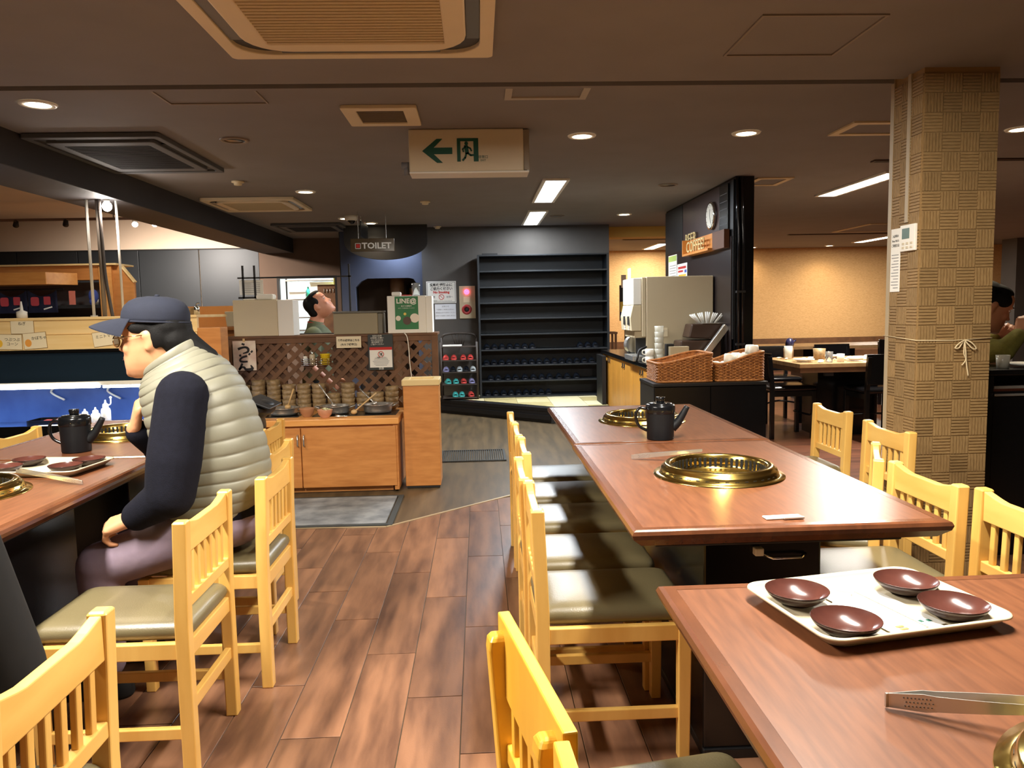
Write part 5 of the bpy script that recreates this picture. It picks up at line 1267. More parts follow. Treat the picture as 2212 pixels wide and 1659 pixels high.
for i in range(2): obj('button_window', MB().box(1.396, 1.402, 7.20+i*.20, 7.28+i*.20, 1.13, 1.21), m_ceil_dark, cp)
for i in range(2):
    for k in range(2): obj('button', MB().box(1.398, 1.412, 7.21+i*.20, 7.25+i*.20, 1.083+k*.022, 1.098+k*.022), m_creamw, cp)
obj('nozzle_hood', MB().box(1.44, 1.56, 7.16, 7.62, 1.01, 1.072), m_cream, t, bev=.006)
obj('drip_tray', MB().box(1.43, 1.60, 7.18, 7.60, BZ+.001, BZ+.05), m_steel, t, bev=.004)
obj('cup_bay', MB().box(1.542, 1.548, 7.16, 7.62, BZ+.05, 1.01), m_soot_shade, t)
obj('waste_hose', MB().tube(crv([(1.54, 7.10, .93), (1.47, 7.08, .90), (1.45, 7.06, .84), (1.44, 7.07, .80)], 5), .010), m_ceil_dark, t, True)
obj('label_sheet', MB().box(1.66, 1.74, 7.1165, 7.119, 1.02, 1.10), m_paper2, t)
lettering('コーヒー', .018, facing_cam((1.70, 7.116, 1.065)), m_inkgrey, t)
obj('label_sheet', MB().box(1.80, 1.88, 7.1165, 7.119, .90, 1.00), m_cream, t)
obj('paper_flag', MB().box(1.435, 1.437, 7.30, 7.44, 1.562, 1.66), m_paper, label='white paper sign standing on the drink machine', cat='sign')
# posters and calendar beyond, on the shoe shelf's side wall
t = thing('wall_calendar', 'dark calendar with yellow picture hanging past the drink machine', 'calendar', (1.80, 9.9, 1.1))
obj('backing', MB().box(2.235, 2.46, 12.28, 12.29, 1.08, 1.64), m_ceil_dark, t)
obj('yellow_picture', MB().box(2.245, 2.37, 12.272, 12.28, 1.22, 1.38), mat('calendar_yellow', (236, 206, 70), .5), t)
obj('blue_strip', MB().box(2.245, 2.37, 12.272, 12.28, 1.09, 1.215), mat('calendar_blue', (30, 50, 110), .5), t)
obj('white_flag', MB().box(2.26, 2.34, 12.27, 12.272, 1.60, 1.80), m_paper, t)
obj('stand', MB().box(2.32, 2.37, 12.29, 12.34, .02, 1.6), m_ceil_dark, t); obj('stand_base', MB().box(2.20, 2.50, 12.22, 12.45, .001, .02), m_ceil_dark, t)
# small things on the bar
t = thing('cup_stack', 'tall stack of clear plastic cups on the drink bar', 'cups', (1.585, 6.79, BZ))
m_cup = mat('clear_plastic', (226, 222, 206), .15, alpha=.45)
for k in range(6): obj('cup', MB().lathe([(0, .003), (.030, .003), (.040, .085), (.042, .085), (.032, 0), (0, 0)], (0, 0, .001+k*.050), n=22), m_cup, t, True, local=True)
def mug(label, x, y, z, rz, group):
    t = thing('mug', label, 'mug', (x, y, z), rz, group)
    obj('cup', MB().lathe([(0, .005), (.030, .005), (.036, .066), (.039, .066), (.036, .01), (.030, 0), (0, 0)], n=24), m_creamw, t, True, local=True)
    obj('handle', MB().tube(crv([(.036, 0, .055), (.058, 0, .052), (.060, 0, .025), (.033, 0, .015)], 5), .005), m_creamw, t, True, local=True)
    return t
mug('white mug under another mug beside the clear cups', 1.50, 6.80, BZ+.001, R(180), 'white mugs on the drink bar'); mug('white mug on top of another mug beside the clear cups', 1.50, 6.80, BZ+.069, R(170), 'white mugs on the drink bar')
t = thing('lid_stand', 'steel stand with a round plate at the end of the bar', 'stand', (1.53, 7.75, BZ))
obj('holder', MB().box(1.50, 1.66, 7.68, 7.86, BZ+.001, BZ+.055), m_ceil_dark, t, bev=.004)
obj('disc', MB().cyl((1.53, 7.76, BZ+.135), (1.545, 7.70, BZ+.135), .085, n=28), m_steel, t, False)
obj('black_tray', MB().box(1.50, 1.66, 6.92, 7.08, BZ+.001, BZ+.045), m_blackgloss, label='black tray with a pale top in front of the machine', cat='tray', bev=.005)
obj('napkin_box', MB().box(1.66, 1.83, 6.71, 6.77, BZ+.001, .945), m_cream, label='cream napkin box standing on the drink bar', cat='box', bev=.004)
obj('syrup_jar', MB().box(1.675, 1.745, 6.90, 6.97, BZ+.001, .96), m_ceil_dark, label='dark box behind the cream napkin box', cat='box', bev=.004)
obj('sugar_pot', MB().lathe([(0, 0), (.026, 0), (.026, .025), (.022, .03), (0, .03)], (1.625, 6.70, BZ+.001)), m_creamw, smooth=True, label='small white pot on the bar beside the wicker basket', cat='pot')
m_brownbox = mat('brown_plastic', (66, 46, 34), .4, var=.1)
t = thing('cutlery_box', 'lower dark brown cutlery box of two on the drink bar', 'box', (1.95, 6.80, BZ), group='brown cutlery boxes')
obj('box', MB().loft([[(1.76, y, z0_) if False else (1.76+dx, y, z) for (dx, y, z) in ((0, 6.79, BZ+.08), (0, 7.05, BZ+.08), (.02, 7.05, BZ+.20), (.02, 6.79, BZ+.20))], [(2.14, 6.79, BZ+.001), (2.14, 7.05, BZ+.001), (2.14, 7.05, BZ+.20), (2.14, 6.79, BZ+.20)]]), m_brownbox, t, bev=.012, seg=3)
obj('foot', MB().box(1.85, 2.14, 6.80, 7.04, BZ+.001, BZ+.06), m_brownbox, t); obj('stud', MB().ell((1.98, 6.785, BZ+.07), (.006,)*3), m_chrome, t, True)
t = thing('cutlery_box', 'upper dark brown cutlery box holding paper straws', 'box', (2.0, 6.85, BZ+.2), group='brown cutlery boxes')
obj('box', MB().loft([[(1.855, 6.82, BZ+.225), (1.855, 7.05, BZ+.225), (1.885, 7.05, BZ+.345), (1.885, 6.82, BZ+.345)], [(2.16, 6.82, BZ+.202), (2.16, 7.05, BZ+.202), (2.16, 7.05, BZ+.345), (2.16, 6.82, BZ+.345)]]), m_brownbox, t, bev=.012, seg=3)
obj('steel_lid', MB().box(1.98, 2.185, 6.82, 7.05, BZ+.346, BZ+.352), m_steel, t); obj('stud', MB().ell((2.05, 6.815, BZ+.215), (.006,)*3), m_chrome, t, True)
for k in range(14):
    x = 1.96+.012*k; lean = (k-6.5)*.012
    obj('straw', MB().tube([(x, 6.88+.02*(k % 3), BZ+.353), (x+lean, 6.88+.02*(k % 3), BZ+.353+.10-.004*abs(k-6.5))], .0075, 8), m_paper, label='white wrapped straw, one of the fan on the upper brown box', cat='straw', group='wrapped straws on the brown box', smooth=True)
obj('steel_plate', MB().bar((1.93, 6.73, BZ+.022), (2.17, 6.745, BZ+.325), .05, .055, up=(1, 0, -.8)), m_steel, label='slanting steel chute leaning in front of the brown boxes', cat='chute', bev=.003)
# black cabinet with two wicker baskets
QX0, QX1, QY0, QY1, QZ = 1.338, 2.218, 5.90, 6.42, .705
t = thing('low_cabinet', 'low black cabinet carrying two wicker baskets', 'cabinet', ((QX0+QX1)/2, QY0, 0))
obj('top', MB().box(QX0-.006, QX1+.006, QY0-.006, QY1, QZ-.025, QZ), m_black, t, bev=.003)
obj('body', MB().box(QX0, QX1, QY0+.018, QY1, .05, QZ-.025), m_black, t)
for a, b in ((QX0+.004, (QX0+QX1)/2-.002), ((QX0+QX1)/2+.002, QX1-.004)): obj('door', MB().box(a, b, QY0, QY0+.018, .055, QZ-.03), m_blackgloss, t, bev=.002)
obj('plinth', MB().box(QX0+.02, QX1-.02, QY0+.04, QY1, 0, .05), m_soot_shade, t)
def basket(label, x0, x1, y0, y1, z0, hl, hr):
    """rim rises from hl at x0 to hr at x1; real woven strands"""
    t = thing('wicker_basket', label, 'basket', ((x0+x1)/2, y0, z0), group='wicker baskets')
    def top(x): 
        u = (x-x0)/(x1-x0); return z0+hl+(hr-hl)*(u*u*(3-2*u))
    per = []; step = .0125
    def seg(a, b):
        n = max(2, int(round((Vector(b)-Vector(a)).length/step))); return [(a[0]+(b[0]-a[0])*i/n, a[1]+(b[1]-a[1])*i/n) for i in range(n)]
    r = .03; cyc = seg((x0+r, y0), (x1-r, y0))+[(x1-r*.3, y0+r*.3)]+seg((x1, y0+r), (x1, y1-r))+[(x1-r*.3, y1-r*.3)]+seg((x1-r, y1), (x0+r, y1))+[(x0+r*.3, y1-r*.3)]+seg((x0, y1-r), (x0, y0+r))+[(x0+r*.3, y0+r*.3)]
    cx, cy = (x0+x1)/2, (y0+y1)/2
    mb = MB(); row = 0; z = z0+.006; N = len(cyc)
    while z < z0+max(hl, hr)-.006:
        run = []
        for i in range(N+1):
            x, y = cyc[i % N]; nx, ny = x-cx, y-cy; l = math.hypot(nx, ny)
            o_ = .0045*(1 if ((i//2)+row) % 2 else -1)
            if z < top(x)-.004: run.append((x+nx/l*o_, y+ny/l*o_, z))
            else:
                if len(run) > 3: mb.tube(run, .0048, 5)
                run = []
        if len(run) > 3: mb.tube(run, .0048, 5)
        z += .0112; row += 1
    obj('weave', mb, m_wicker, t, True, kind='stuff')
    mb = MB()
    for i in range(0, N, 3):
        x, y = cyc[i]; mb.cyl((x, y, z0), (x, y, top(x)), .003, n=5)
    obj('stakes', mb, m_wicker, t, kind='stuff')
    rim = [(x, y, top(x)) for x, y in cyc]
    obj('rim', MB().tube(rim, .010, 7, True), m_wicker, t, True)
    obj('foot_rim', MB().tube([(x, y, z0+.008) for x, y in cyc], .0085, 6, True), m_wicker, t, True)
    obj('liner', MB().loft([[(cx+(x-cx)*.965, cy+(y-cy)*.95, z0+.004) for x, y in cyc], [(cx+(x-cx)*.965, cy+(y-cy)*.95, top(x)-.012) for x, y in cyc]], caps=False), m_wicker, t)
    obj('bottom', MB().box(x0+.01, x1-.01, y0+.01, y1-.01, z0+.001, z0+.008), m_wicker, t)
basket('empty-looking wicker basket with a sloping rim on the black cabinet', 1.372, 1.806, 5.935, 6.33, QZ+.001, .150, .220)
basket('wicker basket full of white cups on the black cabinet', 1.838, 2.212, 5.935, 6.33, QZ+.001, .135, .225)
mug0 = None
for ix, x in enumerate((1.892, 1.977, 2.062, 2.147)):          # upside-down cups piled on each other, higher towards the tall end
    for iy, y in enumerate((5.998, 6.086, 6.174)):
        for k in range((2, 2+(iy == 1), 3, 3+(iy != 2))[ix]):
            p = (x, y, QZ+.010+.0665*(k+1))
            if mug0 is None: mug0 = mug('white cup heaped in the wicker basket', *p, 0, 'white cups heaped in the basket'); mm_ = mug0
            else: mm_ = dup(mug0, p, 0)
            mm_.rotation_euler = (math.pi, 0, R(45))
for k in range(2):
    pass
# black side board between platform and bar
obj('side_board', MB().box(1.415, 1.462, 8.92, 9.34, PH+.003, .74), m_black, label='narrow black board standing at the end of the drink bar', cat='board', bev=.003)
# wooden stand in the passage
t = thing('wooden_stand', 'small dark wooden stand in the passage past the shelf', 'stand', (1.98, 11.6, 0))
for x in (1.80, 2.02):
    for y in (11.5, 11.8): obj('leg', MB().box(x, x+.03, y, y+.03, 0, .90), m_lattice, t)
obj('top', MB().box(1.79, 2.06, 11.49, 11.84, .90, .93), m_lattice, t); obj('panel', MB().box(1.80, 2.05, 11.5, 11.51, .45, .62), m_lattice, t)

# clock, letters and papers on the pier
px = PX0-.0225
t = thing('wall_clock', 'round white wall clock on the dark pier', 'clock', (px, 7.22, 2.115))
obj('case', MB().lathe([(0, .03), (.125, .03), (.128, .022), (.125, 0), (0, 0)], n=36, M=facing_left((px+.010, 7.22, 2.12))), m_chrome, t, True)
obj('dial', MB().lathe([(0, .0305), (.112, .0305)], n=36, M=facing_left((px+.010, 7.22, 2.12))), m_creamw, t)
for a, l in ((80, .06), (-60, .085)): obj('hand', MB().bar(Vector((px-.0215, 7.22, 2.12)), Vector((px-.0215, 7.22-l*math.cos(R(a)), 2.12+l*math.sin(R(a)))), .006, .002, up=(1, 0, 0)), m_ink, t)
for k in range(12): obj('hour_mark', MB().cbox((px-.021, 7.22+.098*math.cos(R(30*k)), 2.12+.098*math.sin(R(30*k))), (.001, .008, .008)), m_ink, t)
obj('sign_letters', textmesh('BEER', .15, .004, 'LEFT', .001, 1.25), mat('cream_letter', (216, 190, 130), .5), label='cream BEER letters on the dark pier', cat='sign'); o = COL.objects['sign_letters']; o.data.transform(facing_left((px-.012, 8.10, 1.925)))
t = thing('coffee_sign', 'orange wooden box sign with COFFEE letters on the pier', 'sign', (px, 7.6, 1.8))
obj('box', MB().box(px-.09, px-.001, 7.04, 7.93, 1.795, 1.815).box(px-.09, px-.001, 7.91, 7.93, 1.815, 1.955).box(px-.02, px-.001, 7.04, 7.91, 1.815, 1.955), mat('sign_orange_wood', (216, 140, 60), .45, var=.15), t)
obj('side_block', MB().box(px-.05, px-.001, 6.70, 7.04, 1.79, 1.95), mat('sign_brown_wood', (104, 64, 38), .5, var=.15), t, bev=.003)
me_ = textmesh('COFFEE!', .15, .004, 'LEFT', .001, 1.12); me_.transform(facing_left((px-.075, 7.82, 1.824))); obj('letters', me_, MATS['cream_letter'], t)
t = thing('paper_sheet', 'tall white menu sheet with a green heading on the pier', 'notice', (px, 8.6, 1.7), group='sheets on the pier')
obj('sheet', MB().box(px-.003, px-.001, 8.48, 8.85, 1.56, 1.86), m_paper, t); obj('heading', MB().box(px-.0036, px-.003, 8.49, 8.84, 1.79, 1.85), mat('leaf_green', (180, 206, 110), .6), t)
mb = MB(); 
for i in range(6): mb.box(px-.0036, px-.003, 8.52, 8.80, 1.60+i*.028, 1.606+i*.028)
obj('print_lines', mb, m_inkgrey, t)
t = thing('paper_sheet', 'smaller white sheet with red and blue print on the pier', 'notice', (px, 8.2, 1.65), group='sheets on the pier')
obj('sheet', MB().box(px-.003, px-.001, 8.06, 8.46, 1.54, 1.745), m_paper, t)
obj('red_lines', MB().box(px-.0036, px-.003, 8.10, 8.42, 1.69, 1.715).box(px-.0036, px-.003, 8.22, 8.42, 1.655, 1.675), m_inkred, t); obj('blue_mark', MB().box(px-.0036, px-.003, 8.08, 8.16, 1.645, 1.675), mat('blue_ink', (60, 90, 180), .6), t)
obj('yellow_lines', MB().box(px-.0036, px-.003, 8.10, 8.40, 1.61, 1.63), m_corn, t)
t = thing('conduit', 'pair of glossy black pipes running up the pier edge', 'pipes', (2.24, 6.6, 0))
for x in (2.225, 2.262): obj('pipe', MB().tube([(x, 6.60, .001), (x, 6.60, 1.85), (x-.012, 6.60, 2.1), (x-.02, 6.60, 2.375)], .013, 10), mat('gloss_black_pipe', (22, 22, 24), .12), t, True)
for z in (.95, 1.40): obj('clamp', MB().box(2.205, 2.282, 6.583, 6.617, z, z+.018), m_ceil_dark, t)
t = thing('intercom_board', 'tall dark control panel on the near end of the pier', 'panel', (px, 6.85, 1.9))
obj('panel', MB().box(px-.004, px+.008, 6.74, 6.98, 1.95, 2.34), m_blackgloss, t)
for i in range(5): obj('groove', MB().box(px-.006, px-.003, 6.76, 6.96, 2.0+i*.065, 2.004+i*.065), m_inkgrey, t)

# ------------------------------------------------------------------ dining room behind
def dark_chair(label, loc, rz, group='black dining chairs in the back room'):
    t = thing('black_chair', label, 'chair', loc, rz, group)
    for s in (1, -1):
        obj('rear_leg', MB().loft([[(-.02+d, s*.19-.018, z), (.02+d, s*.19-.018, z), (.02+d, s*.19+.018, z), (-.02+d, s*.19+.018, z)] for z, d in ((0, 0), (.5, 0), (.80, -.03))]), m_blackgloss, t, local=True, bev=.003)
        obj('front_leg', MB().box(.38, .42, s*.19-.02, s*.19+.02, 0, .46), m_blackgloss, t, local=True, bev=.003)
        obj('side_rail', MB().box(.02, .38, s*.19-.012, s*.19+.012, .41, .46), m_blackgloss, t, local=True)
    obj('seat', soft_cushion(-.01, .44, .21, .46, .515), m_blackgloss, t, True, local=True)
    bk = MB().loft([[(-.028+.02*math.cos(math.pi*u/2)*0-.012*(1-u*u), y, z) for z in (.545, .825)]+[(-.008-.012*(1-u*u), y, z) for z in (.825, .545)] for y, u in [(-.205+.41*i/10, -1+2*i/10) for i in range(11)]])
    b = obj('backrest', bk, m_blackgloss, t, False, local=True, bev=.004)
    obj('grip_slot', MB().box(-.055, -.030, -.055, .055, .765, .772), m_steel, b, local=True)
    obj('stretcher', MB().tube(crv([(.40, -.19, .22), (.30, 0, .24), (.40, .19, .22)], 4), .010), m_blackgloss, t, True, local=True)
    return t
dc = dark_chair('black dining chair facing this way on the far side of the set table', (3.28, 8.66, 0), R(-90))
dup(dc, (4.06, 8.78, 0), R(-90), 'black dining chair at the far side, beside the blue pepper pot gap')
dup(dc, (3.72, 6.92, 0), R(90), 'black dining chair with its back to the room, next to the column')
dup(dc, (5.25, 9.6, 0), R(-90), 'black dining chair half hidden behind the column')
dup(dc, (2.80, 7.5, 0), R(0), 'black dining chair at the table end beside the wicker basket')
t = thing('dining_table', 'brown dining table still covered with used tableware', 'table', (3.6, 7.45, 0), group='dining tables in the back room')
m_dtop = mat('brown_table_top', (186, 150, 108), .25, rgb2=(160, 124, 84), vscale=5, stretch=(2, 8, 2))
obj('top', MB().box(2.96, 4.22, 7.06, 8.02, .70, TH), m_dtop, t, bev=.005); obj('apron', MB().box(2.97, 4.21, 7.07, 8.01, .655, .70), m_lattice, t)
obj('pedestal', MB().box(3.30, 3.90, 7.44, 7.80, 0, .655), m_blackgloss, t); obj('knob', MB().box(3.22, 3.30, 7.10, 7.14, .62, .655), m_ceil_dark, t)
t = thing('dining_table', 'second dining table further back by the tan wall', 'table', (4.6, 9.9, 0), group='dining tables in the back room')
obj('top', MB().box(3.7, 5.6, 9.95, 10.75, .70, TH), m_dtop, t, bev=.005); obj('pedestal', MB().box(4.3, 5.0, 10.15, 10.55, 0, .70), m_blackgloss, t)
t = thing('wall_bench', 'long brown bench back against the tan wall', 'bench', (6, 14.9, 0))
obj('seat', MB().box(2.2, 10.8, 14.55, 15.09, .0, .40), m_lattice, t); obj('back_rail', MB().box(2.2, 10.8, 15.02, 15.09, .41, .62), m_lattice, t)
def tumbler(label, x, y, z, r=.034, h=.10, m=None, group='used glasses on the dining table'):
    t = thing('drinking_glass', label, 'glass', (x, y, z), group=group)
    obj('tumbler', MB().lathe([(0, .006), (r*.8, .006), (r*.94, h), (r, h), (r*.85, 0), (0, 0)], n=20), m or mat('frosted_glass', (206, 204, 190), .15, alpha=.7), t, True, local=True)
tumbler('tall frosted glass under the dark pepper pot', 3.13, 7.75, TH+.001, .042, .13)
tumbler('clear glass at the front of the used dining table', 3.30, 7.20, TH+.001, .036, .10, m_glass)
tumbler('pale cup in the middle of the used dining table', 3.42, 7.22, TH+.001, .036, .075, m_creamw)
tumbler('brown-rimmed cup behind the clear glass', 3.36, 7.55, TH+.001, .06, .11, m_bowl)
for (x, y, r, lb) in ((3.10, 7.30, .10, 'white plate on the used table near its corner'), (3.60, 7.30, .085, 'white shallow bowl at the front of the used table'), (3.55, 7.75, .12, 'white platter at the back of the used table'), (3.95, 7.6, .10, 'white plate near the black chair')):
    o = obj('plate', MB().lathe([(0, .008), (r*.6, .008), (r, .026), (r*.98, .03), (r*.55, .016), (0, .014)], n=28), m_creamw, smooth=True, label=lb, cat='plate', group='used plates on the dining table'); o.location = (x, y, TH+.001)
mb = MB(); busy = [(3.13, 7.75, .05), (3.30, 7.20, .045), (3.42, 7.22, .045), (3.36, 7.55, .07), (3.10, 7.30, .105), (3.60, 7.30, .09), (3.55, 7.75, .125), (3.95, 7.6, .105), (3.20, 7.92, .08)]; got = 0
while got < 30:
    x, y = 3.05+random.random()*.75, 7.13+random.random()*.7
    if all(math.hypot(x-a, y-b) > c+.04 for a, b, c in busy): mb.ell((x, y, TH+.009), (.03*random.random()+.010, .02, .010), n=6, k=4); got += 1
obj('crumpled_napkins', mb, m_paper2, label='crumpled napkins and scraps strewn over the used table', cat='napkins', kind='stuff')
t = thing('pepper_pot', 'dark blue pot with a spout on the used table', 'pot', (3.20, 7.92, TH+.001))
obj('stand', MB().lathe([(0, 0), (.05, 0), (.05, .10), (0, .10)], n=16), mat('brown_tin', (120, 90, 60), .5), t, True, local=True)
obj('pot', MB().ell((.01, 0, .15), (.045, .045, .055)).tube([(.03, 0, .15), (.075, 0, .18)], [.014, .008]), mat('navy_glaze', (36, 34, 62), .25), t, True, local=True)

# ------------------------------------------------------------------ column things and the booth
t = thing('thermostat', 'white wall controller with grey display on the column', 'controller', (CX0, 3.54, 1.52))
obj('case', MB().box(CX0-.018, CX0-.004, 3.462, 3.585, 1.528, 1.648), m_creamw, t, bev=.003)
obj('display', MB().box(CX0-.0195, CX0-.018, 3.505, 3.565, 1.585, 1.632), mat('lcd_grey', (96, 118, 108), .3), t)
for i in range(3):
    for k in range(2): obj('button', MB().box(CX0-.020, CX0-.018, 3.478+i*.034, 3.496+i*.034, 1.540+k*.018, 1.550+k*.018), m_tray, t)
t = thing('leaflet', 'long white instruction leaflet taped to the column', 'notice', (CX0, 3.64, 1.35))
obj('sheet', MB().box(CX0-.009, CX0-.0062, 3.597, 3.678, 1.345, 1.640), m_paper, t)
for i, s_ in enumerate(('入店時の', 'Free Wi-Fi', 'ご利用方法')): lettering(s_, .015, facing_left((CX0-.0092, 3.6375, 1.600-i*.022)), m_ink, t, sx=.9)
mb = MB(); 
for i in range(12): mb.box(CX0-.0096, CX0-.009, 3.607, 3.668 if i % 3 else 3.650, 1.362+i*.014, 1.365+i*.014)
obj('print_lines', mb, m_inkgrey, t)
t = thing('tied_string', 'pale string tied in a bow around the column', 'string', (2.15, CY0, 1.12))
m_str = mat('pale_string', (206, 186, 146), .8)
x0, x1, y0, y1 = CX0-.009, CX1+.004, CY0-.009, CY1+.004
obj('loop', MB().tube([(x0, y1, 1.135), (x0, y0, 1.122), ((x0+x1)/2, y0, 1.118), (x1, y0, 1.126), (x1, y1, 1.13)], .0022, 6, True), m_str, t, True)
bx, by = 2.20, CY0-.013
obj('bow', MB().tube(crv([(bx, by, 1.118), (bx-.03, by-.008, 1.105), (bx-.048, by-.008, 1.085), (bx-.030, by-.008, 1.085), (bx, by, 1.118), (bx+.03, by-.008, 1.105), (bx+.050, by-.008, 1.080), (bx+.030, by-.008, 1.082), (bx, by, 1.118)], 5), .0032, 6), m_str, t, True)
obj('tail', MB().tube(crv([(bx, by, 1.118), (bx+.004, by-.004, 1.07), (bx+.010, by-.004, 1.01), (bx+.020, by-.004, .955)], 5), .003, 6).tube(crv([(bx, by, 1.118), (bx-.004, by-.004, 1.06), (bx+.006, by-.004, 1.03), (bx-.012, by-.004, 1.005)], 5), .003, 6), m_str, t, True)
# booth counter
GX0, GX1, GY0, GY1, GZ = 2.515, 3.75, 3.76, 4.10, .95
t = thing('booth_counter', 'black booth counter with a lit shelf, right of the column', 'counter', (2.9, GY0, 0))
obj('top', MB().box(GX0, GX1, GY0-.01, GY1, GZ-.028, GZ), m_blackgloss, t, bev=.005)
obj('end_post', MB().box(GX0+.005, GX0+.05, GY0, GY1, 0, GZ-.028), m_blackgloss, t, bev=.003)
obj('front_panel', MB().box(GX0+.05, GX1, GY0, GY0+.02, 0, .840), m_blackgloss, t)
obj('shelf', MB().box(GX0+.05, GX1, GY0+.02, GY1, .840, .852), mat('pink_lit_shelf', (176, 110, 90), .4), t)  # pink glow on the shelf is painted in as its colour
obj('back_panel', MB().box(GX0+.05, GX1, GY1-.02, GY1, 0, GZ-.028), m_black, t)
obj('steel_rail', MB().box(GX0+.05, GX1, GY0-.012, GY0-.002, .818, .830), m_steel, t, bev=.002)
obj('steel_edge', MB().box(GX0+.05, GX1, GY0-.004, GY0+.02, .855, .868), m_steel, t)
tumbler('frosted tumbler on the booth counter beside the column', 2.545, 3.90, GZ+.001, .03, .055, group='glasses on the booth counter')
tumbler('frosted tumbler on the booth counter by the man in green', 2.675, 3.86, GZ+.001, .033, .065, group='glasses on the booth counter')
o = obj('plate', MB().lathe([(0, .008), (.05, .008), (.08, .02), (.078, .023), (.05, .013), (0, .012)], n=26), m_creamw, smooth=True, label='white plate on the booth counter', cat='plate'); o.location = (2.80, 3.87, GZ+.001)
# ------------------------------------------------------------------ people
def hand(mb, wrist, d, nrm, curls=(30, 40, 30), s=1.0, thumb_side=1, spread=8):
    """palm and five fingers; d points from wrist to knuckles, nrm out of the back of the hand"""
    w = Vector(wrist); d = Vector(d).normalized(); n = Vector(nrm); n = (n-d*n.dot(d)).normalized(); a = d.cross(n)*thumb_side   # a points to the thumb side
    lens = ((.040, .026, .020), (.045, .030, .022), (.041, .028, .021), (.032, .021, .018))
    for i in range(4):
        off = (1.5-i)*.0195*s
        base = w+d*(.088-.006*abs(i-1))*s+a*off
        mb.cap(w+a*off*.6+d*.012*s, base, .0185*s, .0145*s, 8)
        dirv = (d+a*math.tan(R(spread*(1.5-i)/2))*.5).normalized(); p = base; ang = 0
        for k, L in enumerate(lens[i]):
            ang += curls[k]; v = dirv*math.cos(R(ang))-n*math.sin(R(ang)); q = p+v*L*s
            mb.cap(p, q, (.0102-.0008*k)*s, (.0096-.0010*k)*s, 8); p = q
    tb = w+d*.03*s+a*.026*s-n*.006*s
    mb.cap(w+d*.012*s+a*.012*s, tb, .015*s, .0125*s, 8)
    v1 = (d*.8+a*.55-n*.25).normalized(); t1 = tb+v1*.036*s; v2 = (d*.95+a*.10-n*.35).normalized(); t2 = t1+v2*.030*s
    mb.cap(tb, t1, .0115*s, .0098*s, 8); mb.cap(t1, t2, .0098*s, .0080*s, 8)

def head(mb, M, s=1.0, nose=1.0):
    """head in its own frame: origin at the ear line centre, +x is the face, z up; about 0.23 tall"""
    rows = [(-.128, .078, -.015, .034), (-.116, .096, -.040, .047), (-.098, .102, -.062, .058), (-.078, .1035, -.078, .066), (-.055, .102, -.090, .071), (-.03, .101, -.098, .074),
            (-.005, .098, -.103, .0755), (.015, .0955, -.105, .077), (.04, .101, -.103, .078), (.065, .099, -.096, .076), (.088, .086, -.080, .066), (.104, .060, -.055, .048), (.112, .025, -.022, .022)]
    rings = []
    for z, f, b, hw in rows:
        cx = (f+b)/2; hx = (f-b)/2; ring = []
        for k in range(28):
            a = 2*math.pi*k/28; c, si = math.cos(a), math.sin(a)
            e = .82 if c > 0 else .95
            ring.append((cx+hx*math.copysign(abs(c)**e, c), hw*math.copysign(abs(si)**.9, si), z))
        rings.append(ring)
    sc = Matrix.Diagonal((s, s, s, 1)); mb.loft(rings, M=M @ sc)
    q = M @ sc
    mb.loft([[(.092, -.008, .022), (.092, .008, .022), (.100, 0, .024)], [(.092, -.012, 0), (.092, .012, 0), (.1125*nose if nose > 1 else .1125, 0, .002)], [(.090, -.017, -.026), (.090, .017, -.026), (.126, 0, -.030)], [(.09, -.012, -.038), (.09, .012, -.038), (.112, 0, -.040)]], M=q)
    mb.ell((.113, 0, -.028), (.013, .013, .011), n=10, k=8) if False else mb._a([tuple(q @ Vector(p)) for p in ()], [])
    def e_(c, r): 
        tmp = MB(); tmp.ell(c, r, n=12, k=8); mb._a(tmp.v, tmp.f, q)
    e_((.112, 0, -.028), (.013, .012, .010)); e_((.100, .012, -.032), (.010, .007, .007)); e_((.100, -.012, -.032), (.010, .007, .007))
    e_((.099, 0, -.058), (.011, .024, .0065)); e_((.097, 0, -.070), (.011, .021, .0070)); e_((.090, 0, -.108), (.016, .024, .017))
    for y in (1, -1):
        e_((.088, y*.033, .026), (.012, .022, .007)); e_((-.010, y*.079, -.008), (.017, .008, .031)); e_((-.004, y*.083, .010), (.016, .007, .014)); e_((-.002, y*.081, -.030), (.008, .006, .010))
        e_((.072, y*.046, -.030), (.018, .018, .020))
def headM(p, yaw, pitch):   # yaw: direction the face looks at in plan; pitch > 0 looks up
    return Matrix.Translation(p) @ Matrix.Rotation(yaw, 4, 'Z') @ Matrix.Rotation(-pitch, 4, 'Y')

def features(t, M, s=1.0, glasses=False):
    q = M @ Matrix.Diagonal((s, s, s, 1))
    for y in (1, -1):
        e = MB(); e.ell((.0835, y*.033, .008), (.0125, .015, .0065), n=12, k=8); x = MB()._a(e.v, e.f, q); obj('eye', x, mat('eye_white', (214, 200, 188), .3), t, True)
        e = MB(); e.ell((.0935, y*.033, .008), (.0035, .0058, .0055), n=10, k=6); x = MB()._a(e.v, e.f, q); obj('iris', x, m_ink, t, True)
        e = MB(); e.ell((.0955, y*.034, .030), (.006, .022, .0035), n=12, k=6); x = MB()._a(e.v, e.f, q); obj('eyebrow', x, m_hair, t, True)
    e = MB(); e.ell((.1045, 0, -.0645), (.0055, .020, .0016), n=12, k=6); x = MB()._a(e.v, e.f, q); obj('mouth', x, mat('lip_dark', (120, 64, 56), .5), t, True)

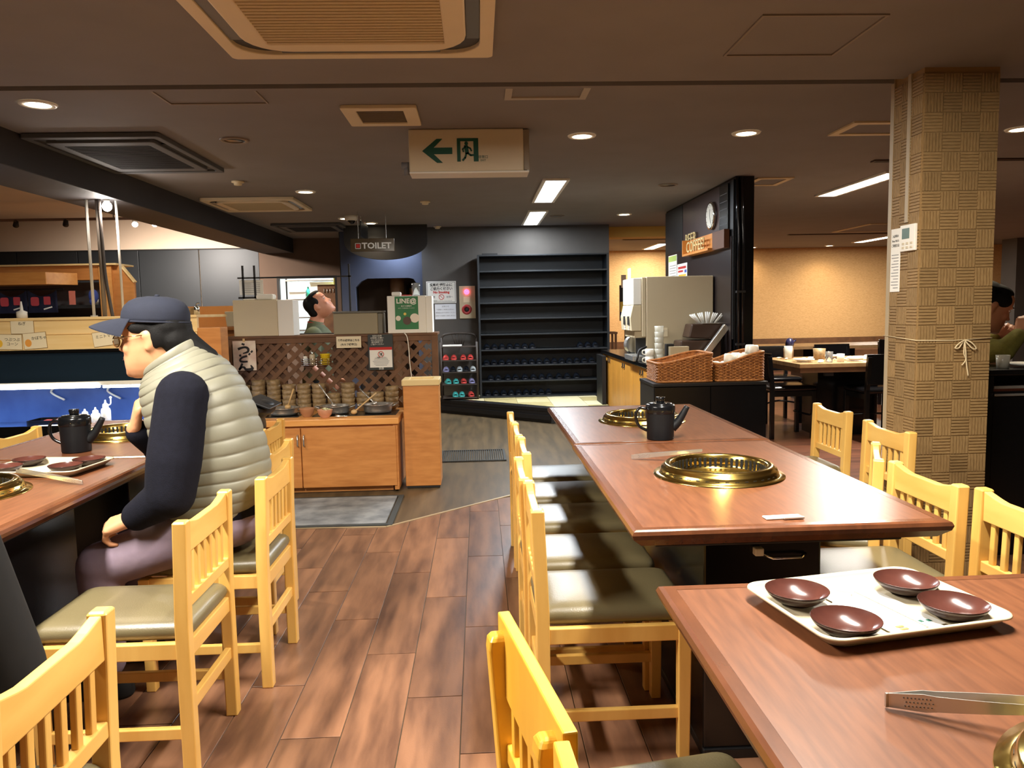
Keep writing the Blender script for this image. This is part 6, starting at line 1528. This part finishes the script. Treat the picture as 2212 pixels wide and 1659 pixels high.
def sweep(pairs, n=30, per=8, puff=None, ex=.9):
    """garment tube from (front, back, half width, y centre) sections; puff(t) scales the ring"""
    secs = crv([tuple(f)+tuple(b)+(hw, yc) for f, b, hw, yc in pairs], per); rings = []; N = len(secs)
    for i, s_ in enumerate(secs):
        f = Vector((s_[0], 0, s_[1])); b = Vector((s_[2], 0, s_[3])); c = (f+b)/2; ax = (b-f)/2; hw, yc = s_[4], s_[5]
        ring = []
        for k in range(n):
            a = 2*math.pi*k/n; ca, sa = math.cos(a), math.sin(a)
            k_ = 1+(puff(i/(N-1)+.007*math.sin(2*a+.6)+.003*math.sin(5*a)) if puff else 0)
            p = c+ax*math.copysign(abs(ca)**ex, ca)*k_
            ring.append((p.x, yc+hw*math.copysign(abs(sa)**ex, sa)*k_, p.z))
        rings.append(ring)
    return MB().loft(rings)

# ---- man in the navy cap, seated, facing the left table
YM = 2.80
t = thing('person', 'seated man in a navy cap and grey quilted vest', 'person', (-.98, YM, 0))
HS0 = 1.07
HM = headM((-1.140, YM, 1.224), math.pi, R(-3)) @ Matrix.Diagonal((HS0, HS0, HS0, 1))
mb = MB(); head(mb, HM)
mb.cap((-1.095, YM, 1.145), (-1.025, YM, 1.06), .060, .066, 16)
mb.ell((-.99, YM, .98), (.12, .17, .11)); mb.ell((-.95, YM, .80), (.13, .14, .16)); mb.ell((-.93, YM, .60), (.13, .15, .12))
# left arm (towards the camera) to the lap
mb.cap((-.99, YM-.175, 1.03), (-1.022, YM-.245, .715), .045, .04); mb.cap((-1.022, YM-.245, .715), (-1.165, YM-.205, .628), .038, .030)
hand(mb, (-1.165, YM-.205, .632), (-.93, .06, -.32), (-.30, -.35, 1), (48, 62, 40), 1.12, 1, 6)
# right arm raised to the collar
mb.cap((-1.03, YM+.185, 1.03), (-1.205, YM+.16, .800), .045, .04); mb.cap((-1.205, YM+.16, .800), (-1.252, YM+.045, .895), .036, .030)
hand(mb, (-1.252, YM+.045, .895), (.28, -.15, 1), (-1, -.5, .2), (30, 55, 40), 1.08, -1, 8)
for s_, ky in ((-1, -.17), (1, .12)):
    mb.cap((-.93, YM+s_*.085, .555), (-1.315, YM+ky, .452), .062, .05); mb.cap((-1.315, YM+ky, .452), (-1.30, YM+ky, .10), .045, .035)
    mb.cap((-1.30, YM+ky, .06), (-1.40, YM+ky, .045), .03, .028)
obj('body', remeshed(mb, .0062, 3), m_skin, t)
features(t, HM)
# navy fleece: torso and sleeves in one garment
mb = MB(); mb.ell((-1.0, YM, .98), (.135, .195, .12)); mb.ell((-.955, YM, .80), (.155, .165, .18)); mb.ell((-.945, YM, .60), (.155, .170, .10))
mb.cap((-.995, YM-.165, 1.030), (-1.015, YM-.222, .82), .088, .088, 16); mb.cap((-1.015, YM-.222, .82), (-1.026, YM-.240, .715), .088, .080, 16); mb.cap((-1.026, YM-.240, .715), (-1.150, YM-.210, .640), .076, .052, 16)
mb.cap((-1.05, YM+.170, 1.03), (-1.205, YM+.16, .805), .082, .070, 16); mb.cap((-1.205, YM+.16, .805), (-1.246, YM+.06, .880), .062, .046, 16)
mb.cyl((-1.09, YM, 1.11), (-1.075, YM, 1.135), .075, .070, 20)
obj('fleece_jacket', remeshed(mb, .009, 4), m_navy, t, label='dark navy fleece sleeves')
# vest with quilted rolls
pairs = [((-1.115, .578), (-.835, .585), .185, YM), ((-1.135, .66), (-.778, .672), .197, YM), ((-1.142, .74), (-.770, .775), .197, YM), ((-1.155, .84), (-.795, .90), .200, YM),
         ((-1.175, .94), (-.842, 1.04), .200, YM), ((-1.190, 1.02), (-.900, 1.132), .168, YM), ((-1.188, 1.072), (-.960, 1.180), .112, YM), ((-1.165, 1.10), (-1.000, 1.205), .088, YM)]
NQ = 17
vest = sweep(pairs, 56, 36, lambda u: .050*abs(math.sin(math.pi*NQ*u))**.24-.042, .92)
vo = obj('vest', vest, m_vest, t, True, label='pale grey quilted nylon vest')
obj('collar', sweep([((-1.178, 1.088), (-.985, 1.188), .098, YM), ((-1.176, 1.108), (-1.000, 1.222), .094, YM)], 40, 6, lambda u: .03*math.sin(math.pi*u)), m_vest, t, True)
# armhole binding
ah = []
for i in range(25):
    a = 2*math.pi*i/24; ah.append((-.985+.108*math.cos(a)-.03*math.sin(a), YM-.178-.012*math.sin(a), .965+.150*math.sin(a)))
obj('hem', sweep([((-1.110, .560), (-.845, .565), .178, YM), ((-1.115, .582), (-.838, .588), .184, YM)], 40, 4), m_navy, t, True)
# trousers
mb = MB(); mb.ell((-.94, YM, .560), (.16, .175, .098))
for s_, ky in ((-1, -.17), (1, .12)):
    mb.cap((-.95, YM+s_*.085, .556), (-1.300, YM+ky, .462), .098, .080, 18); mb.cap((-1.305, YM+ky, .455), (-1.30, YM+ky, .12), .076, .058, 16)
mb.box(-1.5, -.6, YM-.5, YM+.5, -.2, -.19) if False else None
obj('trousers', remeshed(mb, .010, 4), m_trouser, t, label='mauve grey cotton trousers')
for ky in (-.17, .12):
    rings = [[(-1.345+px, YM+ky+py, z) for px, py in rrect(.125-i, .045-i, .04-i*.5, 5)] for z, i in ((.001, .004), (.012, 0), (.05, .004), (.075, .022))]
    obj('shoe', MB().loft(rings), m_blackcoat, t, True)
# hair: a tail of black hair falls from under the cap
q = HM
mb = MB()
for c, r in (((-.045, 0, .03), (.074, .083, .062)), ((-.072, 0, -.015), (.056, .080, .060)), ((-.096, 0, -.045), (.046, .062, .048)), ((.010, .070, .035), (.050, .014, .022)), ((.010, -.070, .035), (.050, .014, .022)), ((-.03, .074, .004), (.030, .012, .040)), ((-.03, -.074, .004), (.030, .012, .040))):
    e = MB(); e.ell(c, r, n=16, k=10); mb._a(e.v, e.f, q)
mb.cap(q @ Vector((-.085, 0, -.03)), (-.955, YM, 1.155), .062, .030, 14)
obj('hair', remeshed(mb, .007, 3), m_hair, t)
# cap: crown, band, brim
rows = [(.050, .106, -.108, .086), (.066, .1065, -.110, .087), (.084, .104, -.109, .086), (.102, .096, -.103, .081), (.118, .081, -.091, .070), (.130, .056, -.068, .053), (.136, .022, -.036, .026)]
rings = []
for z, f, b, hw in rows:
    rings.append([((f+b)/2+(f-b)/2*math.cos(2*math.pi*k/32), hw*math.sin(2*math.pi*k/32), z-(.020 if False else 0)-.16*((b-(((f+b)/2+(f-b)/2*math.cos(2*math.pi*k/32))))*0)) for k in range(32)])
tilt = Matrix.Rotation(R(-6), 4, 'Y')
c_ = obj('cap', MB().loft(rings, M=q @ tilt), m_cap, t, True, label='navy cotton cap')
obj('cap_button', MB().ell(q @ tilt @ Vector((-.006, 0, .138)), (.009, .009, .005), n=10, k=6), m_cap, c_, True)
obj('cap_emblem', MB().ell(q @ tilt @ Vector((.092, -.045, .080)), (.004, .010, .008), n=10, k=6), m_creamw, c_, True)
obj('cap_band', MB().tube([tuple(q @ tilt @ Vector((.0+.1105*math.cos(2*math.pi*k/36), .0875*math.sin(2*math.pi*k/36), .054))) for k in range(36)], .0035, 6, True), m_cap, c_, True)
rings = []
for j in range(7):
    u = j/6; ring = []
    for k in range(17):
        a = R(-68+136*k/16); rr = .088+.098*u*math.cos(a*.95)
        ring.append((rr*math.cos(a)+.012*u+.014, (.089+.014*u)*math.sin(a)*(1-.10*u), .062-.020*u*u-.010*u-.030*(math.sin(a)**2)*u))
    rings.append(ring)
low = [[(p[0], p[1], p[2]-.003) for p in r] for r in rings]
b_ = MB(); b_.loft(rings, closed=False, caps=False, M=q @ tilt); b_.loft(low, closed=False, caps=False, M=q @ tilt)
obj('brim', b_, m_cap, c_, True)
# glasses
g = thing('glasses', 'x', 'x'); bpy.data.objects.remove(g)
m_frame = mat('gold_wire', (216, 186, 140), .2, metal=1)
for y in (1, -1):
    lens = [tuple(q @ Vector((.112-.012*abs(math.cos(2*math.pi*k/20)*.5+.5)*0, y*.034+.024*math.cos(2*math.pi*k/20), -.002+.019*math.sin(2*math.pi*k/20)))) for k in range(20)]
    gl = obj('glasses_rim', MB().tube(lens, .0017, 6, True), m_frame, t, True)
    obj('lens', MB()._a(lens, [tuple(range(20))]), mat('tinted_lens', (120, 92, 74), .1, alpha=.72), gl)
    obj('glasses_temple', MB().tube([tuple(q @ Vector(p)) for p in ((.112, y*.058, .006), (.10, y*.072, .008), (.05, y*.082, .010), (-.005, y*.086, .012))], .0018, 6), m_frame, t, True)
obj('glasses_bridge', MB().tube([tuple(q @ Vector(p)) for p in ((.113, -.011, .004), (.116, 0, .007), (.113, .011, .004))], .0016, 6), m_frame, t, True)

# ---- person in a black coat on the nearest left chair, mostly outside the picture
t = thing('person', 'person in a black coat, mostly cut off by the picture edge', 'person', (-1.0, 1.30, 0))
mb = MB(); HP = headM((-1.16, 1.27, 1.24), math.pi, R(-8)); head(mb, HP); mb.cap((-1.13, 1.27, 1.16), (-1.06, 1.27, 1.06), .06, .065)
mb.ell((-1.01, 1.27, .93), (.12, .17, .16)); mb.ell((-.99, 1.27, .62), (.13, .15, .15))
mb.cap((-1.04, 1.50, .97), (-.995, 1.585, .60), .05, .04); mb.cap((-.995, 1.585, .60), (-1.19, 1.50, .66), .04, .03); hand(mb, (-1.19, 1.50, .66), (-1, -.25, -.02), (0, 0, 1), (20, 40, 30), 1, -1)
for s_ in (-1, 1):
    mb.cap((-.98, 1.27+s_*.085, .555), (-1.42, 1.27+s_*.10, .50), .06, .05); mb.cap((-1.42, 1.27+s_*.10, .50), (-1.40, 1.27+s_*.10, .10), .045, .035); mb.cap((-1.40, 1.27+s_*.10, .05), (-1.52, 1.27+s_*.10, .04), .032, .03)
obj('body', remeshed(mb, .008, 3), m_skin, t); features(t, HP)
mb = MB(); mb.ell((-1.02, 1.27, .93), (.15, .20, .18)); mb.ell((-1.02, 1.28, .70), (.165, .205, .26)); mb.ell((-1.06, 1.30, .545), (.20, .225, .082))
mb.ell((-1.02, 1.42, .93), (.12, .12, .14)); mb.cap((-1.04, 1.48, .97), (-.990, 1.575, .58), .085, .080, 16); mb.cap((-.990, 1.575, .58), (-1.17, 1.505, .66), .078, .05, 16); mb.cap((-1.05, 1.11, .99), (-1.13, 1.06, .74), .085, .075, 16); mb.cap((-1.13, 1.06, .74), (-1.26, 1.12, .62), .07, .05, 16)
obj('coat', remeshed(mb, .010, 5), m_blackcoat, t)
mb = MB()
for s_ in (-1, 1): mb.cap((-1.0, 1.27+s_*.085, .556), (-1.41, 1.27+s_*.10, .505), .09, .078, 16); mb.cap((-1.415, 1.27+s_*.10, .50), (-1.40, 1.27+s_*.10, .12), .074, .058, 16)
obj('trousers', remeshed(mb, .010, 4), m_blackcoat, t)
for s_ in (-1, 1):
    obj('shoe', MB().loft([[(-1.445+px, 1.27+s_*.10+py, z) for px, py in rrect(.125-i, .045-i, .04-i*.5, 5)] for z, i in ((.001, .004), (.012, 0), (.05, .004), (.075, .022))]), m_blackcoat, t, True)
mb = MB()
for c, r in (((-.03, 0, .035), (.082, .083, .086)), ((-.06, 0, -.03), (.055, .076, .06)), ((.03, 0, .085), (.07, .07, .035))):
    e = MB(); e.ell(c, r, n=16, k=10); mb._a(e.v, e.f, HP)
obj('hair', remeshed(mb, .008, 3), m_hair, t)

# ---- man standing behind the screen, head thrown back
XS, YS = -1.40, 6.85
t = thing('person', 'standing man in an olive shirt with his head thrown back', 'person', (XS, YS, 0))
HS = headM((XS+.015, YS, 1.365), R(0), R(40))
m_olive = mat('olive_shirt_cloth', (104, 112, 86), .85, var=.12, vscale=20)
mb = MB(); head(mb, HS, .96); mb.cap((XS+.01, YS, 1.29), (XS-.02, YS, 1.17), .058, .066)
mb.ell((XS, YS, 1.02), (.12, .18, .16)); mb.ell((XS, YS, .78), (.11, .15, .18))
for s_ in (-1, 1):
    mb.cap((XS, YS+s_*.19, 1.10), (XS-.02, YS+s_*.23, .84), .045, .04); mb.cap((XS-.02, YS+s_*.23, .84), (XS+.14, YS+s_*.20, .70), .037, .028)
    hand(mb, (XS+.14, YS+s_*.20, .70), (.9, 0, -.3), (0, s_*.3, 1), (25, 35, 25), .95, -s_)
    mb.cap((XS, YS+s_*.09, .66), (XS+.01, YS+s_*.10, .38), .075, .055); mb.cap((XS+.01, YS+s_*.10, .38), (XS-.01, YS+s_*.10, .08), .05, .035); mb.cap((XS-.01, YS+s_*.10, .04), (XS+.12, YS+s_*.10, .035), .032, .03)
obj('body', remeshed(mb, .0075, 3), mat('skin_pink', (222, 160, 132), .5, rgb2=(210, 142, 114), vscale=10), t); features(t, HS, .96)
mb = MB(); mb.ell((XS, YS, 1.03), (.14, .205, .175)); mb.ell((XS, YS, .82), (.13, .175, .24)); mb.cyl((XS, YS, .60), (XS, YS, .8), .15, .15, 20)
for s_ in (-1, 1): mb.cap((XS, YS+s_*.175, 1.115), (XS-.015, YS+s_*.225, .92), .072, .066, 14)
mb.cap((XS-.01, YS, 1.12), (XS-.015, YS, 1.185), .10, .078, 16)
obj('shirt', remeshed(mb, .010, 5), m_olive, t)
obj('collar_trim', MB().tube([(XS-.012+.066*math.cos(2*math.pi*k/24), YS+.064*math.sin(2*math.pi*k/24), 1.212+.012*math.cos(2*math.pi*k/24)*-1) for k in range(24)], .006, 8, True), m_inkred, t, True)
mb = MB()
for s_ in (-1, 1): mb.cap((XS, YS+s_*.085, .66), (XS+.01, YS+s_*.10, .38), .10, .075, 14); mb.cap((XS+.01, YS+s_*.10, .38), (XS-.01, YS+s_*.10, .10), .072, .058, 14)
obj('trousers', remeshed(mb, .012, 4), m_blackcoat, t)
for s_ in (-1, 1): obj('shoe', MB().loft([[(XS+.05+px, YS+s_*.10+py, z) for px, py in rrect(.125-i, .045-i, .04-i*.5, 5)] for z, i in ((.001, .004), (.012, 0), (.05, .004), (.075, .022))]), m_blackcoat, t, True)
mb = MB()
for c, r in (((-.045, 0, .035), (.070, .083, .084)), ((-.066, 0, -.02), (.050, .080, .070)), ((.015, 0, .092), (.072, .072, .030)), ((.0, .066, .035), (.040, .020, .045)), ((.0, -.066, .035), (.040, .020, .045))):
    e = MB(); e.ell(c, r, n=16, k=10); mb._a(e.v, e.f, HS)
obj('hair', remeshed(mb, .008, 3), m_hair, t)

# ---- man eating in the booth right of the column
XE, YE = 2.80, 4.36
t = thing('person', 'man in a green sweater eating at the booth right of the column', 'person', (XE, YE, 0))
HE = headM((XE+.095, YE-.05, 1.262), R(-14), R(-24))
m_greensw = mat('moss_green_knit', (122, 116, 46), .9, var=.2, vscale=40, bump=.3, bscale=120); m_vestdk = mat('dark_olive_vest', (44, 46, 34), .8, var=.15)
mb = MB(); head(mb, HE, 1.06); mb.cap((XE+.055, YE-.03, 1.19), (XE-.01, YE, 1.08), .060, .07)
mb.ell((XE-.05, YE, .93), (.12, .18, .17)); mb.ell((XE-.07, YE, .66), (.13, .15, .16))
mb.cap((XE-.02, YE-.185, 1.02), (XE+.03, YE-.285, 1.02), .045, .042); mb.cap((XE+.03, YE-.285, 1.02), (XE+.150, YE-.235, 1.115), .04, .03)
hand(mb, (XE+.150, YE-.235, 1.115), (.45, .25, .85), (-.5, -.8, .35), (40, 55, 35), 1.0, 1)
mb.cap((XE-.02, YE+.185, 1.02), (XE+.16, YE+.22, .99), .045, .042); mb.cap((XE+.16, YE+.22, .99), (XE+.27, YE+.12, 1.08), .04, .03); hand(mb, (XE+.27, YE+.12, 1.08), (.3, -.6, .5), (.6, .5, .3), (40, 50, 35), 1.0, -1)
for s_ in (-1, 1):
    mb.cap((XE-.07, YE+s_*.085, .555), (XE+.36, YE+s_*.10, .52), .06, .05); mb.cap((XE+.36, YE+s_*.10, .52), (XE+.34, YE+s_*.10, .10), .045, .035); mb.cap((XE+.34, YE+s_*.10, .045), (XE+.46, YE+s_*.10, .04), .032, .03)
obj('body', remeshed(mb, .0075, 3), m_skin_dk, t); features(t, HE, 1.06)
mb = MB(); mb.ell((XE-.05, YE, .94), (.135, .19, .17)); mb.cap((XE-.02, YE-.175, 1.02), (XE+.03, YE-.275, 1.02), .075, .060, 14); mb.cap((XE+.03, YE-.275, 1.02), (XE+.135, YE-.24, 1.10), .058, .042, 14)
mb.cap((XE-.02, YE+.175, 1.02), (XE+.16, YE+.22, .995), .075, .062, 14); mb.cap((XE+.16, YE+.22, .995), (XE+.26, YE+.13, 1.07), .058, .042, 14)
obj('sweater', remeshed(mb, .009, 4), m_greensw, t)
obj('vest', sweep([((XE+.07, .60), (XE-.21, .60), .185, YE), ((XE+.08, .80), (XE-.215, .80), .195, YE), ((XE+.09, .95), (XE-.20, .97), .19, YE), ((XE+.10, 1.05), (XE-.14, 1.08), .15, YE), ((XE+.075, 1.11), (XE-.075, 1.15), .085, YE)], 32, 6), m_vestdk, t, True)
mb = MB()
for s_ in (-1, 1): mb.cap((XE-.07, YE+s_*.085, .556), (XE+.35, YE+s_*.10, .52), .09, .078, 14); mb.cap((XE+.355, YE+s_*.10, .515), (XE+.34, YE+s_*.10, .12), .074, .058, 14)
obj('trousers', remeshed(mb, .012, 4), m_blackcoat, t)
for s_ in (-1, 1): obj('shoe', MB().loft([[(XE+.40+px, YE+s_*.10+py, z) for px, py in rrect(.125-i, .045-i, .04-i*.5, 5)] for z, i in ((.001, .004), (.012, 0), (.05, .004), (.075, .022))]), m_blackcoat, t, True)
mb = MB()
for c, r in (((-.035, 0, .040), (.080, .086, .084)), ((-.062, 0, -.02), (.052, .080, .065)), ((.010, 0, .090), (.070, .072, .034)), ((.015, .066, .045), (.055, .022, .040)), ((.015, -.066, .045), (.055, .022, .040))):
    e = MB(); e.ell(c, tuple(v*1.06 for v in r), n=16, k=10); mb._a(e.v, e.f, HE @ Matrix.Diagonal((1.06, 1.06, 1.06, 1)))
obj('hair', remeshed(mb, .008, 3), m_hair, t)
t = thing('bar_stool', 'black booth seat under the man in the green sweater', 'stool', (XE-.08, YE, 0))
obj('seat', soft_cushion(-.22, .22, .21, .40, .458), m_blackgloss, t, True, local=True); obj('base', MB().box(-.2, .2, -.19, .19, 0, .40), m_black, t, local=True)

# ---- black bag on the chair by the noodle counter
t = thing('shoulder_bag', 'black bag leaning on the chair by the noodle counter', 'bag', (-1.22, 3.98, .46))
m_bag = mat('black_nylon', (16, 17, 20), .4, var=.15, vscale=20, bump=.2, bscale=60)
mb = MB(); mb.ell((-1.185, 3.98, .60), (.085, .15, .13)); mb.ell((-1.185, 3.98, .73), (.085, .15, .10)); mb.ell((-1.135, 3.98, .825), (.095, .12, .045)); mb.box(-1.255, -1.115, 3.86, 4.10, .464, .55)
obj('body', remeshed(mb, .012, 4), m_bag, t)
mb = MB(); mb.ell((-1.175, 3.83, .63), (.065, .045, .085)); mb.box(-1.22, -1.13, 3.80, 3.86, .57, .69)
obj('front_pocket', remeshed(mb, .010, 3), m_bag, t)
obj('flap', MB().loft([[(-1.255, 3.86, .82), (-1.255, 4.10, .82), (-1.255, 4.10, .83), (-1.255, 3.86, .83)], [(-1.15, 3.85, .872), (-1.15, 4.11, .872), (-1.15, 4.11, .884), (-1.15, 3.85, .884)], [(-1.045, 3.86, .825), (-1.045, 4.09, .825), (-1.035, 4.09, .835), (-1.035, 3.86, .835)]]), m_bag, t, bev=.004)
obj('buckle', MB().box(-1.185, -1.165, 3.782, 3.80, .64, .655), m_chrome, t)
obj('strap', MB().tube(crv([(-1.24, 3.86, .82), (-1.20, 3.83, .88), (-1.13, 3.84, .89), (-1.12, 3.86, .82)], 6), .010, 6), m_bag, t, True)
